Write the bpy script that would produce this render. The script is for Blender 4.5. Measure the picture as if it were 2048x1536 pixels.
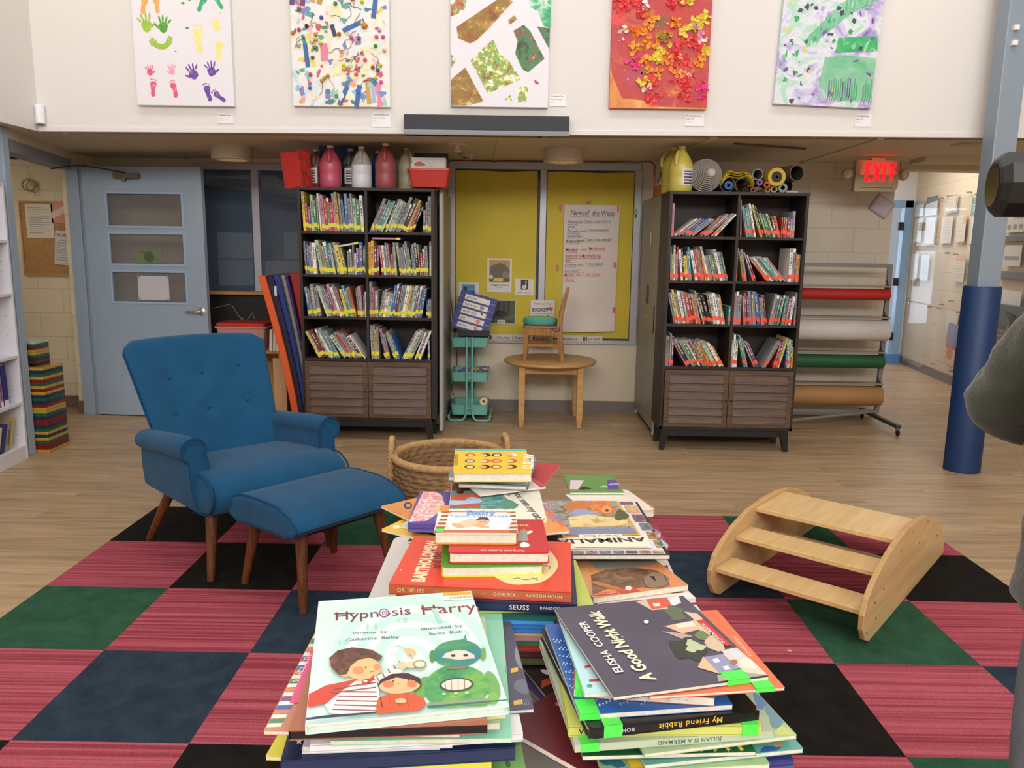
import bpy, bmesh, math, random
from mathutils import Vector, Matrix, Euler
for o in list(bpy.data.objects): bpy.data.objects.remove(o, do_unlink=True)
SC = bpy.context.scene
COL = SC.collection
PI = math.pi
rad = math.radians

# ------------------------------------------------------------ camera
def camera_axes(p, y, r):
    f = Vector((math.sin(y)*math.cos(p), math.cos(y)*math.cos(p), -math.sin(p)))
    rt = Vector((math.cos(y), -math.sin(y), 0)); up = rt.cross(f)
    return rt*math.cos(r)+up*math.sin(r), up*math.cos(r)-rt*math.sin(r), f
_rt, _up, _f = camera_axes(rad(9.73), rad(-.315), rad(.88))
cd = bpy.data.cameras.new('camera'); cam = bpy.data.objects.new('camera', cd); COL.objects.link(cam)
cd.sensor_width = 36; cd.lens = 1564/2048*36; cd.clip_start = .05; cd.clip_end = 80
m = Matrix.Identity(4)
for i in range(3):
    m[i][0] = _rt[i]; m[i][1] = _up[i]; m[i][2] = -_f[i]
m[0][3], m[1][3], m[2][3] = 0, 0, 1.38
cam.matrix_world = m
SC.camera = cam

# ------------------------------------------------------------ world, lights, exposure
SC.view_settings.view_transform = 'Standard'; SC.view_settings.look = 'None'
SC.view_settings.gamma = 1; SC.view_settings.use_curve_mapping = False
SC.view_settings.exposure = -1.25
W = bpy.data.worlds.new('world'); SC.world = W; W.use_nodes = True
W.node_tree.nodes['Background'].inputs[0].default_value = (.86, .92, 1, 1)
W.node_tree.nodes['Background'].inputs[1].default_value = .9
def area(name, loc, target, sx, sy, power, color, spread=180):
    l = bpy.data.lights.new(name, 'AREA'); l.shape = 'RECTANGLE'; l.size = sx; l.size_y = sy
    l.energy = power; l.color = color; l.spread = rad(spread)
    o = bpy.data.objects.new(name, l); COL.objects.link(o); o.location = loc
    o.rotation_euler = (Vector(target)-Vector(loc)).to_track_quat('-Z', 'Y').to_euler()
    return o
def spot(name, loc, target, power, color, angle, blend=.6, r=.05):
    l = bpy.data.lights.new(name, 'SPOT'); l.energy = power; l.color = color
    l.spot_size = rad(angle); l.spot_blend = blend; l.shadow_soft_size = r
    o = bpy.data.objects.new(name, l); COL.objects.link(o); o.location = loc
    o.rotation_euler = (Vector(target)-Vector(loc)).to_track_quat('-Z', 'Y').to_euler()
    return o
DAY = (1, .99, .975); WARM = (1, .83, .62)
DOWN = 9.0
area('clerestory_daylight', (.6, -4.4, 4.0), (.3, 6, 1.2), 7.4, 1.1, 900, DAY)
for lx, ly in ((-1.8, 3.6), (.3, 3.6), (2.4, 3.6), (-1.6, .6), (1.8, .6), (.3, -2)):
    area('ceiling_panel', (lx, ly, 4.75), (lx, ly, 0), 1.2, .6, 52, (1, .98, .96))
for lx in (-2.75, 2.55): spot('wall_washer', (lx, 4.2, 4.6), (lx, 5.2, 2.7), 60, WARM, 55, .9)
area('passage_lamp', (-4.5, 5.6, 2.05), (-4.3, 5.9, 0), .5, .5, 14, (1, .86, .62))
area('hall_lamp', (4.0, 8.6, 2.65), (4.0, 8.6, 0), .8, 1.6, 70, (1, .93, .85))
area('hall_window', (4.4, 11.8, 1.4), (4.4, 9, 1.2), 1.0, 2.0, 110, (.72, .84, 1))
area('office_lamp', (-2.2, 7.6, 2.15), (-2.2, 7.6, 0), .6, .3, 11, (.9, .95, 1))


# ------------------------------------------------------------ materials
def lin(h):
    h = h.lstrip('#')
    c = [int(h[i:i+2], 16)/255 for i in (0, 2, 4)]
    return tuple((x/12.92 if x <= .04045 else ((x+.055)/1.055)**2.4) for x in c)+(1,)
MATS = {}
def nd(nt, typ, **kw):
    n = nt.nodes.new(typ)
    for k, v in kw.items(): setattr(n, k, v)
    return n
def mat(name, hexc='808080', rough=.5, metal=0., var=None, bump=None, spec=.5, emit=None, trans=0., sheen=0., coat=0., alpha=None):
    """var = (scale, amount[, (sx,sy,sz)]) procedural tone mottling, bump = (scale, strength[, stretch])"""
    if name in MATS: return MATS[name]
    M = bpy.data.materials.new(name); M.use_nodes = True; nt = M.node_tree
    b = nt.nodes['Principled BSDF']; L = nt.links
    b.inputs['Base Color'].default_value = lin(hexc); b.inputs['Roughness'].default_value = rough
    b.inputs['Metallic'].default_value = metal; b.inputs['Specular IOR Level'].default_value = spec
    if trans: b.inputs['Transmission Weight'].default_value = trans; b.inputs['IOR'].default_value = 1.3
    if sheen: b.inputs['Sheen Weight'].default_value = sheen
    if coat: b.inputs['Coat Weight'].default_value = coat; b.inputs['Coat Roughness'].default_value = .15
    if alpha is not None: b.inputs['Alpha'].default_value = alpha
    if emit: b.inputs['Emission Color'].default_value = lin(emit[0]); b.inputs['Emission Strength'].default_value = emit[1]
    if var or bump:
        tc = nd(nt, 'ShaderNodeTexCoord')
    if var:
        mp = nd(nt, 'ShaderNodeMapping'); L.new(tc.outputs['Object'], mp.inputs[0])
        mp.inputs['Scale'].default_value = var[2] if len(var) > 2 else (1, 1, 1)
        n = nd(nt, 'ShaderNodeTexNoise'); n.inputs['Scale'].default_value = var[0]; n.inputs['Detail'].default_value = 5
        L.new(mp.outputs[0], n.inputs['Vector'])
        hs = nd(nt, 'ShaderNodeMapRange'); hs.inputs[1].default_value = .3; hs.inputs[2].default_value = .7
        hs.inputs[3].default_value = 1-var[1]; hs.inputs[4].default_value = 1+var[1]
        L.new(n.outputs[0], hs.inputs[0])
        mx = nd(nt, 'ShaderNodeVectorMath', operation='SCALE'); mx.inputs[0].default_value = lin(hexc)[:3]
        L.new(hs.outputs[0], mx.inputs['Scale']); L.new(mx.outputs[0], b.inputs['Base Color'])
    if bump:
        mp2 = nd(nt, 'ShaderNodeMapping'); L.new(tc.outputs['Object'], mp2.inputs[0])
        mp2.inputs['Scale'].default_value = bump[2] if len(bump) > 2 else (1, 1, 1)
        n2 = nd(nt, 'ShaderNodeTexNoise'); n2.inputs['Scale'].default_value = bump[0]; n2.inputs['Detail'].default_value = 3
        L.new(mp2.outputs[0], n2.inputs['Vector'])
        bp = nd(nt, 'ShaderNodeBump'); bp.inputs['Strength'].default_value = bump[1]; bp.inputs['Distance'].default_value = .004
        L.new(n2.outputs[0], bp.inputs['Height']); L.new(bp.outputs[0], b.inputs['Normal'])
    MATS[name] = M
    return M
def flat(hexc, rough=.45):
    return mat('ink_'+hexc+('_%d' % int(rough*100)), hexc, rough)
def woodmat(name, c1, c2, axis=0, scale=6, rough=.45, stretch=14, spec=.4):
    """streaky grain running along the given object axis"""
    if name in MATS: return MATS[name]
    M = mat(name, c1, rough, spec=spec); nt = M.node_tree; L = nt.links; b = nt.nodes['Principled BSDF']
    tc = nd(nt, 'ShaderNodeTexCoord'); mp = nd(nt, 'ShaderNodeMapping'); L.new(tc.outputs['Object'], mp.inputs[0])
    s = [stretch, stretch, stretch]; s[axis] = 1; mp.inputs['Scale'].default_value = s
    n = nd(nt, 'ShaderNodeTexNoise'); n.inputs['Scale'].default_value = scale; n.inputs['Detail'].default_value = 6; n.inputs['Distortion'].default_value = .6
    L.new(mp.outputs[0], n.inputs['Vector'])
    r = nd(nt, 'ShaderNodeValToRGB'); r.color_ramp.elements[0].position = .35; r.color_ramp.elements[1].position = .68
    r.color_ramp.elements[0].color = lin(c1); r.color_ramp.elements[1].color = lin(c2)
    L.new(n.outputs[0], r.inputs[0]); L.new(r.outputs[0], b.inputs['Base Color'])
    bp = nd(nt, 'ShaderNodeBump'); bp.inputs['Strength'].default_value = .12; bp.inputs['Distance'].default_value = .002
    L.new(n.outputs[0], bp.inputs['Height']); L.new(bp.outputs[0], b.inputs['Normal'])
    return M
def blocks(name, hexc, bw, bh, mortar='', dark=.86, rough=.6, plane='XZ'):
    """painted concrete block wall"""
    if name in MATS: return MATS[name]
    M = mat(name, hexc, rough, bump=None); nt = M.node_tree; L = nt.links; b = nt.nodes['Principled BSDF']
    tc = nd(nt, 'ShaderNodeTexCoord'); sp = nd(nt, 'ShaderNodeSeparateXYZ'); L.new(tc.outputs['Object'], sp.inputs[0])
    cb = nd(nt, 'ShaderNodeCombineXYZ'); L.new(sp.outputs['X' if plane == 'XZ' else 'Y'], cb.inputs[0]); L.new(sp.outputs['Z'], cb.inputs[1])
    t = nd(nt, 'ShaderNodeTexBrick'); L.new(cb.outputs[0], t.inputs['Vector'])
    c = lin(hexc); t.inputs['Color1'].default_value = c; t.inputs['Color2'].default_value = tuple(x*.97 for x in c[:3])+(1,)
    t.inputs['Mortar'].default_value = tuple(x*dark for x in c[:3])+(1,)
    t.inputs['Scale'].default_value = 1; t.inputs['Brick Width'].default_value = bw; t.inputs['Row Height'].default_value = bh
    t.inputs['Mortar Size'].default_value = .006; t.inputs['Mortar Smooth'].default_value = .5
    L.new(t.outputs[0], b.inputs['Base Color'])
    bp = nd(nt, 'ShaderNodeBump'); bp.inputs['Strength'].default_value = .4; bp.inputs['Distance'].default_value = .004; bp.invert = True
    L.new(t.outputs['Fac'], bp.inputs['Height']); L.new(bp.outputs[0], b.inputs['Normal'])
    return M

# ------------------------------------------------------------ mesh builder
class MB:
    def __init__(s): s.v = []; s.f = []; s.mi = []; s.ms = []
    def mat(s, m):
        if m not in s.ms: s.ms.append(m)
        return s.ms.index(m)
    def add(s, vs, fs, m, xf=None):
        k = len(s.v); i = s.mat(m)
        s.v += [tuple(xf @ Vector(p)) if xf else tuple(p) for p in vs]
        for f in fs: s.f.append([k+j for j in f]); s.mi.append(i)
    def box(s, c, d, m, xf=None, rz=0):
        x, y, z = d[0]/2, d[1]/2, d[2]/2
        vs = [(i*x, j*y, k*z) for i in (-1, 1) for j in (-1, 1) for k in (-1, 1)]
        T = Matrix.Translation(c) @ Matrix.Rotation(rz, 4, 'Z')
        if xf: T = xf @ T
        s.add(vs, [(0, 1, 3, 2), (4, 6, 7, 5), (0, 4, 5, 1), (2, 3, 7, 6), (0, 2, 6, 4), (1, 5, 7, 3)], m, T)
    def b2(s, x0, x1, y0, y1, z0, z1, m, xf=None):
        s.box(((x0+x1)/2, (y0+y1)/2, (z0+z1)/2), (x1-x0, y1-y0, z1-z0), m, xf)
    def prism(s, poly, z0, z1, m, xf=None, mside=None):
        n = len(poly)
        if sum(poly[i][0]*poly[(i+1) % n][1]-poly[(i+1) % n][0]*poly[i][1] for i in range(n)) < 0: poly = poly[::-1]
        vs = [(x, y, z0) for x, y in poly]+[(x, y, z1) for x, y in poly]
        s.add(vs, [tuple(range(n-1, -1, -1)), tuple(range(n, 2*n))], m, xf)
        s.add(vs, [(i, (i+1) % n, n+(i+1) % n, n+i) for i in range(n)], mside or m, xf)
    def poly(s, pts, m, xf=None, z=None):
        if z is not None: pts = [(p[0], p[1], z) for p in pts]
        s.add(pts, [tuple(range(len(pts)))], m, xf)
    def tube(s, path, r, m, n=10, closed=False, xf=None, caps=True):
        P = [Vector(p) for p in path]; N = len(P)
        R = r if isinstance(r, (list, tuple)) else [r]*N
        vs = []; T = []
        for i in range(N):
            a = P[(i-1) % N] if (closed or i > 0) else P[i]; b = P[(i+1) % N] if (closed or i < N-1) else P[i]
            T.append((b-a).normalized())
        up = Vector((0, 0, 1)) if abs(T[0].z) < .9 else Vector((1, 0, 0))
        u = (up-T[0]*up.dot(T[0])).normalized()
        for i in range(N):
            u = (u-T[i]*u.dot(T[i])).normalized(); w = T[i].cross(u)
            for j in range(n):
                a = 2*PI*j/n; vs.append(P[i]+(u*math.cos(a)+w*math.sin(a))*R[i])
        fs = []
        for i in range(N if closed else N-1):
            for j in range(n):
                a, b = i*n+j, i*n+(j+1) % n; c, d = ((i+1) % N)*n+(j+1) % n, ((i+1) % N)*n+j
                fs.append((a, b, c, d))
        if caps and not closed: fs += [tuple(range(n-1, -1, -1)), tuple(range((N-1)*n, N*n))]
        s.add(vs, fs, m, xf)
    def lathe(s, prof, m, n=24, xf=None, sx=1, sy=1):
        N = len(prof); vs = []
        for r, z in prof:
            for j in range(n):
                a = 2*PI*j/n; vs.append((r*math.cos(a)*sx, r*math.sin(a)*sy, z))
        fs = [(i*n+j, i*n+(j+1) % n, (i+1)*n+(j+1) % n, (i+1)*n+j) for i in range(N-1) for j in range(n)]
        s.add(vs, fs, m, xf)
    def grid(s, fn, nu, nv, m, closeu=False, xf=None):
        vs = [fn(i/(nu if closeu else nu-1), j/(nv-1)) for j in range(nv) for i in range(nu)]
        fs = [(j*nu+i, j*nu+(i+1) % nu, (j+1)*nu+(i+1) % nu, (j+1)*nu+i) for j in range(nv-1) for i in range(nu if closeu else nu-1)]
        s.add(vs, fs, m, xf)
    def ball(s, c, r, m, n=8, sc=(1, 1, 1)):
        s.lathe([(r*math.sin(PI*i/n) if 0 < i < n else 0, -r*math.cos(PI*i/n)) for i in range(n+1)], m, n*2, Matrix.Translation(c) @ Matrix.Diagonal((sc[0], sc[1], sc[2], 1)))
    def text(s, body, size, m, xf, align='LEFT', bold=0, shear=0, sx=1, spacing=1):
        vs, fs = glyphs(body, bold, shear, spacing)
        if not vs: return
        xs = [v[0] for v in vs]; w = max(xs)-min(xs)
        dx = {'LEFT': -min(xs), 'CENTER': -(max(xs)+min(xs))/2, 'RIGHT': -max(xs)}[align]
        s.add([((x+dx)*size*sx, y*size, 0) for x, y in vs], fs, m, xf)
    def build(s, name, parent=None, loc=None, rot=None, smooth=None, bevel=0, seg=2, subsurf=0, solid=0):
        me = bpy.data.meshes.new(name); me.from_pydata(s.v, [], s.f)
        for m_ in s.ms: me.materials.append(m_)
        me.polygons.foreach_set('material_index', s.mi)
        bm = bmesh.new(); bm.from_mesh(me)
        bmesh.ops.remove_doubles(bm, verts=bm.verts, dist=1e-6)
        bm.to_mesh(me); bm.free()
        if smooth is not None:
            me.shade_smooth() if hasattr(me, 'shade_smooth') else None
            if smooth < 179: me.set_sharp_from_angle(angle=rad(smooth))
        o = bpy.data.objects.new(name, me); COL.objects.link(o)
        if parent: o.parent = parent
        if loc: o.location = loc
        if rot: o.rotation_euler = rot
        if bevel:
            b = o.modifiers.new('bevel', 'BEVEL'); b.width = bevel; b.segments = seg; b.limit_method = 'ANGLE'; b.angle_limit = rad(40)
        if solid:
            q = o.modifiers.new('solid', 'SOLIDIFY'); q.thickness = solid; q.offset = 0
        if subsurf:
            q = o.modifiers.new('sub', 'SUBSURF'); q.levels = subsurf; q.render_levels = subsurf
        return o
_G = {}
def glyphs(body, bold=0, shear=0, spacing=1):
    k = (body, bold, shear, spacing)
    if k in _G: return _G[k]
    cu = bpy.data.curves.new('glyphs', 'FONT'); cu.body = body; cu.size = 1; cu.resolution_u = 2
    cu.offset = bold; cu.shear = shear; cu.space_character = spacing
    ob = bpy.data.objects.new('glyphs', cu)
    me = ob.to_mesh()
    _G[k] = ([(v.co.x, v.co.y) for v in me.vertices], [tuple(p.vertices) for p in me.polygons])
    ob.to_mesh_clear(); bpy.data.objects.remove(ob); bpy.data.curves.remove(cu)
    return _G[k]

# ------------------------------------------------------------ naming and labels
def tag(o, label=None, cat=None, group=None, kind=None):
    if label: o['label'] = label
    if cat: o['category'] = cat
    if group: o['group'] = group
    if kind: o['kind'] = kind
    return o
def thing(name, label, cat, loc=(0, 0, 0), rz=0, group=None, rot=None):
    o = bpy.data.objects.new(name, None); COL.objects.link(o); o.empty_display_size = .05
    o.location = loc; o.rotation_euler = rot or (0, 0, rz)
    return tag(o, label, cat, group)
def struct(mb, name, **kw):
    return tag(mb.build(name, **kw), kind='structure')
def T(x=0, y=0, z=0): return Matrix.Translation((x, y, z))
def RX(a): return Matrix.Rotation(rad(a), 4, 'X')
def RY(a): return Matrix.Rotation(rad(a), 4, 'Y')
def RZ(a): return Matrix.Rotation(rad(a), 4, 'Z')
UPRIGHT = RX(90)       # flat XY drawing -> standing in XZ, facing -Y
# ------------------------------------------------------------ setting: shell of the room
def CZ(x): return 2.107+.0075*x          # low ceiling, very slightly out of level
wallpaint = mat('wall_paint', 'e0dcd8', .75, bump=(60, .05))
lowpaint = mat('low_wall_paint', 'd9cdb8', .7, bump=(50, .05))
ceilpaint = mat('ceiling_paint', 'd6c8ad', .8)
blockpaint = blocks('block_paint', 'd9cfbd', .40, .20)
warmblock = blocks('warm_block_paint', 'ecdcbd', .40, .20)
hallblock = blocks('hall_block_paint', 'd8cab4', .40, .20, plane='YZ')
bluepaint = mat('blue_gray_paint', '98a8b9', .45, bump=(40, .04))
basegray = mat('baseboard_vinyl', '7a716c', .5)
basebrown = mat('baseboard_brown', '7d6450', .5)
alu = mat('window_aluminium', 'b4b4bb', .4, .3)
glassm = mat('pane_glass', '5f7186', .05, spec=.6, alpha=.42)

def floor_mat():
    M = mat('vinyl_plank', 'a68c6c', .42, spec=.4); nt = M.node_tree; L = nt.links; b = nt.nodes['Principled BSDF']
    tc = nd(nt, 'ShaderNodeTexCoord')
    br = nd(nt, 'ShaderNodeTexBrick'); L.new(tc.outputs['Object'], br.inputs['Vector'])
    br.inputs['Scale'].default_value = 1; br.inputs['Brick Width'].default_value = 1.22; br.inputs['Row Height'].default_value = .152
    br.inputs['Mortar Size'].default_value = .0012; br.offset = .37; br.inputs['Bias'].default_value = 0
    br.inputs['Color1'].default_value = (.0, 0, 0, 1); br.inputs['Color2'].default_value = (1, 1, 1, 1); br.inputs['Mortar'].default_value = (.2, .2, .2, 1)
    mp = nd(nt, 'ShaderNodeMapping'); mp.inputs['Scale'].default_value = (1.1, 13, 1); L.new(tc.outputs['Object'], mp.inputs[0])
    of = nd(nt, 'ShaderNodeVectorMath', operation='MULTIPLY_ADD'); L.new(br.outputs[0], of.inputs[0]); of.inputs[1].default_value = (3, 5, 0); L.new(mp.outputs[0], of.inputs[2])
    n = nd(nt, 'ShaderNodeTexNoise'); n.inputs['Scale'].default_value = 2.2; n.inputs['Detail'].default_value = 6; n.inputs['Distortion'].default_value = .35
    L.new(of.outputs[0], n.inputs['Vector'])
    r = nd(nt, 'ShaderNodeValToRGB'); e = r.color_ramp.elements
    e[0].position = .28; e[0].color = lin('957b5f'); e[1].position = .72; e[1].color = lin('bda381')
    k = r.color_ramp.elements.new(.48); k.color = lin('ac9170')
    L.new(n.outputs[0], r.inputs[0])
    mx = nd(nt, 'ShaderNodeMixRGB', blend_type='MULTIPLY'); mx.inputs[0].default_value = 1
    mr = nd(nt, 'ShaderNodeMapRange'); mr.inputs[3].default_value = .86; mr.inputs[4].default_value = 1.08
    L.new(br.outputs[0], mr.inputs[0]); L.new(r.outputs[0], mx.inputs[1]); L.new(mr.outputs[0], mx.inputs[2])
    L.new(mx.outputs[0], b.inputs['Base Color'])
    return M
q = MB(); q.b2(-6.5, 6.5, -4.6, 10.6, -.06, 0, floor_mat()); struct(q, 'floor')

# low ceiling under the upper wall, and over the left side strip
q = MB()
def slab(x0, x1, y0, y1, t=.08):
    q.add([(x, y, CZ(x)+dz) for dz in (0, t) for x, y in ((x0, y0), (x1, y0), (x1, y1), (x0, y1))],
          [(0, 1, 2, 3), (7, 6, 5, 4), (0, 4, 5, 1), (1, 5, 6, 2), (2, 6, 7, 3), (3, 7, 4, 0)], ceilpaint)
slab(-6.4, 4.9, 5.22, 6.78); slab(-6.4, -3.1, -4.5, 5.22)
for xa, ya, xb, yb in ((-2.95, 5.25, -2.75, 6.66), (1.25, 5.25, 1.2, 6.66), (-.12, 5.25, -.2, 6.6), (2.32, 5.25, 2.32, 6.66)):   # ceiling panel battens
    d = Vector((xb-xa, yb-ya, 0)); w = Vector((.02, 0, 0))
    q.add([Vector((xa, ya, CZ(xa)))-w, Vector((xa, ya, CZ(xa)))+w, Vector((xb, yb, CZ(xb)))+w, Vector((xb, yb, CZ(xb)))-w,
           Vector((xa, ya, CZ(xa)-.008))-w, Vector((xa, ya, CZ(xa)-.008))+w, Vector((xb, yb, CZ(xb)-.008))+w, Vector((xb, yb, CZ(xb)-.008))-w],
          [(4, 5, 6, 7), (0, 1, 5, 4), (1, 2, 6, 5), (2, 3, 7, 6), (3, 0, 4, 7)], ceilpaint)
struct(q, 'ceiling')
q = MB(); q.b2(-3.3, 5.2, -4.7, 5.5, 4.8, 4.9, wallpaint); struct(q, 'ceiling_high')
# upper wall carrying the paintings, with a thin lip along its lower edge
q = MB(); q.add([(x, y, z) for y in (5.2, 5.32) for x, z in ((-3.09, CZ(-3.09)), (4.9, CZ(4.9)), (4.9, 4.85), (-3.09, 4.85))],
    [(0, 1, 2, 3), (7, 6, 5, 4), (0, 4, 5, 1), (1, 5, 6, 2), (2, 6, 7, 3), (3, 7, 4, 0)], wallpaint); struct(q, 'wall_upper')
q = MB(); q.add([(x, y, z) for y in (5.193, 5.2) for x, z in ((-3.07, CZ(-3.07)), (4.6, CZ(4.6)), (4.6, CZ(4.6)+.028), (-3.07, CZ(-3.07)+.028))],
    [(0, 1, 2, 3), (0, 4, 5, 1), (1, 5, 6, 2), (2, 6, 7, 3), (3, 7, 4, 0)], wallpaint); struct(q, 'trim_1')
q = MB(); q.b2(-3.19, -3.09, -4.6, 5.32, CZ(-3.1), 4.85, wallpaint); struct(q, 'wall_left_upper')
q = MB(); q.b2(-3.62, -3.5, -4.6, 4.95, 0, CZ(-3.5)-.005, lowpaint); struct(q, 'wall_left_lower')
# wall behind the camera with a long clerestory window
q = MB(); q.b2(-3.6, 5.2, -4.7, -4.6, 0, 3.4, wallpaint); q.b2(-3.6, 5.2, -4.7, -4.6, 4.6, 4.9, wallpaint)
q.b2(-3.6, -3.2, -4.7, -4.6, 3.4, 4.6, wallpaint); q.b2(4.4, 5.2, -4.7, -4.6, 3.4, 4.6, wallpaint)
struct(q, 'wall_rear')
q = MB()
for i in range(6): q.b2(-3.2+i*1.52-.02, -3.2+i*1.52+.02, -4.68, -4.62, 3.4, 4.6, alu)
struct(q, 'window_1')
# back wall under the low ceiling, holes for two inner windows
def wall_holes(name, x0, x1, z1, y0, y1, holes, m):
    q = MB(); x = x0
    for hx0, hx1, hz0, hz1 in holes:
        q.b2(x, hx0, y0, y1, 0, z1, m); q.b2(hx0, hx1, y0, y1, 0, hz0, m)
        if hz1 < z1: q.b2(hx0, hx1, y0, y1, hz1, z1, m)
        x = hx1
    q.b2(x, x1, y0, y1, 0, z1, m)
    return struct(q, name)
wall_holes('wall_back', -3.53, 1.9, 2.16, 6.67, 6.79, [(-2.70, -1.3, 1.0, 2.03), (-.53, .955, .63, 2.04)], lowpaint)
q = MB(); q.b2(1.9, 3.105, 6.67, 6.79, 0, 2.16, blockpaint); q.b2(2.99, 3.105, 6.79, 10.2, 0, 2.7, blockpaint); struct(q, 'wall_back_right')
q = MB(); q.b2(-.56, 1.03, 6.655, 6.67, 0, .10, basegray); struct(q, 'baseboard_back')
# left inner window: dark room behind glass
q = MB()
for x0, x1, z0, z1 in ((-2.72, -1.3, 2.0, 2.05), (-2.72, -2.66, 1.0, 2.0), (-2.225, -2.165, 1.0, 2.0), (-1.36, -1.3, 1.0, 2.0)): q.b2(x0, x1, 6.65, 6.72, z0, z1, alu)
f2 = struct(q, 'window_2', bevel=.003)
q = MB(); q.b2(-2.66, -2.225, 6.69, 6.696, 1.0, 2.0, glassm); q.b2(-2.165, -1.36, 6.69, 6.696, 1.0, 2.0, glassm); q.build('pane', f2)
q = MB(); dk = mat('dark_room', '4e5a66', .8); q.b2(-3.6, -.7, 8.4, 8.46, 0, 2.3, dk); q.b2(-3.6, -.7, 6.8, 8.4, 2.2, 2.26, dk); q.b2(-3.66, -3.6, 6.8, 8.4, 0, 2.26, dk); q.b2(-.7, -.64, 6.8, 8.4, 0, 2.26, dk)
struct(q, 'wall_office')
q = MB(); q.box((0, 0, 0), (1.7, .5, .10), mat('reflection_pale', 'c9ccce', .7), T(-2.0, 7.5, 1.86) @ RY(7)); q.box((0, 0, 0), (1.7, .3, .08), mat('reflection_gray', '7d8790', .7), T(-2.0, 7.9, 1.72) @ RY(9)); struct(q, 'reflection_slabs')  # slanted slabs added in the office, standing in for the pane's reflections
q = MB(); q.b2(-2.72, -1.4, 6.58, 6.70, .975, 1.0, woodmat('orange_sill', 'b9803f', 'cf9a58', 0)); struct(q, 'trim_2', bevel=.004)
# right inner window, papered over from inside the room
q = MB()
for x0, x1, z0, z1 in ((-.59, 1.0, 2.035, 2.095), (-.59, -.53, .63, 2.035), (.955, 1.012, .63, 2.035), (.172, .226, .63, 2.035), (-.59, 1.012, .595, .63)): q.b2(x0, x1, 6.645, 6.70, z0, z1, alu)
f3 = struct(q, 'window_3', bevel=.003)
q = MB(); q.b2(-.53, .172, 6.676, 6.68, .63, 2.035, glassm); q.b2(.226, .955, 6.676, 6.68, .63, 2.035, glassm); q.build('pane', f3)
q = MB(); q.b2(-.6, 1.1, 6.8, 6.84, .5, 2.1, mat('dark_gap', '22241f', .9)); struct(q, 'trim_3')
# left doorway into a small passage
q = MB(); q.b2(-3.30, -3.18, 4.955, 5.02, 0, CZ(-3.2), bluepaint); struct(q, 'door_frame_post', bevel=.004)
q = MB()
a = Vector((-3.19, 5.0, 0)); b = Vector((-3.50, 6.27, 0)); d = (b-a).normalized(); n = Vector((-d.y, d.x, 0))
if n.x > 0: n = -n
def along(q, a, b, t, z0, z1, m):
    q.add([p+Vector((0, 0, z)) for z in (z0, z1) for p in (a, b, b+n*t, a+n*t)], [(3, 2, 1, 0), (4, 5, 6, 7), (0, 1, 5, 4), (1, 2, 6, 5), (2, 3, 7, 6), (3, 0, 4, 7)], m)
along(q, a, b, .12, 1.945, 2.02, mat('door_header', '8a929a', .5)); along(q, a, b, .12, 2.02, CZ(-3.3), ceilpaint); struct(q, 'trim_4')
q = MB(); q.b2(-3.53, -3.435, 6.235, 6.30, 0, 1.99, bluepaint); q.b2(-3.435, -3.40, 6.25, 6.32, 0, 1.99, bluepaint); struct(q, 'door_frame_jamb', bevel=.003)
q = MB(); q.b2(-3.605, -3.53, 6.31, 6.70, 0, 2.09, warmblock); q.b2(-5.9, -3.605, 6.53, 6.65, 0, 2.09, warmblock)
q.b2(-6.0, -5.9, 4.9, 6.65, 0, 2.09, warmblock); struct(q, 'wall_passage')
q = MB(); q.b2(-4.18, -3.605, 6.518, 6.53, 0, .10, basebrown); q.b2(-3.61, -3.53, 6.298, 6.31, 0, .10, basebrown); q.b2(-3.617, -3.605, 6.31, 6.53, 0, .10, basebrown); struct(q, 'baseboard_passage')
gd = mat('sage_paint', 'aab3a2', .5)
q = MB(); q.b2(-4.26, -4.18, 6.49, 6.53, 0, 2.02, gd); q.b2(-5.2, -5.12, 6.49, 6.53, 0, 2.02, gd); q.b2(-5.12, -4.26, 6.49, 6.53, 1.95, 2.02, gd)
d1 = struct(q, 'door_1', bevel=.003)
q = MB(); q.b2(-5.11, -4.27, 6.505, 6.53, .01, 1.945, mat('sage_door', 'b5bda9', .5)); q.build('door_leaf', d1)
q = MB(); q.lathe([(0, 0), (.012, .0), (.012, .03), (.03, .045), (.03, .06), (.015, .072), (0, .073)], mat('satin_nickel', 'c9c6c0', .3, .9), 16, T(-4.33, 6.505, .93) @ RX(90)); q.build('door_handle', d1, smooth=40)

# hallway on the right: slanting wall, far white wall with a blue door frame
def hx(y): return 5.0+(y-10.07)*(.3/1.88)
q = MB(); q.add([(hx(y)+dx, y, z) for dx in (0, .12) for y, z in ((2.0, 0), (10.6, 0), (10.6, 2.75), (2.0, 2.75))],
    [(0, 1, 2, 3), (7, 6, 5, 4), (0, 4, 5, 1), (1, 5, 6, 2), (2, 6, 7, 3), (3, 7, 4, 0)], hallblock); struct(q, 'wall_hall')
q = MB(); q.add([(hx(y)+dx, y, z) for dx in (0, -.012) for y, z in ((2.0, 0), (10.15, 0), (10.15, .10), (2.0, .10))],
    [(0, 1, 2, 3), (7, 6, 5, 4), (0, 4, 5, 1), (1, 5, 6, 2), (2, 6, 7, 3), (3, 7, 4, 0)], basegray); struct(q, 'baseboard_hall')
wh = mat('hall_white', 'e8eaf0', .7)
q = MB(); q.b2(4.98, 5.3, 10.2, 10.3, 0, 2.75, wh); q.b2(3.0, 4.0, 10.2, 10.3, 0, 2.75, wh); q.b2(4.0, 4.98, 10.2, 10.3, 2.07, 2.75, wh); struct(q, 'wall_hall_far')
q = MB(); q.b2(3.0, 5.4, 6.79, 10.3, 2.7, 2.76, ceilpaint); struct(q, 'ceiling_hall')
bl = mat('blue_frame', '8fb4da', .45)
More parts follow.
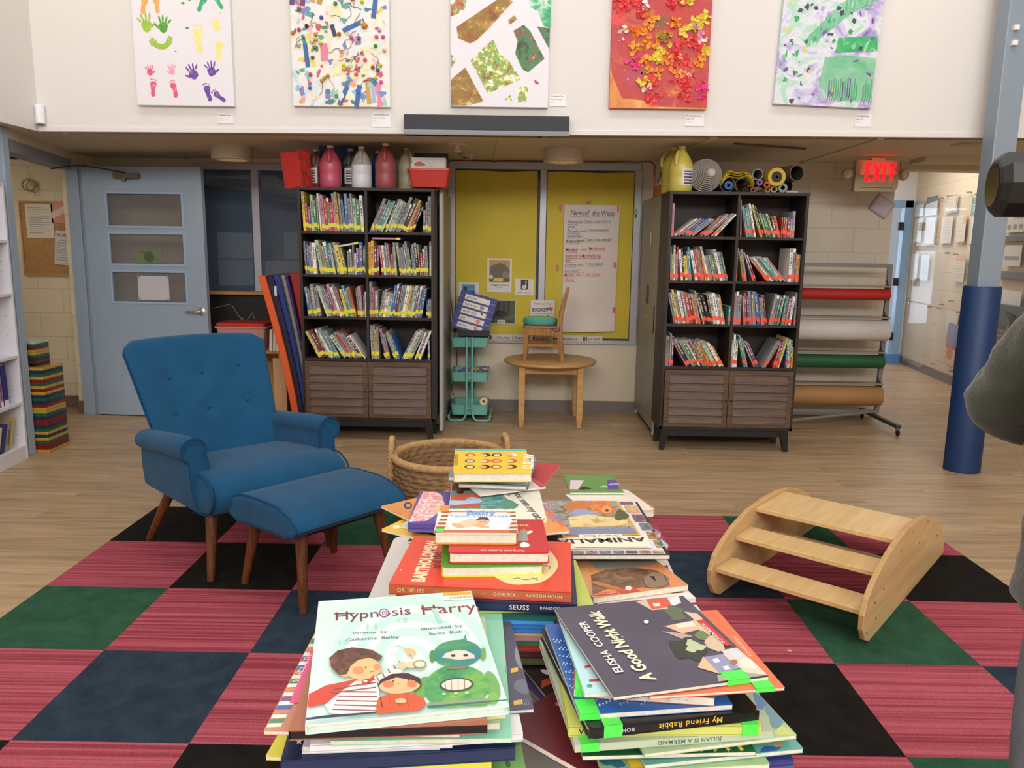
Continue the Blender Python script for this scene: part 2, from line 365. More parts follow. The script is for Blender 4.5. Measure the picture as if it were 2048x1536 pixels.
q = MB(); q.b2(4.88, 4.98, 10.15, 10.25, 0, 2.07, bl); q.b2(4.0, 4.1, 10.15, 10.25, 0, 2.07, bl); q.b2(4.0, 4.98, 10.15, 10.25, 1.98, 2.07, bl); q.b2(4.79, 4.995, 10.14, 10.2, 0, .12, mat('blue_kick', '5f93d6', .4))
d2 = struct(q, 'door_2', bevel=.004)
q = MB(); L_ = T(4.10, 10.2, 0) @ RZ(58); q.b2(0, .78, -.022, .022, .01, 1.97, mat('pale_door', 'a9c2d6', .5), L_); q.build('door_leaf', d2)
q = MB()
for z in (.3, 1.0, 1.7): q.b2(4.80, 4.87, 10.12, 10.16, z, z+.1, mat('dark_hinge', '3b3f45', .4, .6))
q.build('hinge', d2)
q = MB(); q.b2(3.0, 5.3, 12.0, 12.1, 0, 2.7, wh); struct(q, 'wall_hall_room')
q = MB(); q.b2(3.1, 4.85, 6.60, 6.79, 2.072, 2.18, ceilpaint); q.b2(3.1, 4.8, 6.2, 6.45, 2.098, 2.16, ceilpaint); struct(q, 'trim_5')
q = MB(); q.b2(4.75, 4.95, 5.2, 6.79, 2.0, 2.2, ceilpaint); q.b2(3.1, 5.3, 6.7, 6.79, 2.15, 2.75, ceilpaint); struct(q, 'trim_6')
# right side of the big room, outside the frame
q = MB(); q.b2(4.75, 4.9, -4.6, 5.2, 2.2, 4.85, wallpaint); q.b2(3.95, 4.05, -4.6, 2.1, 0, 2.9, wallpaint); struct(q, 'wall_right')
# blue steel post with two small switches
q = MB(); q.b2(2.865, 3.005, 4.93, 5.06, 0, 4.8, mat('post_gray', '8796a3', .4)); post = struct(q, 'column', bevel=.006)
q = MB()
for z in (2.70, 2.615): q.b2(2.895, 2.925, 4.905, 4.932, z, z+.03, mat('white_plastic', 'eceae6', .35))
q.build('junction_clip', post, bevel=.003)
# ------------------------------------------------------------ carpet of coloured tiles
def carpet(name, c1, c2, stripes):
    M = mat(name, c1, .95, spec=.08); nt = M.node_tree; L = nt.links; b = nt.nodes['Principled BSDF']
    tc = nd(nt, 'ShaderNodeTexCoord'); mp = nd(nt, 'ShaderNodeMapping'); L.new(tc.outputs['Object'], mp.inputs[0])
    mp.inputs['Scale'].default_value = (.25, 42, 1) if stripes else (1, 1, 1)
    n = nd(nt, 'ShaderNodeTexNoise'); n.inputs['Scale'].default_value = 1.9 if stripes else 12; n.inputs['Detail'].default_value = 3 if stripes else 4
    L.new(mp.outputs[0], n.inputs['Vector'])
    n2 = nd(nt, 'ShaderNodeTexNoise'); n2.inputs['Scale'].default_value = 420; L.new(tc.outputs['Object'], n2.inputs['Vector'])
    r = nd(nt, 'ShaderNodeValToRGB'); e = r.color_ramp.elements
    e[0].position = .38 if stripes else .3; e[1].position = .62 if stripes else .7; e[0].color = lin(c1); e[1].color = lin(c2)
    L.new(n.outputs[0], r.inputs[0])
    mr = nd(nt, 'ShaderNodeMapRange'); mr.inputs[1].default_value = .25; mr.inputs[2].default_value = .75; mr.inputs[3].default_value = .6; mr.inputs[4].default_value = 1.4
    L.new(n2.outputs[0], mr.inputs[0])
    mx = nd(nt, 'ShaderNodeVectorMath', operation='SCALE'); L.new(r.outputs[0], mx.inputs[0]); L.new(mr.outputs[0], mx.inputs['Scale'])
    L.new(mx.outputs[0], b.inputs['Base Color'])
    ad = nd(nt, 'ShaderNodeMath', operation='ADD'); L.new(n.outputs[0], ad.inputs[0]); L.new(n2.outputs[0], ad.inputs[1])
    bp = nd(nt, 'ShaderNodeBump'); bp.inputs['Strength'].default_value = .5; bp.inputs['Distance'].default_value = .004
    L.new(ad.outputs[0], bp.inputs['Height']); L.new(bp.outputs[0], b.inputs['Normal'])
    return M
CP = {'p': carpet('carpet_pink', '8c3a46', 'b65c69', True), 'g': carpet('carpet_green', '2a4d39', '355c46', False),
      'n': carpet('carpet_navy', '26323f', '33414f', False), 'k': carpet('carpet_black', '181614', '23201d', False)}
RX0, RY0 = -1.898, 3.9775
rugrows = ['kpgpnpgp', 'pkpkpnpk', 'gpnpkpgp', 'pnpgpkpn', 'kpkpnpgp', 'pgpnpkpk', 'npkpgpnp', 'pkpgpnpg', 'gpnpkpgp']
# the first letter of each row is the leftmost tile
rugrows[1] = 'pkpgpnpk'; rugrows[3] = 'pnpgpkpn'
q = MB()
for r, row in enumerate(rugrows):
    for c, ch in enumerate(row): q.b2(RX0+c*.5, RX0+c*.5+.4995, RY0-(r+1)*.5+.0005, RY0-r*.5, .0005, .0065, CP[ch])
tag(q.build('carpet_rug'), 'checkered carpet tile rug in striped pink, green, navy and black', 'rug')
q = MB(); q.prism([(0, 0), (.012, .004), (.017, -.006), (.008, -.012), (.004, -.004)], 0, .002, flat('d8b878'))
tag(q.build('paper_scrap', loc=(.965, 2.56, .0067)), 'tiny tan paper scrap lying on the green carpet tile', 'scrap')

# ------------------------------------------------------------ blue armchair
fab = mat('blue_upholstery', '14496c', .9, var=(9, .10), bump=(380, .30), spec=.2, sheen=.08)
fabd = mat('blue_piping', '123f61', .85, bump=(300, .3), spec=.2)
legw = woodmat('walnut_leg', '4a2814', '6e4022', 2, 8, .35)
def rrect(w, h, r, n=6):
    P = []
    for cx, cy, a0 in ((w/2-r, h/2-r, 0), (-w/2+r, h/2-r, 90), (-w/2+r, -h/2+r, 180), (w/2-r, -h/2+r, 270)):
        for i in range(n+1):
            a = rad(a0+90*i/n); P.append((cx+r*math.cos(a), cy+r*math.sin(a)))
    return P
def leg_tube(p0, p1, r0, r1, m, parent, n=16):
    q = MB(); q.tube([p0, p1], [r0, r1], m, n); return q.build('leg', parent, smooth=40)
ch = thing('armchair', 'blue upholstered armchair with button tufted back and wooden legs', 'armchair', (-1.248, 3.468, .0065), rad(45.2))
buttons = [(-.165, .755), (.0, .765), (.185, .785), (-.175, .60), (-.01, .605), (.185, .62)]
def backhalf(z): 
    t = max(0, min(1, (z-.34)/.57)); return .275+.07*t**1.1
def back_pt(u, z, side):           # u -1..1, side +1 = front
    t = (z-.34)/.57; x = u*backhalf(z)
    y = .235+.27*t - .045*t**2*0 - .085*abs(u)**2.6*(1-.35*t)
    th = .062*(1-.35*t)*(1-.55*abs(u)**6)
    if side > 0:
        for bx, bz in buttons: y += .016*math.exp(-((x-bx)**2+(z-bz)**2)/.0014)
        return (x, y-th, z)
    return (x, y+th, z)
q = MB(); NU, NV = 41, 30
rows = []
zs = [.30+(.905-.30)*(j/(NV-1)) for j in range(NV)]
def topz(u): return .012*(1-u*u)-.030*max(0, abs(u)-.86)/.14*1.0
ring = []
def pt(i, j, side):
    u = -1+2*i/(NU-1); z = zs[j]; zz = z+(topz(u) if j > NV*.6 else 0)*((j-NV*.6)/(NV*.4)); return back_pt(u, zz, side)
vs = []; fs = []
for j in range(NV):
    loop = [pt(i, j, 1) for i in range(NU)]+[pt(i, j, -1) for i in range(NU-1, -1, -1)]; vs += loop
n = 2*NU
for j in range(NV-1): fs += [(j*n+i, j*n+(i+1) % n, (j+1)*n+(i+1) % n, (j+1)*n+i) for i in range(n)]
# rounded top: two shrinking loops
last = vs[-n:]
for k, (s_, dz) in enumerate(((.75, .014), (.4, .022))):
    base = len(vs)
    for i in range(n):
        f_, b_ = Vector(last[i]), Vector(last[n-1-i]); mid = (f_+b_)/2; vs.append(tuple(mid+(f_-mid)*s_+Vector((0, 0, dz))))
    fs += [(base-n+i, base-n+(i+1) % n, base+(i+1) % n, base+i) for i in range(n)]
base = len(vs)-n
fs += [(base+i, base+i+1, base+n-2-i, base+n-1-i) for i in range(NU-1)]
q.add(vs, fs, fab); bk = q.build('backrest', ch, smooth=180)
q = MB(); P = [Vector(pt(i, NV-1, 1))+Vector((0, .004, .006)) for i in range(NU)]
side = [Vector(pt(0, j, 1))*.5+Vector(pt(0, j, -1))*.5+Vector((-.004, 0, 0)) for j in range(NV)]
side2 = [Vector(pt(NU-1, j, 1))*.5+Vector(pt(NU-1, j, -1))*.5+Vector((.004, 0, 0)) for j in range(NV)]
q.tube(side, .0045, fabd, 6); q.build('piping', bk, smooth=60); q = MB(); q.tube(side2, .0045, fabd, 6); q.build('piping', bk, smooth=60)
for bx, bz in buttons:
    x, y, z = back_pt(bx/backhalf(bz), bz, 1)
    q = MB(); q.lathe([(0, .010), (.007, .009), (.0125, .005), (.0135, 0), (.012, -.006), (0, -.006)], fab, 16, T(x, y-.001, z) @ RX(90)); q.build('button', bk, smooth=60)
# seat: profile swept sideways, waterfall front
prof = [(.26, .30), (.26, .40), (.15, .425), (0, .445), (-.15, .458), (-.27, .462), (-.345, .452), (-.395, .425), (-.415, .385), (-.405, .345), (-.375, .31), (-.32, .285), (-.2, .272), (0, .27), (.15, .28)]
def seat_ring(x, s, w):
    cy, cz = -.1, .36
    return [(x, cy+(y-cy)*(1-s)*(1 if y > -.2 else w), cz+(z-cz)*(1-s)) for y, z in prof]
q = MB(); vs = []; fs = []; n = len(prof)
xs = [(-.318, .5, .96), (-.312, .16, .985), (-.295, .04, 1), (-.25, 0, 1.0), (-.12, 0, 1.01), (0, -.01, 1.015), (.12, 0, 1.01), (.25, 0, 1.0), (.295, .04, 1), (.312, .16, .985), (.318, .5, .96)]
for x, s_, w in xs: vs += seat_ring(x, s_, w)
for k in range(len(xs)-1): fs += [(k*n+i, k*n+(i+1) % n, (k+1)*n+(i+1) % n, (k+1)*n+i) for i in range(n)]
fs += [tuple(range(n)), tuple(range((len(xs)-1)*n, len(xs)*n))]
q.add(vs, fs, fab); st = q.build('seat', ch, smooth=80)
for sx in (-1, 1):
    q = MB(); q.tube([(sx*.314, -.1+(y+.1)*.92*1.0, .36+(z-.36)*.92) for y, z in prof[5:13]], .0045, fabd, 6); q.build('piping', st, smooth=60)
# rolled arms
for sx in (-1, 1):
    q = MB(); sec = []
    for a in range(-62, 216, 14): sec.append((.318+.052*math.cos(rad(a)), .545+.052*math.sin(rad(a))))
    sec += [(.262, .50), (.258, .40), (.262, .30), (.30, .275), (.335, .30), (.343, .40), (.343, .47)]
    ys = [(-.225, .80, 0), (-.232, .95, 0), (-.222, 1, 0), (-.1, 1, -.006), (.05, 1, -.02), (.2, 1, -.035), (.29, .97, -.04)]
    vs = []; fs = []; n = len(sec); cx, cz = .305, .43
    for y, s_, dz in ys: vs += [(sx*(cx+(x-cx)*s_), y+(.03 if z < .44 and y < -.2 else 0)*(.44-z)/.17*-1, cz+(z-cz)*s_+dz*(z-.27)/.3) for x, z in sec]
    for k in range(len(ys)-1): fs += [(k*n+i, k*n+(i+1) % n, (k+1)*n+(i+1) % n, (k+1)*n+i) for i in range(n)]
    fs += [tuple(range(n)), tuple(range((len(ys)-1)*n, len(ys)*n))]
    q.add(vs, fs, fab); ar = q.build('arm', ch, smooth=50)
    q = MB(); q.tube([(sx*(cx+(x-cx)*1.0), -.228-(.03*(.44-z)/.17 if z < .44 else 0), cz+(z-cz)*1.0) for x, z in sec[:-7]+[(.262, .50), (.258, .40), (.262, .32)]], .005, fabd, 6); q.build('piping', ar, smooth=60)
for x0, y0, x1, y1 in ((-.26, -.24, -.30, -.29), (.24, -.24, .27, -.29), (-.24, .20, -.31, .36), (.24, .20, .29, .36)):
    leg_tube((x0, y0, .295), (x1, y1, 0), .026, .015, legw, ch)
# ------------------------------------------------------------ matching ottoman
ot = thing('ottoman', 'blue upholstered ottoman on wooden legs beside the armchair', 'ottoman', (-.808, 3.081, .0065), math.atan2(.344, .289))
# local x runs along the long side, y across
pr = []
for i in range(15):
    t = -1+2*i/14; pr.append((t*.235, .415-.055*abs(t)**3.2))
lo = [(.245, .335), (.225, .305), (.17, .285), (.08, .29), (-.08, .30), (-.17, .295), (-.225, .315), (-.245, .338)]
pr = pr[::-1][::-1]+lo
q = MB(); vs = []; fs = []; n = len(pr)
xs = [(-.27, .62), (-.268, .86), (-.258, .965), (-.24, 1), (0, 1.01), (.24, 1), (.258, .965), (.268, .86), (.27, .62)]
for x, s_ in xs: vs += [(x, y*(s_*.12+.88), .35+(z-.35)*s_) for y, z in pr]
for k in range(len(xs)-1): fs += [(k*n+i, k*n+(i+1) % n, (k+1)*n+(i+1) % n, (k+1)*n+i) for i in range(n)]
fs += [tuple(range(n)), tuple(range((len(xs)-1)*n, len(xs)*n))]
q.add(vs, fs, fab); cu = q.build('cushion', ot, smooth=60)
for x in (-.264, .264):
    q = MB(); q.tube([(x, y*.985, .35+(z-.35)*.95) for y, z in pr], .005, fabd, 6, closed=True); q.build('piping', cu, smooth=60)
q = MB(); q.b2(-.2, .2, -.15, .15, .275, .30, mat('black_lining', '121212', .9)); q.build('underside', ot)
for sx in (-1, 1):
    for sy in (-1, 1): leg_tube((sx*.185, sy*.15, .305), (sx*.225, sy*.205, 0), .026, .015, legw, ot)

# ------------------------------------------------------------ arched wooden step climber
ply = woodmat('birch_ply', 'd0ab74', 'ddbd88', 0, 3, .4, 10)
plye = mat('birch_edge', 'c19a63', .5, var=(40, .12, (1, 1, 12)))
ang = math.atan2(.76471, .64437)
sp = thing('step_climber', 'arched birch plywood three step climber standing on the rug', 'climber', (.828, 3.017, .0065), ang)
arch = [(0, 0), (-.05, .025), (-.085, .075), (-.09, .13), (-.06, .185), (.0, .225), (.10, .268), (.24, .302), (.40, .316), (.56, .314), (.70, .296), (.84, .255), (.96, .20), (1.06, .13), (1.12, .07), (1.145, .03), (1.13, .0), (1.06, 0), (.9, 0), (.2, 0)]
for side, y0 in ((0, 0.0), (1, -.578)):
    q = MB(); q.prism(arch, 0, .02, ply, T(0, y0, 0) @ RX(90), plye); pn = q.build('side_panel', sp, bevel=.004)
    q = MB()
    for px, pz in ((.33, .25), (.5, .28), (.13, .16), (.03, .14), (-.04, .05), (.06, .07), (.62, .2), (.74, .26), (.85, .22), (.95, .14)):
        q.lathe([(0, 0), (.0045, 0), (.0045, .0015), (0, .0015)], mat('screw', '7b6a4e', .4, .6), 10, T(px, y0-.02 if side else y0, pz) @ (RX(90) if side else RX(-90)))
    q.build('screw', pn)
def tread(x0, x1, z, t=.02):
    q = MB(); q.b2(x0, x1, -.578, -.02, z-t, z, ply); q.build('tread', sp, bevel=.003)
tread(-.055, .095, .135); tread(.115, .265, .222); tread(.305, .62, .297)
q = MB(); q.b2(.50, .52, -.578, -.02, .08, .14, ply); q.build('brace', sp, bevel=.003)
q = MB(); q.b2(.86, 1.0, -.578, -.02, .13, .15, ply); q.build('tread', sp, bevel=.003)

# ------------------------------------------------------------ tall dark bookcases
dkw = woodmat('dark_walnut', '251b19', '332724', 2, 5, .5, 16)
brw = woodmat('louver_brown', '4a362b', '66503f', 0, 6, .5, 18)
blackleg = mat('black_leg', '14110f', .5)
def bookcase(loc, label, w, zt):
    bc = thing('bookcase', label, 'bookcase', loc)
    d = .33; z0 = .155; zs = [.60]
    step = (zt-.60)/4
    q = MB(); q.b2(0, w, 0, d, z0, z0+.02, dkw); q.b2(0, .02, 0, d, z0, zt-.02, dkw); q.b2(w-.02, w, 0, d, z0, zt-.02, dkw)
    q.b2(-.004, w+.004, -.004, d, zt-.02, zt, dkw); q.b2(.02, w-.02, d-.008, d, z0+.02, zt-.02, dkw); q.b2(w/2-.009, w/2+.009, .004, d-.008, z0+.02, zt-.02, dkw)
    q.build('carcass', bc, bevel=.0015)
    for k in range(4):
        for x0, x1 in ((.02, w/2-.009), (w/2+.009, w-.02)):
            q = MB(); z = .60+k*step; q.b2(x0, x1, .006, d-.008, z-.018, z, dkw); q.build('shelf', bc, bevel=.001)
    for side, (x0, x1) in enumerate(((.022, w/2-.002), (w/2+.002, w-.022))):
        q = MB(); fz0, fz1 = z0+.022, .580
        for a0, a1, b0, b1 in ((x0, x0+.035, fz0, fz1), (x1-.035, x1, fz0, fz1), (x0+.035, x1-.035, fz0, fz0+.032), (x0+.035, x1-.035, fz1-.032, fz1)): q.b2(a0, a1, -.018, .0, b0, b1, brw)
        dr = q.build('door', bc, bevel=.0015)
        q = MB(); n = 6; h = (fz1-fz0-.064)/n
        for i in range(n):
            zc = fz0+.032+h*(i+.5); q.box((0, 0, 0), (x1-x0-.07, .007, h*1.22), brw, T((x0+x1)/2, -.012, zc) @ RX(-17))
        q.b2(x0+.035, x1-.035, .002, .006, fz0, fz1, dkw); q.build('louvers', dr)
        kx = x1-.016 if side == 0 else x0+.016
        q = MB(); q.lathe([(0, 0), (.004, 0), (.004, .012), (.008, .016), (.008, .022), (0, .024)], mat('bronze_knob', '3a2c1e', .4, .7), 12, T(kx, -.018, .372) @ RX(90)); q.build('knob', dr, smooth=40)
    q = MB(); q.b2(.05, w-.05, .02, .05, .105, z0, blackleg); q.b2(.05, w-.05, d-.05, d-.02, .105, z0, blackleg); q.build('base_rail', bc)
    for sx in (0, 1):
        for yy in (.03, d-.05):
            q = MB(); x = .05 if sx == 0 else w-.05; o = -.022 if sx == 0 else .022
            q.add([(x+dx+o*(1-t)*1.0, yy+dy, t*z0) for t in (0, 1) for dx, dy in (((-.016, -.014), (.016, -.014), (.016, .014), (-.016, .014)) if t == 0 else ((-.03, -.022), (.03, -.022), (.03, .022), (-.03, .022)))],
                  [(3, 2, 1, 0), (4, 5, 6, 7), (0, 1, 5, 4), (1, 2, 6, 5), (2, 3, 7, 6), (3, 0, 4, 7)], blackleg); q.build('leg', bc, bevel=.002)
    return bc
LBX, LBY, LBW, LBT = -1.525, 5.50, .94, 1.785
RBX, RBY, RBW, RBT = 1.008, 5.37, .93, 1.785
bookcase((LBX, LBY, 0), 'dark bookcase with louvered doors and yellow-tagged books, topped with paint jugs', LBW, LBT)
bookcase((RBX, RBY, 0), 'dark bookcase with louvered doors and red-tagged books, topped with paper rolls', RBW, RBT)

# ------------------------------------------------------------ grey steel cabinets behind the bookcases
steel = mat('gray_steel', '8c897d', .4, .15, bump=(25, .03)); steelw = mat('steel_edge', 'b9bab8', .4, .1)
def cabinet(loc, w, d, h, label, left):
    c = thing('storage_cabinet', label, 'cabinet', loc)
    q = MB(); q.b2(0, w, 0, d, .05, h, steel); q.build('body', c, bevel=.003)
    q = MB(); q.b2(.02, w-.02, .02, d-.02, .0, .05, mat('cab_plinth', '33332f', .6)); q.build('plinth', c)
    return c
cb = cabinet((-1.50, 5.86, 0), .93, .80, 1.80, 'grey steel cabinet mostly hidden behind the left bookcase', True)
q = MB(); q.b2(.93, .936, .0, .80, .03, 1.80, steel); q.build('side_panel', cb, bevel=.002)
q = MB(); q.b2(.928, .952, -.13, 0, .03, 1.79, steelw); q.build('door', cb, bevel=.003)
q = MB(); q.b2(.936, .941, .55, .57, 1.02, 1.15, mat('dark_slot', '2c2c2b', .4)); q.build('handle', cb)
q = MB(); q.b2(.945, .946, -.09, -.06, 1.53, 1.58, flat('e5e2d6')); q.build('sticker', cb)
cb = cabinet((1.034, 5.73, 0), .90, .93, 1.80, 'grey steel cabinet standing beside the right bookcase, facing the round table', False)
q = MB(); q.b2(-.012, 0, .01, .45, .06, 1.79, steel); q.b2(-.012, 0, .455, .92, .06, 1.79, steel); q.build('door', cb, bevel=.002)
q = MB(); q.b2(-.006, .0, -.008, .004, .03, 1.80, steelw); q.b2(-.014, .03, -.002, .005, .03, .06, steelw); q.build('edge_trim', cb)
for y0, y1, z0, z1 in ((.42, .432, .98, 1.12), (.485, .497, .98, 1.12), (.12, .13, .78, .98)):
    q = MB(); q.b2(-.018, -.012, y0, y1, z0, z1, mat('dark_slot', '2c2c2b', .4)); q.build('handle', cb)
q = MB(); q.lathe([(0, 0), (.008, 0), (.008, .006), (0, .006)], mat('satin_nickel', 'c9c6c0', .3, .9), 12, T(-.012, .45, .88) @ RY(-90)); q.build('lock', cb)
q = MB(); q.b2(-.0135, -.012, .42, .445, 1.43, 1.53, flat('e5e2d6')); q.build('sticker', cb)

# ------------------------------------------------------------ round table and the small chair on it
oak = woodmat('golden_oak', 'b0854c', 'c9a064', 0, 4, .4, 12); oakd = woodmat('chair_oak', '8f6234', 'b5854d', 2, 7, .4, 12)
tb = thing('round_table', 'small round wooden table under the chair by the yellow window', 'table', (.272, 6.27, 0))
q = MB(); q.lathe([(0, .488), (.362, .488), (.372, .494), (.375, .502), (.372, .510), (.364, .514), (0, .514)], oak, 64); q.build('tabletop', tb, smooth=30)
q = MB()
for dx, dy, w, d in ((0, -.22, .44, .02), (0, .22, .44, .02), (-.22, 0, .02, .44), (.22, 0, .02, .44)): q.box((dx, dy, .457), (w, d, .06), oak)
q.build('apron', tb)
for sx in (-1, 1):
    for sy in (-1, 1):
        q = MB(); x, y = sx*.228, sy*.228; a = .024; b = .015
        q.add([(x+dx*r, y+dy*r, z) for z, r in ((0, b), (.08, a), (.488, a)) for dx, dy in ((-1, -1), (1, -1), (1, 1), (-1, 1))],
              [(3, 2, 1, 0), (8, 9, 10, 11)]+[(k*4+i, k*4+(i+1) % 4, k*4+4+(i+1) % 4, k*4+4+i) for k in (0, 1) for i in range(4)], oak); q.build('leg', tb, bevel=.003)
cr = thing('child_chair', 'small wooden child chair with green cushion standing on the round table', 'chair', (.205, 6.26, .514), rad(-4))
# side view chair: front towards -x, back towards +x
q = MB(); q.prism(rrect(.285, .27, .03, 4), .262, .28, oakd, T(-.01, 0, 0)); q.build('seat', cr, bevel=.003)
for sy in (-1, 1):
    q = MB(); y = sy*.115
    q.add([(x+dx, y+dy, z) for x, z, r in ((-.135, 0, .014), (-.12, .262, .017)) for dx, dy in ((-r, -.013), (r, -.013), (r, .013), (-r, .013))],
          [(3, 2, 1, 0), (4, 5, 6, 7)]+[(i, (i+1) % 4, 4+(i+1) % 4, 4+i) for i in range(4)], oakd); q.build('leg', cr, bevel=.003)
    q = MB(); pts = [(.165, 0, .018), (.145, .12, .019), (.135, .26, .021), (.142, .36, .021), (.17, .48, .017), (.196, .575, .012)]
    vs = []; fs = []
    for x, z, r in pts: vs += [(x+dx, y+dy, z) for dx, dy in ((-r, -.012), (r, -.012), (r, .012), (-r, .012))]
    for k in range(len(pts)-1): fs += [(k*4+i, k*4+(i+1) % 4, k*4+4+(i+1) % 4, k*4+4+i) for i in range(4)]
    n = len(vs); q.add(vs, fs+[(3, 2, 1, 0), (n-4, n-3, n-2, n-1)], oakd); q.build('rear_post', cr, bevel=.003)
for z, t in ((.535, .055), (.44, .045)):
    q = MB(); q.box((0, 0, 0), (.014, .21, t), oakd, T(.142+(z-.36)*.25, 0, z) @ RY(14)); q.build('back_slat', cr, bevel=.003)
q = MB()
for sy in (-1, 1): q.b2(-.11, .13, sy*.115-.008, sy*.115+.008, .205, .262, oakd); q.b2(-.11, .14, sy*.115-.007, sy*.115+.007, .115, .138, oakd)
q.b2(-.13, -.115, -.11, .11, .205, .262, oakd); q.build('rail', cr, bevel=.002)
q = MB(); q.lathe([(0, 0), (.115, 0), (.128, .008), (.132, .03), (.125, .052), (.10, .063), (0, .07)], mat('aqua_foam', '57a49a', .85, bump=(200, .2)), 40, T(-.02, 0, .28), 1.06, .92)
cs = q.build('seat_cushion', None, smooth=50); cs.parent = None
cs.location = (.205, 6.26, .514); cs.rotation_euler = (0, 0, rad(-4))
tag(cs, 'round aqua green foam seat cushion on the small wooden chair', 'cushion')
q = MB(); q.lathe([(0, .0701), (.10, .0631), (.122, .054)], mat('green_cloth', '7fc49a', .85, bump=(200, .2)), 40, T(-.02, 0, .28), 1.06, .92); q.build('cover', cs, smooth=60)
q = MB(); q.tube([(.06, -.118, .29), (.075, -.126, .262), (.10, -.13, .238), (.13, -.132, .245), (.14, -.13, .28)], .004, mat('tie_blue', '47548f', .8), 6); q.build('tie', cs, smooth=60)

# ------------------------------------------------------------ turquoise trolley
aqua = mat('turquoise_enamel', '6fb0a6', .4)
ct = thing('utility_cart', 'turquoise three tier utility cart beside the round table', 'cart', (-.378, 6.39, 0))
def tray(z, h):
    q = MB(); w, d = .30, .34
    P = rrect(w, d, .02, 3)
    q.add([(x*s_, y*s_, zz) for zz, s_ in ((z, .95), (z+h, 1), (z+h, .985), (z+.004, .94)) for x, y in P],
          [tuple(range(len(P)))[::-1]]+[(k*len(P)+i, k*len(P)+(i+1) % len(P), (k+1)*len(P)+(i+1) % len(P), (k+1)*len(P)+i) for k in range(3) for i in range(len(P))]+[tuple(range(3*len(P), 4*len(P)))], aqua)
    q.tube([(x, y, z+h) for x, y in P], .004, aqua, 6, closed=True); q.build('tray', ct, smooth=40)
tray(.605, .075); tray(.325, .075); tray(.052, .08)
for sy in (-1, 1):
    q = MB(); y = sy*.19
    for sx in (-1, 1):
        pts = [(sx*.022, y, .69)]+[(sx*.022, y, z) for z in (.5, .3, .10)]+[(sx*(.022+.045*(1-math.cos(a))), y, .10-.09*math.sin(a)) for a in (.5, .9, 1.3, 1.57)]
        pts += [(sx*.14, y, .010), (sx*.16, y-sy*.006, .012), (sx*.168, y-sy*.03, .03)]
        q.tube(pts, .009, aqua, 10)
    for z in (.68, .36, .105): q.tube([(-.022, y, z), (.022, y, z)], .006, aqua, 8)
    q.build('frame', ct, smooth=50)
q = MB(); q.b2(.168-.01, .168+.01, -.17, .17, .03, .045, aqua); q.b2(-.168-.01, -.168+.01, -.17, .17, .03, .045, aqua); q.build('base_bar', ct, bevel=.004)
# pocket chart leaning on the cart
pcx = thing('pocket_chart', 'blue pocket chart with farm animal word cards leaning over the cart', 'chart', (-.355, 6.40, .72), rot=(rad(-12), 0, 0))
blu = mat('chart_blue', '2b2f86', .5); Rt = UPRIGHT @ RZ(-15.5)
q = MB(); q.prism(rrect(.31, .32, .008, 2), -.004, .004, blu, T(0, 0, .145) @ Rt)
for i in range(5): q.b2(-.15, .15, -.135+i*.06, -.128+i*.06, .004, .0052, mat('chart_seam', '3b40a0', .3), T(0, 0, .145) @ Rt)
q.build('backing', pcx, bevel=.001)
q = MB(); q.b2(-.13, .13, -.03, .03, -.045, .0, mat('black_stand', '161616', .6)); q.build('stand', pcx)
for k, word in enumerate(('gander', 'barn cat', 'farm dog', 'pig', 'pony')):
    q = MB(); X = T(0, 0, .145) @ Rt @ T(-.005, .115-k*.0585, .0055)
    q.b2(-.105, .105, -.021, .021, 0, .001, flat('e4dcd2'), X); q.text(word, .032, flat('3a3432'), X @ T(-.09, -.008, .0013), bold=.002)
    c1, c2 = (('e9e2dc', 'f4efe9'), ('8d8692', 'b3abb4'), ('efe6dc', '2e2a29'), ('d9806b', 'e69a86'), ('c88452', 'f0d9b8'))[k]
    q.prism([(.055+.018*math.cos(a)*(1+.2*math.sin(3*a)), .018*math.sin(a)) for a in [i*PI/8 for i in range(16)]], .001, .0015, flat(c1), X)
    q.prism([(.068+.010*math.cos(a), .010+.009*math.sin(a)) for a in [i*PI/5 for i in range(10)]], .0015, .002, flat(c2), X)
    tag(q.build('word_card', pcx), None)
# things in the cart
random.seed(5)
for k in range(9):
    c = random.choice(['8e6f9b', 'b58e7a', 'c06f86', '77856a', '5f5f92', 'bda58a'])
    q = MB(); q.tube([(0, 0, 0), (.05, .01, .012), (.11, .0, .004)], .010, flat(c), 8)
    tag(q.build('craft_bundle', loc=(-.47+.022*k, 6.29+.018*(k % 4), .401+.005*(k % 2)), rot=(0, 0, rad(20+25*k % 70)), smooth=60),
        '%s craft scrap lying in the middle tray of the turquoise cart' % {'8e6f9b': 'mauve', 'b58e7a': 'tan', 'c06f86': 'pink', '77856a': 'olive', '5f5f92': 'violet', 'bda58a': 'beige'}[c], 'craft scrap', 'craft scraps in the cart tray')
q = MB(); q.lathe([(.012, -.05), (.032, -.05), (.032, .05), (.012, .05), (.012, -.05)], mat('tape_cream', 'd9c3a0', .6), 24, RX(90) @ RX(0)); q.lathe([(.013, -.0505), (.019, -.0505)], flat('5a4633'), 20, RX(90))
tag(q.build('tape_roll', loc=(-.262, 6.275, .165), smooth=40), 'cream paper tape roll resting on the lowest cart tray', 'roll')
q = MB(); q.lathe([(0, 0), (.04, 0), (.05, .03), (.035, .045), (0, .05)], flat('5a4a40'), 14, T(0, 0, 0), 1.3, .8)
tag(q.build('craft_bag', loc=(-.42, 6.36, .06), smooth=60), 'dark brown craft bag in the lowest tray of the cart', 'bag')
q = MB(); q.tube([(0, 0, 1.02), (.03, .01, .75), (.06, .0, .45), (.05, -.01, .3), (.01, 0, .22), (.03, 0, .14)], .004, flat('7b3a2a'), 6)
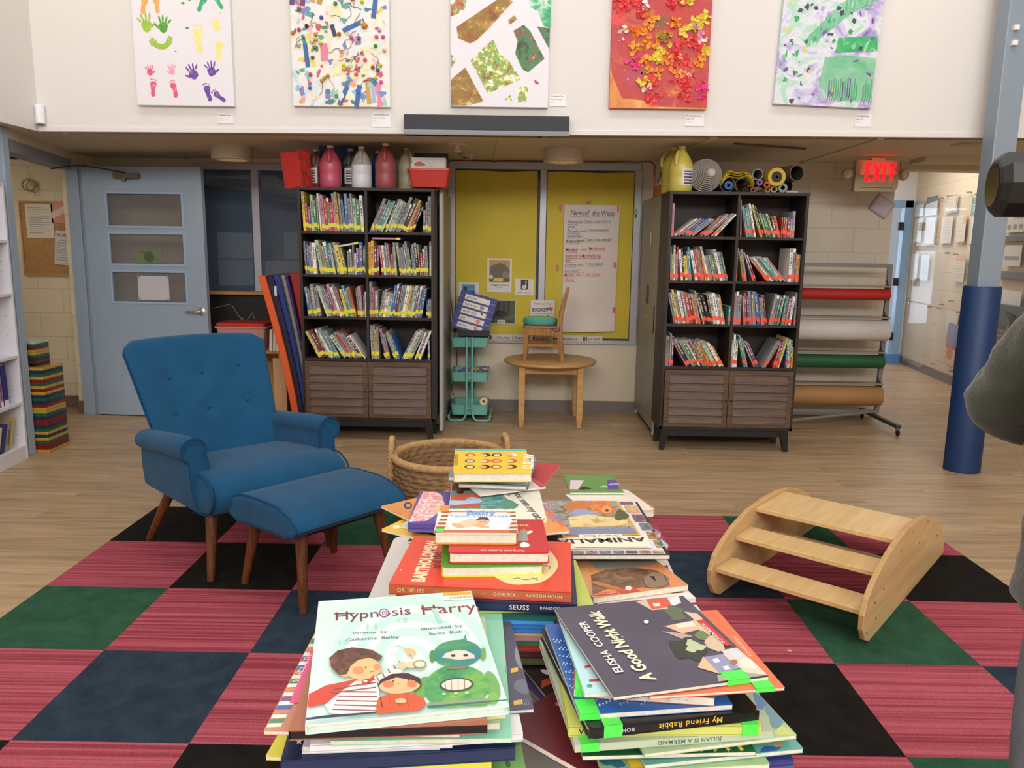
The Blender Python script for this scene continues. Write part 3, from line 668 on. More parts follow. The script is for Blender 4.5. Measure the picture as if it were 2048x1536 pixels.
tag(q.build('cord', loc=(-.567, 6.61, 0)), 'thin reddish cord hanging by the cabinet behind the cart', 'cord')
# ------------------------------------------------------------ books on the two dark bookcases
BC = {'w': ('e4e1dc', 'white'), 'c': ('d6c8a6', 'cream'), 'y': ('d8c34f', 'yellow'), 'o': ('d09a40', 'amber'), 'r': ('b23a35', 'red'), 'm': ('6d2e33', 'maroon'),
      'i': ('b98494', 'dusty pink'), 'p': ('6c4c7a', 'purple'), 'b': ('3c70b4', 'bright blue'), 'n': ('2a3a64', 'navy'), 'l': ('9fb9d6', 'pale blue'), 't': ('3b8f90', 'teal'),
      'g': ('3d7a4b', 'green'), 's': ('a9bca4', 'sage green'), 'v': ('8d8a48', 'olive'), 'k': ('242429', 'black'), 'e': ('898c95', 'grey'), 'd': ('8a6848', 'brown'), 'f': ('c2683f', 'rust orange')}
pagem = mat('page_paper', 'd9d2c2', .8, var=(140, .10, (1, 1, 1)))
ORD = ['first', 'second', 'third', 'fourth', 'fifth', 'sixth', 'seventh', 'eighth', 'ninth', 'tenth', 'eleventh', 'twelfth', 'thirteenth', 'fourteenth', 'fifteenth', 'sixteenth', 'seventeenth', 'eighteenth', 'nineteenth', 'twentieth',
       'twenty-first', 'twenty-second', 'twenty-third', 'twenty-fourth', 'twenty-fifth', 'twenty-sixth', 'twenty-seventh', 'twenty-eighth', 'twenty-ninth', 'thirtieth', 'thirty-first', 'thirty-second']
CELLS = {
 ('L', 0, 0): [(-3, 'y26 r18 p16 s24 g20 n22'), (-5, 'w25 i24 r21 c22 r19 i25 o26'), (-6, 'l16 d25 c21'), (-3, 'b25 l22 n25 s22 g21 w24')],
 ('L', 0, 1): ['|', (24, 'c24 d24 l20 n23 t21 s22 k24 w24 s22 c21 c25 d20 k24 o23 c20 r17 k18'), (0, 'p15 e20 l24')],
 ('L', 1, 0): [(-3, 'm21 l22 b20 l19 n21 w21'), (-9, 's23 c20 o19 t22 p20 s21'), (-13, 'c18 w22 y20 v18'), '|', (-2, 'e16 l17'), (0, 'e20 w14 p18 b22 m19 g20')],
 ('L', 1, 1): [(0, 'o22 o23 m20 p20'), (-6, 'r20 w20 c20 d22 i21'), (-4, 'f14 l19 s22'), (-9, 'n22 c18 e19 d21 c23 g19'), (-6, 'l18 e21 k22 s21'), (-3, 'r15 d18 c20'), '|', (0, 'w23')],
 ('L', 2, 0): [(-8, 'b20 l19 d17 n22 c20'), (-19, 'w22 s21 e21 n22 p19 i23 w21 c23 i21'), (-14, 'y19 t22 s18 c20 f21'), '|', (-5, 'g19 e20 i21'), (0, 'c15 w17')],
 ('L', 2, 1): [(0, 'c24 i20 r19 d18'), (10, 'c18 d19 w17 s16 b22 b23 m21 c22 e22'), (11, 'w22 y22 e21 s22 p21 n22 e22 b20'), '|', (0, 'k12 e12')],
 ('L', 3, 0): [(-27, 'y20 d20 m21 m18 s22 w21 l23 t21 e21'), (-34, 's18 e18 f21 i21 c20 d19 m20 w19'), '|'],
 ('L', 3, 1): [(-2, 'w23 c22 s23 o20 l22'), (-11, 'k22 i21 c17'), (-20, 'd18 s20 v19 b18'), '|', (27, 'e21 w21 s22 c21 d20'), (22, 'w20 p20 w21'), (0, 'n13')],
 ('R', 0, 0): [(0, 'i21'), '|', (52, 'w18 l18 n18 p17 b18 s18 e17'), (46, 'm19 r19 c20 d20 r20'), (42, 's20 n19 w19'), '|'],
 ('R', 0, 1): [(-3, 'c24'), (-13, 'l20 t19 n20 w22'), (-20, 'v21 y22 k21'), (-22, 'g16 g16 g15 s16'), (-16, 'm13 f14'), (0, 'r13 m13 r13 p13 n12 e17 w17'), '|'],
 ('R', 1, 0): [(-2, 'd22 v17 w23 e17 r22'), (-7, 'w20 k21 y16 n19 t22'), (-13, 'w20 r20 c21 f20 o15'), (-16, 'w23 c16 s17 g17 p18 w21 e19 g19'), '|'],
 ('R', 1, 1): [(0, 'c22'), (-11, 'v20 g20 i21'), (-22, 'n20 m18'), (-41, 'r20 o20 w20 c20 t20 s19 i20'), '|', (0, 'w22 e22 r19 o18 l18')],
 ('R', 2, 0): [(-14, 'n21 e21 w21 y23 c21 m20 w22 n22 r21 m20 o20 i20'), (-18, 's23 k21 k19'), (-13, 'm20 s20 w21 n20 w18 o20'), '|', (0, 't12')],
 ('R', 2, 1): [(0, 'i21 c22 e20'), (-6, 'n19 r21 p19 e22 n20 l22'), (-9, 'b22 b21 c18 p20 m20'), '|', (9, 'n21 l20 t19 r19 g18 n20'), (6, 't19 c19 d18 m19 w19'), (0, 'l22')],
 ('R', 3, 0): [(0, 'c20 d22 p20'), (-31, 'i18 k20 e19 g19 w20 m19 e20 y17 v18 r19 o18 s19 g18 w18 o15'), '|'],
 ('R', 3, 1): [(0, 'n18 w22 w18'), (-14, 'g19 t22 e20'), (-27, 'n18 p19 m18'), '|', (28, 'd20 c21 c19'), (14, 'r18 p19 n19 y21'), (0, 'b17 s19 g19 y14')],
}
def rect_lean(x, t, h, a):
    s, c = math.sin(rad(a)), math.cos(rad(a)); z0 = t*s if a > 0 else 0
    return [(x+px*c+pz*s, z0-px*s+pz*c) for px, pz in ((0, 0), (t, 0), (t, h), (0, h))]
def hit(A, B, eps=.0004):
    for P, Q in ((A, B), (B, A)):
        for i in range(4):
            dx, dz = P[(i+1) % 4][0]-P[i][0], P[(i+1) % 4][1]-P[i][1]; nx, nz = dz, -dx; l = math.hypot(nx, nz); nx /= l; nz /= l
            if min((q[0]-P[i][0])*nx+(q[1]-P[i][1])*nz for q in Q) > eps: return False
    return True
def pack(cell, w, th):
    out = []; prev = []; k = 0; gaps = []
    for it in cell:
        if it == '|': gaps.append(len(out)); continue
        a, toks = it
        for tk in toks.split():
            c, h = tk[0], int(tk[1:])*.01; t = th[k]; k += 1
            x = prev[-1][0] if prev else -.02
            if prev: x = max(x, min(p[0] for p in prev[-1][1])) - (.08 if a < 0 else 0)
            lo = -1
            while True:
                R = rect_lean(x, t, h, a)
                if min(p[0] for p in R) >= .0015 and not any(hit(R, p[1]) for p in prev[-7:]): break
                x += .0006
            prev.append((x, R)); out.append([x, t, h, a, c, R])
    right = max(max(p[0] for p in o[5]) for o in out)
    return out, right, gaps
def shelf_book(t, h, d, c, tagc, rnd, idx):
    col, _ = BC[c]; cm = mat('cover_'+c, col, .45, var=(22, .10))
    q = MB(); e = min(.0018, t*.2)
    ring = [(e, 0), (t-e, 0), (t, e), (t, d), (0, d), (0, e)]
    q.prism(ring, .0, h, pagem, None, cm)
    q.add([(x, y, z) for z in (0, h) for x, y in ((0, d), (t, d))], [(0, 1, 3, 2)], pagem, T(0, .0002, 0))
    dark = c in 'nkmpbtgrdv'
    ink = flat(rnd.choice(['e9e2cf', 'd8c98a', 'cfd6e2']) if dark else rnd.choice(['3a3340', '5a2f2f', '2f4a63']))
    z = h*rnd.uniform(.38, .5)
    while z < h*.86:
        g = rnd.uniform(.004, .009); ww = t*rnd.uniform(.28, .5)
        q.b2(t/2-ww/2, t/2+ww/2, -.0003, 0, z, z+g, ink); z += g+rnd.uniform(.002, .006)+(.012 if rnd.random() < .2 else 0)
    if rnd.random() < .35:
        c2 = mat('cover_'+rnd.choice('wcldn'), '888888'); q.b2(e*.8, t-e*.8, -.0003, .002, h*.88, h*.995, c2)
    o = q.build('picture_book')
    z0 = rnd.uniform(.012, .03)
    q = MB(); q.b2(-.0004, t+.0004, -.0006, .018, z0, z0+.027, tagc); q.build('spine_tag', o)
    return o
ytag = mat('yellow_tape', 'dcd43a', .4); rtag = mat('red_tape', 'f0553f', .4)
rnd = random.Random(11)
rowname = ['top', 'second', 'third', 'lowest']
for (side, r, hf), cell in CELLS.items():
    X0, Y0, w, zt = (LBX, LBY, LBW, LBT) if side == 'L' else (RBX, RBY, RBW, RBT)
    step = (zt-.60)/4; zf = .60+(3-r)*step
    cw = w/2-.029; cx0 = X0+(.02 if hf == 0 else w/2+.009)
    ntot = sum(len(it[1].split()) for it in cell if it != '|')
    th = [rnd.choice([.007, .009, .011, .013, .016, .02])*rnd.uniform(.9, 1.1) for _ in range(ntot)]
    goal = {('R', 0, 0): .03, ('L', 3, 1): .05, ('R', 3, 1): .05, ('R', 0, 1): .05, ('R', 2, 0): .015, ('R', 3, 0): .02, ('R', 1, 0): .03}.get((side, r, hf), .006)
    for _ in range(26):
        out, right, gaps = pack(cell, cw, th)
        if cw-goal-.008 <= right <= cw-.0015: break
        f = .93 if right > cw-.0015 else 1.045
        th = [max(.0045, min(.030, x*f)) for x in th]
    slack = cw-.002-right
    for n_, b in enumerate(out):
        dx = slack*(sum(1 for g in gaps if g <= n_)/len(gaps)) if gaps and slack > 0 else 0
        x, t, h, a, c, R = b
        h = min(h+.006, .268)
        o = shelf_book(t, h, rnd.uniform(.19, .235), c, ytag if side == 'L' else rtag, rnd, n_)
        o.location = (cx0+x+dx, Y0+rnd.uniform(.008, .028), zf+(t*math.sin(rad(a)) if a > 0 else 0)); o.rotation_euler = (0, rad(a), 0)
        tag(o, '%s book, %s from left, %s row %s, bookcase under %s' % (BC[c][1], ORD[n_], rowname[r], 'left half' if hf == 0 else 'right half', 'paint jugs' if side == 'L' else 'paper rolls'),
            'book', 'picture books in the left bookcase' if side == 'L' else 'picture books in the right bookcase')
# two books laid on top of the second row
for (x, z, a, col, lab, ln) in ((LBX+.245, LBY and 1.374, -11, 'd', 'brown book laid slantwise on two upright books, second row of the left bookcase', .17), (LBX+.505, 1.4375, 0, 'p', 'purple book lying flat on upright books, second row right half', .20)):
    q = MB(); q.b2(0, ln, 0, .2, 0, .014, mat('cover_'+col, '888888')); q.b2(.003, ln-.003, -.0004, .002, .003, .011, pagem if col == 'd' else mat('cover_i', '888888'))
    o = q.build('picture_book', loc=(x, LBY+.02, z), rot=(0, rad(a), 0)); tag(o, lab, 'book', 'picture books in the left bookcase')
    q = MB(); q.b2(ln-.03, ln-.004, -.001, .02, -.0004, .0145, ytag); q.build('spine_tag', o)
# ------------------------------------------------------------ things on top of the bookcases
def jug(name, loc, label, liquid, top, r=.074, h=.285, fill=.66, rz=0, cap='d9d2c8', lab=False, sc=1):
    j = thing(name, label, 'paint jug', loc, rad(rz))
    H = h
    prof = [(0, 0), (r*.9, 0), (r, .012), (r, H*.30), (r*.97, H*.32), (r, H*.34), (r, H*.56), (r*.96, H*.62), (r*.72, H*.76), (r*.42, H*.88), (r*.27, H*.93), (r*.26, H*.955), (0, H*.955)]
    q = MB(); low = [p for p in prof if p[1] <= H*fill+.02]; hi = [p for p in prof if p[1] >= H*fill-.03]
    k = max(i for i, p in enumerate(prof) if p[1] <= H*fill)
    q.lathe(prof[:k+1], liquid, 28); q.lathe(prof[k:], top, 28); bdy = q.build('body', j, smooth=50)
    q = MB(); q.tube([(0, -r*.42, H*.90), (0, -r*.80, H*.86), (0, -r*1.02, H*.76), (0, -r*1.06, H*.66), (0, -r*.98, H*.58)], [.010, .012, .012, .012, .012], top, 10); q.build('handle', j, smooth=60)
    q = MB(); q.lathe([(0, H*.95), (r*.3, H*.95), (r*.31, H), (0, H)], mat('cap_'+cap, cap, .5), 18); q.build('cap', j, smooth=40)
    if lab:
        q = MB(); q.grid(lambda u, v: ((r+.0008)*math.cos(-PI/2+lab[0]+(u-.5)*1.3), (r+.0008)*math.sin(-PI/2+lab[0]+(u-.5)*1.3), H*(.14+.38*v)), 12, 2, flat('dedad2'))
        for i in range(5):
            q.grid(lambda u, v: ((r+.0014)*math.cos(-PI/2+lab[0]+(u-.5)*.9), (r+.0014)*math.sin(-PI/2+lab[0]+(u-.5)*.9), H*(.17+.065*i+(.05 if i < 4 else .03)*v*.7)), 8, 2, flat(lab[1] if i % 2 else '4a4a50'))
        q.build('label', j)
    return j
zt = 1.7855
jug('paint_jug', (-1.315, 5.60, zt), 'pink paint jug on the left bookcase, next to the red basket', mat('pink_paint', 'c0536b', .35), mat('pink_stain', 'b04a55', .4), .075, .285, rz=8)
jug('paint_jug', (-1.098, 5.60, zt), 'white paint jug with smudged shoulders, between the pink and brownish red jugs', mat('white_paint', 'd7dbe6', .35), mat('white_smudge', 'a9a7a2', .45, var=(25, .2)), .070, .28, .56, rz=5)
jug('paint_jug', (-.931, 5.60, zt), 'tall brownish red paint jug on the left bookcase, right of the white jug', mat('brick_paint', '9c4d50', .4), mat('brick_stain', '9a4a48', .45), .073, .305, rz=5)
jug('paint_jug', (-.795, 5.665, zt), 'grey jug with yellow paint left, beside the red plastic bin', mat('yellow_dregs', 'c2a63c', .4), mat('dull_jug', '8f8a72', .45), .062, .285, .22, rz=40, cap='b09a3e', lab=(.5, '3b5a9a'))
jug('paint_jug', (-1.44, 5.70, zt), 'dark red paint jug with white label, half hidden behind the pink jug', mat('oxblood_paint', '6d2a30', .4), mat('oxblood_top', '7a4a48', .45), .062, .27, .6, lab=(-.3, '333333'))
jug('paint_jug', (-1.20, 5.73, zt), 'dark paint jug with a white label behind the white jug', mat('dark_paint', '35383f', .4), mat('dark_paint_top', '50524f', .45), .066, .28, lab=(.1, '2a2a2e'))
jug('paint_jug', (-1.01, 5.745, zt), 'navy blue paint jug standing behind the brownish red jug', mat('navy_paint', '25305e', .4), mat('navy_paint_top', '39416a', .45), .060, .27)
redp = mat('red_plastic', 'c8342a', .35)
bk2 = MB()
for i in range(7): bk2.b2(-.055+i*.0165, -.048+i*.0165, -.004, .004, 0, .24, redp)
for z in (0, .06, .12, .18, .235): bk2.b2(-.055, .058, -.004, .004, z, z+.018, redp)
bk2.b2(-.055, -.047, 0, .16, 0, .24, redp); bk2.b2(-.055, .058, 0, .16, 0, .006, redp)
tag(bk2.build('letter_basket', loc=(-1.462, 5.545, zt), rot=(0, rad(-9), rad(62)), bevel=.002), 'red slotted plastic basket standing at the left end of the bookcase top', 'basket')
q = MB(); q.b2(-.13, .13, -.05, .05, 0, .305, mat('navy_plastic', '1d2d62', .4))
tag(q.build('file_box', loc=(-1.31, 5.845, 1.8005), bevel=.006), 'navy blue file box standing behind the pink paint jug', 'box')
def bin_(name, loc, w, d, h, m, label, cat, rz=0, flare=.85):
    o = thing(name, label, cat, loc, rad(rz)); q = MB(); P = rrect(w, d, .02, 3); n = len(P)
    L = [(0, flare), (h, 1), (h, 1.06), (h-.012, 1.06), (h-.012, 1.04), (h, 1.04), (h, .97), (.006, flare*.96)]
    L = [(0, flare), (h-.014, .985), (h-.014, 1.05), (h, 1.05), (h, .965), (.005, flare*.95)]
    q.add([(x*s_, y*s_, z) for z, s_ in L for x, y in P], [tuple(range(n))[::-1]]+[(k*n+i, k*n+(i+1) % n, (k+1)*n+(i+1) % n, (k+1)*n+i) for k in range(len(L)-1) for i in range(n)]+[tuple(range((len(L)-1)*n, len(L)*n))], m)
    q.build('tub', o, smooth=35); return o
bin_('plastic_bin', (-.63, 5.66, 1.8005), .285, .22, .125, redp, 'red plastic bin holding a white box at the right end of the left bookcase', 'bin', 2)
q = MB(); X = T(0, 0, 0); wb = mat('white_card', 'dcd6d2', .6); q.b2(-.12, .12, -.06, .06, 0, .195, wb)
q.prism([(-.10, .145), (-.095, .158), (-.075, .166), (-.055, .168), (-.035, .155), (-.02, .15), (-.022, .14), (-.035, .138), (-.09, .138)], 0, .0006, flat('b8453c'), T(0, -.0605, 0) @ UPRIGHT)
for i in range(3): q.b2(.0, .045-.01*i, -.0608, -.06, .158-.012*i, .161-.012*i, flat('9a8f8c'))
tag(q.build('supply_box', loc=(-.635, 5.665, 1.807), bevel=.002), 'white box with a small red car picture standing inside the red bin', 'box')
q = MB(); q.b2(-.12, .12, -.012, .012, 0, .24, mat('dark_book', '2d2f3a', .6)); tag(q.build('dark_folder', loc=(-.63, 5.755, 1.807), bevel=.002), 'dark folder standing behind the white box in the red bin', 'folder')
q = MB(); q.tube([(0, 0, 0), (.003, -.01, -.04), (0, -.008, -.09), (.004, -.008, -.12)], .004, flat('1a1a1a'), 8); tag(q.build('strap', loc=(-.575, 5.715, 1.795), smooth=60), 'short black strap dangling beside the red bin', 'strap')

# right bookcase top
jug('paint_jug', (1.098, 5.50, zt), 'yellow paint jug with side labels at the front corner of the right bookcase', mat('lemon_paint', 'cfc15a', .35), mat('lemon_paint', 'cfc15a', .35), .080, .30, .7, rz=-35, cap='ddd08a', lab=(1.15, '4a3a8a'))
jug('paint_jug', (1.075, 5.68, zt), 'second yellow paint jug with open loop handle, behind the front yellow jug', mat('lemon_dark', 'b3a544', .35), mat('lemon_dark', 'b3a544', .35), .076, .315, .7, rz=-90, cap='d0c070', lab=(-.9, '4a3a8a'))
cad = thing('paint_caddy', 'orange wire caddy holding a row of small paint bottles on the right cabinet', 'caddy', (1.085, 6.0, 1.8005))
q = MB(); q.b2(-.04, .045, -.16, .24, 0, .01, mat('orange_plastic', 'c4532f', .4)); q.b2(-.045, -.04, -.16, .24, 0, .07, mat('orange_plastic', 'c4532f', .4)); q.b2(-.045, -.04, .2, .24, 0, .2, mat('orange_plastic', 'c4532f', .4)); q.b2(-.045, -.04, -.16, -.14, 0, .05, mat('orange_plastic', 'c4532f', .4)); q.build('holder', cad)
for i, c in enumerate(('d9d4c8', 'cfc7bb', 'a9a18f', 'd6cfc4', '5c5560')):
    o = thing('paint_bottle', 'small white-labelled paint bottle in the orange caddy, %s from the front' % ORD[i], 'bottle', (1.085, 5.875+.075*i, 1.8107), group='small paint bottles in the caddy')
    q = MB(); q.lathe([(0, 0), (.028, 0), (.03, .005), (.03, .10), (.012, .135), (.011, .15), (0, .15)], mat('bottle_'+c, c, .4), 16); q.build('body', o, smooth=40)
    q = MB(); q.lathe([(0, .15), (.013, .15), (.009, .175), (0, .176)], flat(('2b2b30', '3a4a8a', 'd8cf5a', '2b2b30', '8a3a3a')[i]), 12); q.build('cap', o, smooth=40)
    q = MB(); q.b2(-.0315, -.0305, -.015, .015, .02, .09, flat('efeae0')); q.b2(-.0320, -.0315, -.008, .008, .04, .07, flat('2a2a40')); q.build('label', o)
# roll of white felt seen end on
q = MB(); felt = mat('grey_felt', '9d948c', .95, bump=(120, .4))
for i in range(9):
    r0, r1 = .110-.012*i, .110-.012*(i+1)
    z = .011*i; q.lathe([(r0, z-.012), (r0, z-.003), (r0-.003, z+.001), (r0-.0085, z), (r1+.001, z-.006), (max(r1, .0), z-.002)], felt, 36)
q.lathe([(.110, -.003), (.111, -.25), (0, -.25)], felt, 36)
q.lathe([(.035, .05), (.03, .075), (.022, .088), (.014, .092), (0, .085)], mat('felt_tip', 'c2b7ab', .95), 20, T(.02, .01, 0))
tag(q.build('felt_roll', loc=(1.262, 5.475, 1.8975), rot=(rad(90), 0, 0), smooth=60), 'fat roll of grey-white felt seen end on, beside the yellow jugs', 'roll')
def roll(loc, r, L, col, label, yaw=0, pitch=0, wall=.004, inner=None, ri=None, core=None, name='paper_roll'):
    """a roll lying roughly along y with its near end at loc"""
    m = mat('roll_'+col, col, .6); ri = ri if ri is not None else r-wall
    o = thing(name, label, 'roll', loc, rot=(rad(-90+pitch), 0, rad(yaw)), group=None)
    q = MB(); q.lathe([(ri, 0), (r, 0), (r, L), (ri, L), (ri, 0)], m, 28)
    if inner: 
        q.lathe([(ri-.0004, .0005), (ri-.0004, L*.98)], mat('roll_'+inner, inner, .7), 28)
    q.build('tube', o, smooth=40)
    if core:
        q = MB(); q.lathe([(core[0], -.002), (core[1], -.002), (core[1], .04), (core[0], .04), (core[0], -.002)], mat('core_'+core[2], core[2], .6), 24)
        if len(core) > 3:
            for k in range(6): q.b2(core[0]*.9, core[1], -.004, .004, .004, .012, mat('core_'+core[2], core[2], .6), RZ(60*k))
        q.build('core', o, smooth=40)
    return o
z0 = 1.7855
roll((1.408, 5.46, z0+.054), .050, .24, '6b5440', 'brown cardboard roll holding a blue roll inside, next to the grey-white felt roll', inner='3a3028')
roll((1.416, 5.455, z0+.048), .029, .22, '2f5fa8', 'blue paper roll tucked inside the brown cardboard roll', ri=.010, core=(.009, .014, '10182a'))
roll((1.503, 5.455, z0+.048), .046, .24, '4d5a3c', 'green paper roll with hollow green inside, right of the brown roll', inner='1f4a2c', wall=.003)
roll((1.565, 5.50, z0+.072), .028, .22, 'c8503a', 'orange-red paper roll squeezed behind the green roll', inner='e07a60', wall=.005)
roll((1.540, 5.49, z0+.019), .018, .2, '57483c', 'small brown tube lying on the bookcase under the green roll', inner='2a2420')
roll((1.588, 5.47, z0+.020), .0195, .24, '6b4c3a', 'brown cardboard tube with round hole beside the orange tube', ri=.008)
roll((1.612, 5.47, z0+.123), .036, .24, 'a9a7b4', 'white hollow paper roll on top of the pile, left of the big yellow roll', inner='6f6c74')
roll((1.637, 5.50, z0+.075), .024, .22, '6d3f86', 'purple paper roll below the white hollow roll', ri=.010, core=(.010, .016, 'b9a2c6'))
roll((1.665, 5.43, z0+.052), .020, .26, 'd0642c', 'long orange tube lying slantwise in front of the pile', yaw=-35, ri=.011, inner='4a2a1c')
roll((1.729, 5.43, z0+.105), .060, .25, 'c9ab35', 'big yellow paper roll with a black spoked core', ri=.036, core=(.010, .034, '1f1f22', 1))
roll((1.682, 5.455, z0+.019), .016, .22, 'b0945c', 'small tan tube under the orange tube', ri=.009)
roll((1.722, 5.45, z0+.025), .022, .22, 'b7ab62', 'pale yellow tube under the big yellow roll', ri=.014, inner='8a8250')
roll((1.781, 5.45, z0+.036), .031, .24, '8b8d8c', 'grey-white roll with a small round hole, right of the pale yellow tube', ri=.014, inner='1c1c1e')
roll((1.835, 5.55, z0+.052), .045, .18, '4c453c', 'dark brown paper roll half hidden behind the grey-white roll', inner='2c2822')
roll((1.872, 5.46, z0+.135), .056, .24, '5f5240', 'large loose brown paper roll sticking out at the top right', yaw=14, pitch=0, inner='2e2a24', wall=.008)
roll((1.80, 5.42, z0+.0085), .008, .1, 'cfc9c2', 'thin white paper tube lying at the bookcase edge', yaw=-60, ri=.003)
q = MB()
def crumple(u, v):
    x = (u-.5)*.23; y = (v-.5)*.24; return (x, y, .014*math.sin(9*u+3*v)+.012*math.sin(14*v-5*u)-.45*abs(u-.5)**2.6)
q.grid(crumple, 18, 18, mat('yellow_paper', 'c9b12e', .6)); 
q.grid(lambda u, v: tuple(Vector(crumple(u, v))*Vector((.96, 1, 1)) if False else (crumple(u, v)[0]*.94, crumple(u, v)[1], crumple(u, v)[2]*.8+.014)), 18, 18, mat('yellow_paper', 'c9b12e', .6))
q.grid(lambda u, v: (crumple(u, v)[0]*.85, crumple(u, v)[1]*.98, crumple(1-u, v)[2]*.7+.026), 18, 18, mat('yellow_paper', 'c9b12e', .6))
tag(q.build('crumpled_paper', loc=(1.475, 5.57, z0+.115), smooth=60, solid=.001), 'crumpled yellow paper sheets lying over the brown and green rolls', 'paper')
# ------------------------------------------------------------ measured photo points on a known plane
def at(px, py, Y):
    d = _rt*((px-1024)/1564)-_up*((py-768)/1564)+_f
    return Vector((0, 0, 1.38))+d*(Y/d.y)
def splash(name, cols, scale=6, dist=1.5, stretch=(1, 1, 1), rough=.5, detail=6, seed=0):
    if name in MATS: return MATS[name]
    M = mat(name, cols[0][1], rough); nt = M.node_tree; L = nt.links; b = nt.nodes['Principled BSDF']
    tc = nd(nt, 'ShaderNodeTexCoord'); mp = nd(nt, 'ShaderNodeMapping'); mp.inputs['Scale'].default_value = stretch; mp.inputs['Location'].default_value = (seed, seed*.7, seed*1.3)
    L.new(tc.outputs['Object'], mp.inputs[0])
    n = nd(nt, 'ShaderNodeTexNoise'); n.inputs['Scale'].default_value = scale; n.inputs['Detail'].default_value = detail; n.inputs['Distortion'].default_value = dist; n.inputs['Roughness'].default_value = .62
    L.new(mp.outputs[0], n.inputs['Vector'])
    r = nd(nt, 'ShaderNodeValToRGB'); e = r.color_ramp.elements
    e[0].position, e[0].color = cols[0][0], lin(cols[0][1]); e[1].position, e[1].color = cols[-1][0], lin(cols[-1][1])
    for p, c in cols[1:-1]:
        k = e.new(p); k.color = lin(c)
    L.new(n.outputs[0], r.inputs[0]); L.new(r.outputs[0], b.inputs['Base Color'])
    return M
def blob(cx, cy, rx, ry, a=0, n=18, wob=0, seed=0):
    r_ = random.Random(seed); ph = r_.uniform(0, 6); k = r_.choice([3, 4, 5]); ca, sa = math.cos(rad(a)), math.sin(rad(a)); P = []
    for i in range(n):
        t = 2*PI*i/n; w = 1+wob*math.sin(k*t+ph)+wob*.5*math.sin(7*t+ph*2); x, y = rx*math.cos(t)*w, ry*math.sin(t)*w
        P.append((cx+x*ca-y*sa, cy+x*sa+y*ca))
    return P
def strip(p, q_, w):
    a, b = Vector(p), Vector(q_); d = (b-a).normalized(); n = Vector((-d.y, d.x))*w/2
    return [tuple(a-n), tuple(b-n), tuple(b+n), tuple(a+n)]
cvw = mat('canvas_white', 'e6e4ea', .6, bump=(350, .1))
CW, CH, CD = .615, .915, .034
def canvas(x0, z0, label, base, tilt=0):
    o = thing('painting', label, 'painting', (x0, 5.199, z0), rot=(0, rad(-tilt), 0))
    q = MB(); q.b2(0, CW, -CD, 0, 0, CH, base); o2 = q.build('canvas', o, bevel=.002); return o, o2
FACE = T(0, -CD-.0004, 0) @ UPRIGHT
# 1: hand and foot prints
o, cv = canvas(-2.43, 2.249, 'white canvas with coloured hand and foot prints, leftmost of the five paintings', cvw)
q = MB()
def hand(x, y, s, a, m, seed, flip=1):
    s *= 1.75; q = MB(); X = FACE @ T(x, y, 0) @ RZ(a)
    q.poly([(px, py, .0002) for px, py in blob(0, 0, s*.42, s*.46, 0, 18, .08, seed)], m, X)
    for i, (fa, l, fx) in enumerate(((38, .62, -.36), (14, .8, -.16), (-2, .88, .05), (-18, .78, .24))):
        d = Vector((-math.sin(rad(fa*flip)), math.cos(rad(fa*flip)))); c = Vector((fx*s*flip, .32*s))+d*l*s*.42
        q.poly([(px, py, .0003+.00005*i) for px, py in blob(c.x, c.y, s*.085, s*l*.42, fa*flip, 12, .06, seed+i)], m, X)
    q.poly([(px, py, .0003) for px, py in blob(.52*s*flip, .0, s*.10, s*.34, -52*flip, 12, .05, seed+9)], m, X); q.build('hand_print', cv)
def foot(x, y, s, a, m, seed, flip=1):
    s *= 1.15; q = MB(); X = FACE @ T(x, y, 0) @ RZ(a)
    P = [(-.16, -.95), (.0, -1.02), (.15, -.93), (.17, -.6), (.10, -.2), (.22, .15), (.27, .45), (.18, .65), (-.1, .68), (-.27, .5), (-.25, .1), (-.2, -.3), (-.2, -.7)]
    q.poly([(px*s*flip*1.35, py*s, .0002) for px, py in P], m, X)
    for i, (tx, ty, r) in enumerate(((-.2, .86, .105), (-.05, .9, .075), (.07, .87, .065), (.17, .81, .06), (.25, .73, .05))):
        q.poly([(px, py, .0003) for px, py in blob(tx*s*flip*1.3, ty*s, r*s, r*s*1.1, 0, 10)], m, X)
    q.build('foot_print', cv)
def pm(c, c2): return splash('print_'+c, [(.3, c2), (.5, c), (.72, c)], 38, 1, rough=.55)
lg, dg, yl, pk, pu, orr, gr = pm('97c23c', 'c8dc8e'), pm('4f9a34', '8dbd62'), pm('ece389', 'f2efbe'), pm('e0567c', 'f0b3c2'), pm('6a3f9e', 'a98cc8'), pm('f0a758', 'f3cfa0'), pm('3aae76', '9ad5b6')
def l1(px, py): return ((px-(260+15*py/210))/ (198-5*py/210)*CW, (210-py)*CW/195)
hand(*l1(293, 60), .045, 8, lg, 1); hand(*l1(326, 62), .04, -5, dg, 2, -1); foot(*l1(288, 20), .05, -14, orr, 3); foot(*l1(312, 18), .05, 6, orr, 4, -1)
hand(*l1(300, 147), .026, 0, pk, 5); hand(*l1(344, 145), .026, 10, pm('ef9db3', 'f7d6de'), 6, -1); foot(*l1(307, 176), .048, -4, pk, 7); foot(*l1(348, 178), .048, 12, pk, 8, -1)
hand(*l1(387, 150), .038, 22, pu, 9, -1); hand(*l1(423, 144), .036, 5, pu, 10); foot(*l1(416, 183), .05, 14, pu, 11); foot(*l1(437, 190), .045, 52, pu, 12)
foot(*l1(397, 82), .075, 0, yl, 13); foot(*l1(438, 103), .055, -5, yl, 14); hand(*l1(432, 60), .03, 0, yl, 15); foot(*l1(404, 16), .05, -28, gr, 16); foot(*l1(436, 12), .045, 28, gr, 17)
P = []
for i in range(11):
    t = rad(205+i*13); P.append((.062*math.cos(t), .05*math.sin(t)))
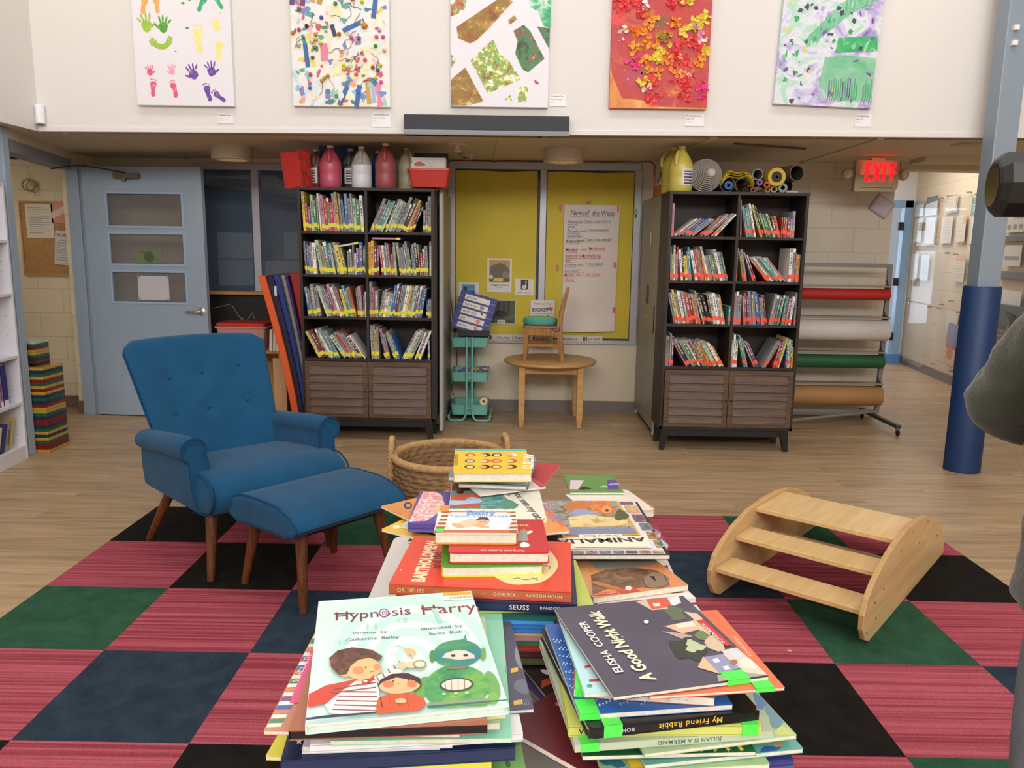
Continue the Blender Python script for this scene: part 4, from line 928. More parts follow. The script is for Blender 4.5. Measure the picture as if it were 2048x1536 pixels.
for i in range(10, -1, -1):
    t = rad(205+i*13); P.append((.036*math.cos(t), .022*math.sin(t)+.006))
cx, cy = l1(322, 88); q.poly([(x+cx, y+cy, .0003) for x, y in P], lg, FACE); q.poly([(x, y, .0004) for x, y in blob(cx-.052, cy-.006, .022, .026, 20, 12, .15, 3)], lg, FACE); q.poly([(x, y, .0004) for x, y in blob(cx+.052, cy+.004, .02, .028, -20, 12, .15, 5)], lg, FACE)
for px, py, r in ((365, 17, .012), (379, 11, .01), (374, 63, .012), (351, 107, .006), (440, 35, .003)): q.poly([(x, y, .0003) for x, y in blob(*l1(px, py), r, r*.6, 10, 10, .1)], dg, FACE)
q.build('paint_marks', cv)
# 2: collage of ribbon, yarn and pompoms
o, cv = canvas(-1.441, 2.258, 'white canvas collaged with pompoms, ribbon strips and yarn, second from left', splash('collage_base', [(.28, '9fc9cf'), (.4, 'dfe6e8'), (.52, 'e9e9e6'), (.62, 'e8dfb4'), (.7, 'd3e2da'), (.8, 'a9c4d0')], 6, .6, seed=3))
def l2(px, py): return ((px-584)/193*CW, (213-py)*CW/193)
q = MB(); R2 = random.Random(4)
for (a, b, w, c) in (((590, -6), (588, 25), .032, '5c3f78'), ((603, -8), (597, 24), .03, 'c79c52'), ((611, 0), (608, 27), .032, '7d3566'), ((621, -6), (617, 22), .03, '9fbfe2'), ((633, -6), (628, 20), .03, 'c99c4e'), ((650, -6), (640, 23), .034, 'b8924b'), ((754, -8), (746, 48), .03, '2f62a0'), ((686, 72), (728, 52), .028, '2f62a0'), ((611, 95), (616, 140), .028, '2c6597'), ((607, 80), (612, 98), .022, '2f8a86'),
        ((693, 174), (676, 211), .03, '2d62a6'), ((717, 172), (710, 214), .03, '2d62a6'), ((732, 165), (736, 207), .028, 'c29b46'), ((754, 170), (756, 213), .03, 'ef7fae'), ((743, 170), (745, 205), .024, '9fb7d8'), ((648, 95), (649, 128), .045, 'dd7f9f'), ((664, 60), (671, 82), .026, '2b3350'), ((745, 165), (751, 172), .03, '3f69b2')):
    qr = MB(); qr.poly([(x, y, .0012+.0006*R2.random()) for x, y in strip(l2(*a), l2(*b), w)], flat(c), FACE); qr.build('ribbon', cv)
for k in range(150):
    px, py = R2.uniform(592, 770), R2.uniform(-2, 205); c = R2.choice(['5aa59a', '8fc3d4', 'e8d25a', 'd8e3ea', 'e7a46a', 'c9586a', '3f7f8d', '6d8fc4', 'f0e9a8', 'a9cf9f', 'e9b7c9', '8a7bb5', '3c8a58', 'dfe7d9'])
    q.poly([(x, y, .0004+.00001*k) for x, y in blob(*l2(px, py), R2.uniform(.008, .032), R2.uniform(.006, .02), R2.uniform(0, 180), 10, .22, k)], flat(c), FACE)
q.build('collage', cv)
q = MB()
for k in range(26):
    x, y = l2(R2.uniform(600, 765), R2.uniform(5, 200)); a = R2.uniform(0, 6); pts = []
    for i in range(9): pts.append((x, -CD-.004-.002*math.sin(i), y)); a += R2.uniform(-.9, .9); x = min(.6, max(.01, x+.012*math.cos(a))); y = max(.01, y+.012*math.sin(a))
    q.tube(pts, .0016, flat(R2.choice(['c0504d', '39507a', '7a5a48', 'b06a3a', '3a3a48', 'd88a5a'])), 5)
q.build('yarn', cv)
poms = [(602, 32, 'd8672f'), (729, 62, 'd99a3a'), (601, 71, 'd26048'), (588, 77, 'e08a4a'), (633, 79, 'e4a04a'), (679, 78, 'd06a30'), (752, 82, 'f26fa6'), (765, 82, 'f06aa8'), (750, 99, '4f9a4a'), (642, 95, 'f0d84a'), (630, 104, '5aa44a'), (718, 85, '8a6aa8'), (703, 84, 'd86aa8'), (729, 125, 'ee6ab0'), (759, 135, 'e8d040'), (744, 139, 'c05a3a'), (754, 144, '6a5aa0'), (687, 136, 'e4dc50'), (687, 143, 'dcd24a'), (711, 152, 'f078b0'), (621, 154, 'de5a44'), (619, 170, 'ea80a8'), (619, 179, '5a86c8'), (760, 166, 'ee74a8'), (750, 159, 'e2d84a'), (626, 122, '8a5a7a'), (600, 98, 'dfe0ea'), (767, 107, 'eabfd0'), (645, 48, '7a62b0'), (616, 64, '5a2f2a'), (725, 18, 'e8dc50'), (766, 8, '2f2a2e'), (706, 14, 'd98a40'), (673, 22, '5f9a48'), (634, 88, 'e0cf4a'), (758, 70, 'e9a6c0'), (648, 160, 'd9b23a'), (655, 156, 'cfae36'), (643, 165, 'd6aa34')]
for px, py, c in poms:
    q = MB(); x, y = l2(px, py); q.ball((0, 0, 0), .0125 if c not in ('d99a3a',) else .02, mat('pom_'+c, c, .95, bump=(600, .8)), 6); q.build('pompom', cv, loc=(x, -CD-.009, y), smooth=180)
# 3: tape-resist painting
o, cv = canvas(-.444, 2.268, 'white canvas with brown and green paint blocks split by bare white bands, middle painting', cvw)
def l3(cx, cy): return ((cx-1200)/670*CW, (730-cy)/670*CW)
q = MB()
bro = splash('resist_brown', [(.3, '6a3a1e'), (.42, '9c6128'), (.52, '8d7a2a'), (.6, 'c98f3a'), (.7, 'efe3cf')], 13, .5, (1, 1, 1.6), detail=12)
grn = splash('resist_green', [(.3, '3a3326'), (.42, '4c5a3a'), (.5, '2f8f57'), (.58, '6b5a48'), (.66, 'b9683a'), (.72, 'f0ece4')], 20, .4, seed=2, detail=12)
spk = splash('resist_speckle', [(.36, '7a5a30'), (.45, 'b5a052'), (.5, '3fae66'), (.55, 'ded23f'), (.6, 'efeee8')], 26, .3, seed=5, detail=12)
emr = splash('resist_emerald', [(.35, '1f8f58'), (.48, '48b57d'), (.58, 'cfe9dc'), (.66, 'efeff0')], 12, .5, seed=8, detail=10)
rst = splash('resist_rust', [(.34, '8a4a2a'), (.46, 'c07a4a'), (.54, '7d9a4a'), (.62, 'f0ebe4')], 22, .4, seed=11, detail=12)
for pts, mm in (([(1240, 215), (1580, -5), (1618, 50), (1480, 200), (1375, 300), (1330, 320), (1250, 285)], bro), ([(1200, -5), (1312, -5), (1300, 95), (1250, 130), (1200, 150)], rst), ([(1360, -5), (1420, -5), (1365, 38)], rst),
        ([(1720, -5), (1875, -5), (1875, 215), (1830, 200), (1790, 110), (1735, 80)], emr), ([(1625, 235), (1695, 195), (1740, 235), (1840, 410), (1730, 500), (1690, 480), (1640, 380), (1655, 300)], grn), ([(1785, 205), (1872, 215), (1872, 352)], grn),
        ([(1335, 430), (1440, 330), (1490, 290), (1530, 380), (1600, 430), (1680, 545), (1560, 600), (1455, 640)], spk), ([(1202, 555), (1300, 475), (1425, 692), (1330, 722), (1202, 726)], bro), ([(1570, 680), (1610, 650), (1625, 690)], spk), ([(1655, 610), (1700, 590), (1735, 600), (1720, 690), (1665, 695)], spk), ([(1770, 548), (1800, 560), (1805, 578), (1780, 572)], flat('a83a3c')), ([(1585, 170), (1630, 135), (1650, 160), (1600, 195)], rst), ([(1202, 390), (1240, 420), (1205, 480)], rst)):
    q.poly([l3(*p)+(.0004,) for p in pts], mm, FACE)
q.build('paint_blocks', cv)
# 4: red canvas with petal clusters
red4 = splash('red_wash', [(.3, 'b3302c'), (.45, 'c23a2e'), (.55, 'b53440'), (.66, 'd0602f'), (.76, 'e0a048')], 3.2, 1.6, seed=4)
o, cv = canvas(.557, 2.272, 'red canvas covered in clusters of red, orange and yellow petals, fourth from left', red4)
R4 = random.Random(9); q = MB()
def l4(cx, cy): return ((cx-(430-28*cy/740))/682*CW, (740-cy)/682*CW)
cl = [(470, 20, 'r'), (600, 60, 'r'), (840, 60, 'r'), (870, 20, 'r'), (945, 25, 'y'), (1050, 120, 'y'), (1020, 170, 'y'), (690, 140, 'o'), (680, 190, 'o'), (860, 180, 'o'), (510, 240, 'w'), (575, 220, 'o'), (600, 340, 'o'), (700, 310, 'o'), (760, 360, 'y'), (740, 400, 'y'), (650, 430, 'o'), (580, 440, 'p'), (720, 510, 'o'), (860, 430, 'o'), (880, 500, 'o'), (1000, 330, 'r'), (960, 270, 'r'), (920, 430, 'r'), (1040, 410, 'o'), (640, 560, 'y'), (700, 575, 'r'), (900, 560, 'r'), (960, 560, 'r'), (930, 640, 'r'), (700, 665, 'r'), (1050, 610, 'p'), (880, 330, 'r'), (840, 370, 'r'), (1080, 350, 'y'), (1020, 230, 'i'), (780, 250, 'd'), (500, 90, 'r'), (620, 110, 'r'), (540, 30, 'r'), (930, 215, 'y'), (660, 60, 'w'), (1040, 310, 'w'), (940, 505, 'w'), (640, 625, 'w'), (800, 400, 'o')]
pal = {'r': ['e0323f', 'ea4858', 'd9302f', 'f0524a'], 'o': ['f08a2c', 'ee7030', 'f0a838'], 'y': ['e8cf3f', 'f0dc5a', 'dcb838'], 'w': ['f2e6e2', 'f3d9da'], 'p': ['e8367a', 'ee4f8c'], 'i': ['e6a0b8', 'd98aa8'], 'd': ['b98a2c', '9a7024']}
for cx, cy, kk in cl:
    q = MB()
    n_ = 5 if kk == 'w' else R4.randint(11, 17)
    for k in range(n_):
        x, y = l4(cx+R4.gauss(0, 26), cy+R4.gauss(0, 24)); x = min(CW-.012, max(.012, x)); y = max(.012, y)
        s_ = R4.uniform(.010, .021); a = R4.uniform(0, 360); X = FACE @ T(x, y, .003+R4.uniform(0, .008)) @ RZ(a) @ RX(R4.uniform(-45, 45))
        P = blob(0, 0, s_, s_*.75, 0, 9, .15, k); m_ = flat(R4.choice(pal[kk]))
        q.add([(px, py, .25*s_*((px/s_)**2)) for px, py in P]+[(0, 0, -.1*s_)], [(i, (i+1) % 9, 9) for i in range(9)], m_, X)
    q.build('petal_cluster', cv)
q = MB()
for k in range(110):
    x, y = R4.uniform(.02, CW-.02), R4.uniform(.02, .85); q.poly([(px, py, .0006) for px, py in blob(x, y, R4.uniform(.0015, .004), R4.uniform(.0015, .003), 0, 7)], flat(R4.choice(['f2b0a8', 'f0c84a', 'ef6a5a', 'f3dcd4'])), FACE)
q.build('paint_spatter', cv)
q = MB()
for cx, cy, r, c in ((570, 535, .062, 'b4324c'), (470, 150, .05, 'd63a30'), (760, 170, .05, '8a4a24'), (660, 500, .03, '9a5a2c')): q.poly([(x, y, .0003) for x, y in blob(*l4(cx, cy), r, r*.8, 20, 20, .05, cx)], flat(c), FACE)
q.poly([(x, y, .0003) for x, y in [(0, 0), (CW, 0), (CW, .008), (.3, .012), (.2, .05), (.08, .06), (.012, .2), (0, .3)]], splash('orange_edge', [(.3, 'd0602f'), (.6, 'dd9a48'), (.75, 'e8bf6a')], 8, 1), FACE)
q.build('paint_patches', cv)
# 5: green and purple finger painting, hung slightly askew
wash5 = splash('lilac_wash', [(.3, '7a5fae'), (.4, 'b3a6d4'), (.5, 'dfe0ec'), (.6, 'a8d4bd'), (.72, 'e7e8f0')], 6.0, .7, seed=6, detail=9)
o, cv = canvas(1.591, 2.312, 'green and purple finger painting hung slightly askew, rightmost of the five paintings', wash5, -2.0)
q = MB(); g1 = splash('green_brush', [(.3, '3f9f6c'), (.5, '6fbb92'), (.62, 'a6d4bb'), (.75, 'dfeee8')], 10, .5, (6, 1, 1), seed=1); g2 = splash('green_flat', [(.3, '49ad72'), (.5, '7fc09b'), (.7, '9fcdb2')], 5, 1, seed=7); g3 = splash('leaf_green', [(.3, '1f9a52'), (.55, '3fb46c'), (.7, 'b6dfc6')], 14, 1, seed=9)
R5 = random.Random(3)
def brush(pts, w, m_, zz):
    P = [Vector(p) for p in pts]; L_, R_ = [], []
    for i, p in enumerate(P):
        d = (P[min(i+1, len(P)-1)]-P[max(i-1, 0)]).normalized(); n_ = Vector((-d.y, d.x)); ww = w*(.5+.12*math.sin(i*2.1)); L_.append(p+n_*ww); R_.append(p-n_*ww)
    for i in range(len(P)-1): q.poly([(v.x, v.y, zz) for v in (L_[i], L_[i+1], R_[i+1], R_[i])], m_, FACE)
for k in range(7): brush([(.16+.03*k, .36+.035*k), (.26+.03*k, .45+.03*k), (.40+.02*k, .56+.02*k), (.56, .66+.012*k), (.615, .70+.012*k)], .05, (g1, g2)[k % 2], .0003+.00004*k)
q.poly([p+(.0007,) for p in [(.27, .12), (.29, .29), (.42, .31), (.61, .30), (.612, .04), (.52, .05), (.40, .03)]], g2, FACE)
q.poly([p+(.0008,) for p in [(.35, .32), (.36, .41), (.60, .43), (.612, .34)]], g3, FACE)
for k in range(60):
    x, y = R5.uniform(.02, .6), R5.uniform(.02, .6); c = R5.choice(['2f9f62', '3fae6f', '6f3fa0', '7a4fae', '7cc79c', 'd9d24a', '4a3a5a', '39a868'])
    q.poly([(px, py, .0010+.00001*k) for px, py in blob(x, y, R5.uniform(.004, .022), R5.uniform(.004, .016), R5.uniform(0, 180), 11, .25, k)], flat(c), FACE)
q.poly([(x, y, .0016) for x, y in blob(.04, .70, .04, .09, 10, 16, .2, 4)], splash('lemon_smear', [(.3, 'd9d068'), (.6, 'e8e3a0'), (.75, 'eceaf0')], 14, 1), FACE)
for k in range(22):
    x = .29+k*.0145; brush([(x, .13+.05*R5.random()), (x+.004, .07), (x-.003, .03+.02*R5.random())], .007, flat(R5.choice(['4aa873', '6b4a94', '8fc9a8', '5f9f78'])), .0017)
q.build('brush_strokes', cv)

# small title cards beside the paintings
def placard(px, py, w, h, lines, label):
    p = at(px, py, 5.198); o = MB(); o.b2(-w/2, w/2, -.002, 0, -h/2, h/2, flat('e9e8ea'))
    y = h/2-.016
    for i, (t, s_) in enumerate(lines):
        o.text(t, s_, flat('3a3a40' if i < 2 else '8a8a90'), T(-w/2+.006, -.0024, y) @ UPRIGHT, bold=.01 if i == 0 else 0, sx=.8); y -= s_*1.45
    tag(o.build('title_card', loc=p), label, 'card', None)
placard(451, 237, .104, .064, [('The Bluebirds Class', .0125), ('Joy, 2019', .010), ('paint on canvas', .006)], 'small white title card under the hand print painting')
placard(763, 240, .12, .088, [('The Hummingbirds Class', .0125), ('Happy Birthday Colors,', .011), ('2019', .011), ('mixed media on canvas', .006)], 'small white title card under the pompom collage')
placard(1115, 201, .104, .074, [('The Preschool Class', .0125), ('Tumble Around, 2019', .011), ('paint on canvas', .006)], 'small white title card right of the tape-banded painting')
placard(1389, 240, .12, .074, [('The Mockingbirds Class', .0125), ('Flowers, 2019', .011), ('mixed media on canvas', .006)], 'small white title card under the red petal painting')
placard(1726, 241, .104, .076, [('The Tadpoles Class', .0125), ('Rainful, 2019', .011), ('paint on canvas', .006)], 'small white title card under the green and purple painting')

# soundbar, sensor, lamps, detectors
sb = thing('soundbar', 'long black soundbar mounted under the middle painting', 'soundbar', (-.213, 5.199, 2.088))
q = MB(); q.b2(-.52, .52, -.085, 0, .030, .122, mat('black_mesh', '3a3c42', .75, bump=(500, .3))); q.build('grille', sb, bevel=.003)
q = MB(); q.b2(-.52, .52, -.087, 0, 0, .030, mat('black_gloss', '101216', .12)); q.b2(-.515, -.49, -.0875, -.087, .008, .012, flat('7a7c82')); q.build('control_strip', sb, bevel=.003)
ms = thing('motion_sensor', 'white motion sensor in the upper left wall corner', 'sensor', (-3.055, 5.165, 2.125), rad(35))
q = MB(); q.prism([(-.028, .03), (-.03, 0), (-.02, -.018), (0, -.024), (.02, -.018), (.03, 0), (.028, .03)], 0, .115, mat('sensor_white', 'e8eaf0', .35)); q.build('housing', ms, bevel=.005, smooth=40)
q = MB(); q.prism([(-.018, -.018), (0, -.0255), (.018, -.018), (.017, -.010), (-.017, -.010)], .052, .105, mat('sensor_lens', 'f3f5fa', .15)); q.build('lens', ms)
q = MB(); q.lathe([(0, -.004), (.016, -.003), (.018, 0), (0, .0)], flat('6f6a68'), 12); q.build('bracket', ms)
def downlight(x, y, label):
    zc = CZ(x); o = thing('ceiling_lamp', label, 'lamp', (x, y, zc)); h = -.095
    q = MB(); q.lathe([(.143, 0), (.145, -.004), (.145, h+.004), (.141, h), (.108, h), (.106, h+.004), (.100, h+.03)], mat('lamp_white', 'cfc4b2', .5), 48); q.build('housing', o, smooth=40)
    q = MB(); q.lathe([(.100, h+.03), (.06, h+.018), (0, h+.014)], mat('lamp_lens', 'f2d9a0', .2, emit=('ffd994', 2.2)), 40); q.build('lens', o, smooth=60)
    q = MB()
    for k in range(4): q.b2(-.1, .1, -.0015, .0015, h+.008, h+.014, mat('lens_rib', 'c8a868', .4), RZ(45*k+20))
    q.build('lens_rib', o)
    l = bpy.data.lights.new('lamp_glow', 'SPOT'); l.energy = DOWN; l.color = (1, .80, .55); l.spot_size = rad(150); l.spot_blend = .5; l.shadow_soft_size = .07
    lo = bpy.data.objects.new('lamp_glow', l); COL.objects.link(lo); lo.parent = o; lo.location = (0, 0, h-.012)
downlight(-2.105, 5.90, 'round white ceiling lamp in front of the left inner window'); downlight(.318, 5.90, 'round white ceiling lamp above the yellow papered window')
def detector(p, label, hang):
    o = thing('smoke_detector', label, 'detector', p)
    q = MB(); w_ = mat('detector_white', 'cbbda6', .5); q.lathe([(0, 0), (.065, 0), (.065, -.012), (.05, -.022), (0, -.022)], w_, 32); q.build('base', o, smooth=30)
    q = MB()
    if hang: q.lathe([(.018, -.022), (.018, -.05), (.03, -.058), (.02, -.066), (0, -.066)], w_, 16)
    else: q.lathe([(.045, -.022), (.036, -.038), (.03, -.044), (0, -.044)], w_, 20); q.b2(-.018, -.004, -.038, -.030, -.042, -.034, flat('2a2622')); q.b2(.002, .016, -.038, -.030, -.042, -.034, flat('2a2622'))
    q.build('sensor', o, smooth=40)
detector((-.43, 5.58, CZ(-.43)), 'white ceiling detector with a hanging sprinkler stub, nearer the soundbar', True)
detector((-.405, 6.22, CZ(-.4)), 'white ceiling smoke detector with dark slots above the yellow window', False)
q = MB(); q.lathe([(0, 0), (.10, 0), (.10, -.006), (.092, -.010), (0, -.010)], mat('vent_white', 'bfae94', .6), 36); tag(q.build('ceiling_vent', loc=(3.02, 5.50, CZ(3.02)), smooth=30), 'round ceiling disc right of the exit sign', 'vent')
q = MB(); q.b2(-.3, .3, -.012, .012, 0, .012, mat('track_gray', '5d5346', .6), T(1.73, 5.62, CZ(1.7)-.0125) @ RZ(22)); tag(q.build('ceiling_rail'), 'thin dark rail on the low ceiling above the paper rolls', 'rail')
# exit sign
ex = thing('exit_sign', 'lit red EXIT sign with two emergency lamps, hung below the low ceiling', 'sign', (2.726, 6.20, 1.862))
tanp = mat('sign_beige', 'b3a184', .5)
q = MB(); q.prism([(-.165, 0), (.14, 0), (.165, .03), (.165, .232), (-.165, .232)], -.03, .03, tanp, UPRIGHT); q.b2(-.05, .05, -.03, .03, .232, .249, tanp); q.b2(-.12, .13, -.0312, -.03, .026, .030, flat('5a4a38')); q.build('housing', ex, bevel=.004)
em = mat('exit_red', 'ff2430', .4, emit=('ff1a28', 2.2)); q = MB()
def bars(L_): 
    for a, b, w_ in L_: q.prism(strip(a, b, w_), .030, .0325, em, UPRIGHT)
x = -.098
bars([((x+.012, .075), (x+.020, .208), .022), ((x+.006, .086), (x+.052, .086), .020), ((x+.012, .141), (x+.05, .141), .018), ((x+.016, .198), (x+.066, .198), .020)])
bars([((-.028, .076), (.028, .207), .021), ((.022, .076), (-.022, .207), .021), ((.048, .076), (.056, .207), .022), ((.104, .076), (.112, .207), .022), ((.078, .198), (.142, .198), .020)])
bars([((.118, .162), (.142, .142), .009), ((.142, .142), (.118, .120), .009)]); q.build('lettering', ex)
for sx, lit in ((-1, 1), (1, 0)):
    q = MB(); q.lathe([(0, .0), (.036, .0), (.044, .012), (.044, .03), (.03, .05), (0, .055)], tanp, 24, T(sx*.212, .0, .13) @ RZ(sx*25) @ RX(90) @ T(0, 0, -.02))
    q.b2(-.03, .03, -.012, .012, -.012, .012, tanp, T(sx*.185, 0, .12)); h_ = q.build('lamp_head', ex, smooth=40)
    if lit < 2:
        q = MB(); q.lathe([(0, .0555), (.03, .0505), (.0345, .045)], mat('lamp_clear', 'cfc8ba' if lit else '9d8b70', .1), 20, T(sx*.212, .0, .13) @ RZ(sx*25) @ RX(90) @ T(0, 0, -.02)); q.build('lens', h_, smooth=50)
gl = bpy.data.lights.new('exit_glow', 'AREA'); gl.energy = .5; gl.color = (1, .06, .05); gl.size = .25; go = bpy.data.objects.new('exit_glow', gl); COL.objects.link(go); go.parent = ex; go.location = (0, -.04, .15); go.rotation_euler = (rad(110), 0, 0)
p = at(1763, 413, 6.665); q = MB(); lv = mat('plate_lavender', 'b7aab4', .5); q.b2(-.082, .082, -.022, 0, -.072, .072, lv); q.b2(-.066, .066, -.024, -.022, -.056, .056, mat('plate_inner', 'c5bac2', .5))
tag(q.build('wall_speaker', loc=p, rot=(0, rad(33), 0), bevel=.004), 'tilted square grey plate on the wall just below the exit sign', 'plate')
# cable along the ceiling
q = MB(); pts = [at(888, 372, 6.6), at(889, 345, 6.62), at(893, 330, 6.63), at(902, 322, 6.64)]+[at(x, y, 6.64) for x, y in ((930, 320), (988, 323), (1030, 321), (1064, 323), (1120, 322), (1180, 322), (1215, 324), (1262, 322), (1300, 323))]+[at(1310, 330, 6.63), at(1308, 350, 6.6)]
q.tube(pts, .005, mat('red_cable', '8a4326', .5), 6); tag(q.build('cable', smooth=60), 'thin red-brown cable clipped along the top of the yellow window', 'cable')

# ------------------------------------------------------------ papered window and its cards
yel = mat('yellow_sheet', 'cdb93a', .7, var=(3, .06), bump=(7, .5, (1, 1, .6)))
for a, b, lab in ((-.525, .150, 'yellow paper sheet covering the left pane of the papered window'), (.232, .950, 'yellow paper sheet covering the right pane, behind the white news chart')):
    q = MB(); q.grid(lambda u, v: (a+(b-a)*u, -.002*math.sin(9*u+5*v)*math.sin(3*v+2*u), .645+(2.02-.645)*v+.004*math.sin(8*u)*(v > .95)), 30, 30, yel)
    tag(q.build('yellow_paper', loc=(0, 6.668, 0), smooth=60), lab, 'paper')
def card(name, x0, y0, x1, y1, label, draw, Y=6.662, bg='dcd6cf', cat='card', rz=0):
    a, b = at(x0, y1, Y), at(x1, y0, Y); w, h = b.x-a.x, b.z-a.z
    q = MB(); q.b2(0, w, -.001, 0, 0, h, flat(bg)); X = T(0, -.0014, 0) @ UPRIGHT; draw(q, X, w, h)
    return tag(q.build(name, loc=a, rot=(0, rad(rz), 0)), label, cat)
def pr_(q, X, pts, c, z=.0002): q.poly([(x, y, z) for x, y in pts], c if not isinstance(c, str) else flat(c), X)
def rc(x0, y0, x1, y1): return [(x0, y0), (x1, y0), (x1, y1), (x0, y1)]
def d_hedge(q, X, w, h):
    pr_(q, X, rc(.08*w, .30*h, .92*w, .95*h), 'b98f56'); pr_(q, X, rc(.08*w, .30*h, .92*w, .42*h), '5e5030', .0003)
    pr_(q, X, blob(.5*w, .62*h, .40*w, .23*h, 0, 40, .04, 3), splash('spines', [(.35, '3a3028'), (.5, '7a6a58'), (.65, '4a4034')], 160, 1), .0004)
    pr_(q, X, blob(.76*w, .52*h, .16*w, .11*h, 0, 20, .05), '8a7866', .0005); pr_(q, X, blob(.45*w, .37*h, .22*w, .06*h, 0, 20, .1), 'd6bd5a', .0005); pr_(q, X, blob(.16*w, .45*h, .08*w, .06*h, 0, 12), 'd8d0b0', .0005)
    for x0, y0, x1, y1 in ((.08, .10, .92, .105), (.08, .27, .92, .275)): pr_(q, X, rc(x0*w, y0*h, x1*w, y1*h), '3a3a3a')
    q.text('a hedgehog lives in a', .022, flat('2a2a2a'), X @ T(w/2, .19*h, .0004), 'CENTER', .02, sx=.85); q.text('forest', .02, flat('4a4a4a'), X @ T(w/2, .125*h, .0004), 'CENTER')
card('photo_card', 974, 517, 1024, 584, 'hedgehog photo card taped highest on the yellow paper', d_hedge)
def d_goose(q, X, w, h):
    pr_(q, X, rc(.32*w, .34*h, .70*w, .96*h), '2f2a30'); pr_(q, X, blob(.5*w, .50*h, .13*w, .12*h, 15, 16), 'd6d3d0', .0003); pr_(q, X, strip((.57*w, .52*h), (.58*w, .80*h), .05*w), 'd6d3d0', .0004); pr_(q, X, blob(.585*w, .83*h, .04*w, .05*h), 'd6d3d0', .0004)
    q.text('gander or goose', .022, flat('5a5254'), X @ T(w/2, .10*h, .0004), 'CENTER', sx=.8); pr_(q, X, rc(.15*w, .0, 1.0*w, .05*h), 'f4f2f0', .0003)
card('photo_card', 1029, 558, 1068, 590, 'white card with a goose photo, right of the hedgehog card', d_goose)
def d_sky(q, X, w, h):
    pr_(q, X, rc(.16*w, .15*h, .80*w, .85*h), '4f88b4'); pr_(q, X, blob(.33*w, .55*h, .10*w, .16*h, 0, 14, .1), '1e2733', .0003); pr_(q, X, rc(.16*w, .15*h, .80*w, .36*h), '26303c', .0003); pr_(q, X, rc(.0, .0, w, .10*h), 'f4f2f0', .0003)
card('photo_card', 917, 565, 958, 592, 'white card with a blue sky photo behind the blue pocket chart', d_sky)
def d_den(q, X, w, h):
    pr_(q, X, rc(.03*w, .04*h, .96*w, .96*h), splash('woods', [(.3, '1f1c16'), (.5, '3f4630'), (.62, '4f5f3a'), (.75, '6a6250')], 22, 1)); pr_(q, X, blob(.5*w, .42*h, .22*w, .13*h, 0, 18, .1), '15120f', .0003)
    for x in (.35, .55, .72): pr_(q, X, rc(x*w, .5*h, (x+.07)*w, .96*h), '2a241e', .0003)
    pr_(q, X, rc(.36*w, .04*h, .62*w, .18*h), 'd9d2c8', .0004); q.text('den', .03, flat('2a2a2a'), X @ T(.49*w, .075*h, .0006), 'CENTER')
card('photo_card', 974, 600, 1032, 648, 'dark forest den photo card half hidden by the pocket chart', d_den, bg='c8c2b6')
def d_books(q, X, w, h):
    q.text('We take care of our', .024, flat('3a3534'), X @ T(w/2, .86*h, .0004), 'CENTER', sx=.78); q.text('BOOKS!', .045, flat('1f1f22'), X @ T(.06*w, .66*h, .0004), 'LEFT', .02, sx=.78)
    pr_(q, X, blob(.70*w, .735*h, .07*w, .05*h), '3f8a7a', .0003)
    pr_(q, X, [(.84*w, .66*h), (.93*w, .76*h), (.90*w, .80*h), (.84*w, .77*h), (.78*w, .80*h), (.75*w, .76*h)], 'd8322c', .0004)
    for x0, x1 in ((.05, .47), (.51, .95)): pr_(q, X, rc(x0*w, .0*h, x1*w, .60*h), '9a948a', .0002); pr_(q, X, rc((x0+.012)*w, .0*h, (x1-.012)*w, .585*h), 'e3ded4', .0003)
    pr_(q, X, blob(.20*w, .40*h, .09*w, .14*h, 20, 16, .1), 'e0a07a', .0004); pr_(q, X, blob(.34*w, .40*h, .08*w, .15*h, -30, 16, .08), '5a4a48', .0004); pr_(q, X, blob(.73*w, .47*h, .07*w, .09*h), '3a2c26', .0004); pr_(q, X, blob(.73*w, .26*h, .12*w, .11*h), '4f5a50', .0004)
card('sign_card', 1060, 600, 1110, 668, 'white card about taking care of books, behind the small chair', d_books, Y=6.64)
def strip_card(x0, x1, y0, y1, t, label, bg='cdc4bd', pic=None):
    def dr(q, X, w, h):
        if t: q.text(t, h*.62, flat('35302f'), X @ T(w*.08, h*.25, .0004), sx=.9, bold=.005)
        if pic: pr_(q, X, blob(pic[1]*w, .5*h, h*.22, h*.36, 0, 12, .12), pic[0], .0003)
    card('word_strip', x0, y0, x1, y1, label, dr, Y=6.636, bg=bg)
strip_card(973, 992, 668, 681, '', 'white strip with a dark book picture on the window sill frame', pic=('2e2a28', .4))
strip_card(993, 1025, 669, 681, 'The Hat', 'white word strip reading The Hat on the window frame')
strip_card(1026, 1066, 669, 681, 'Author', 'word strip reading Author left of the chair leg')
strip_card(1069, 1106, 671, 683, 'Jan Brett', 'word strip with an author name seen between the chair legs', 'c9b28c')
strip_card(1120, 1172, 671, 684, 'Illustrator', 'word strip reading Illustrator right of the chair', pic=('6a4a48', .93))
strip_card(1174, 1205, 672, 683, 'Jan Brett', 'word strip with an author name, right end of the window frame')
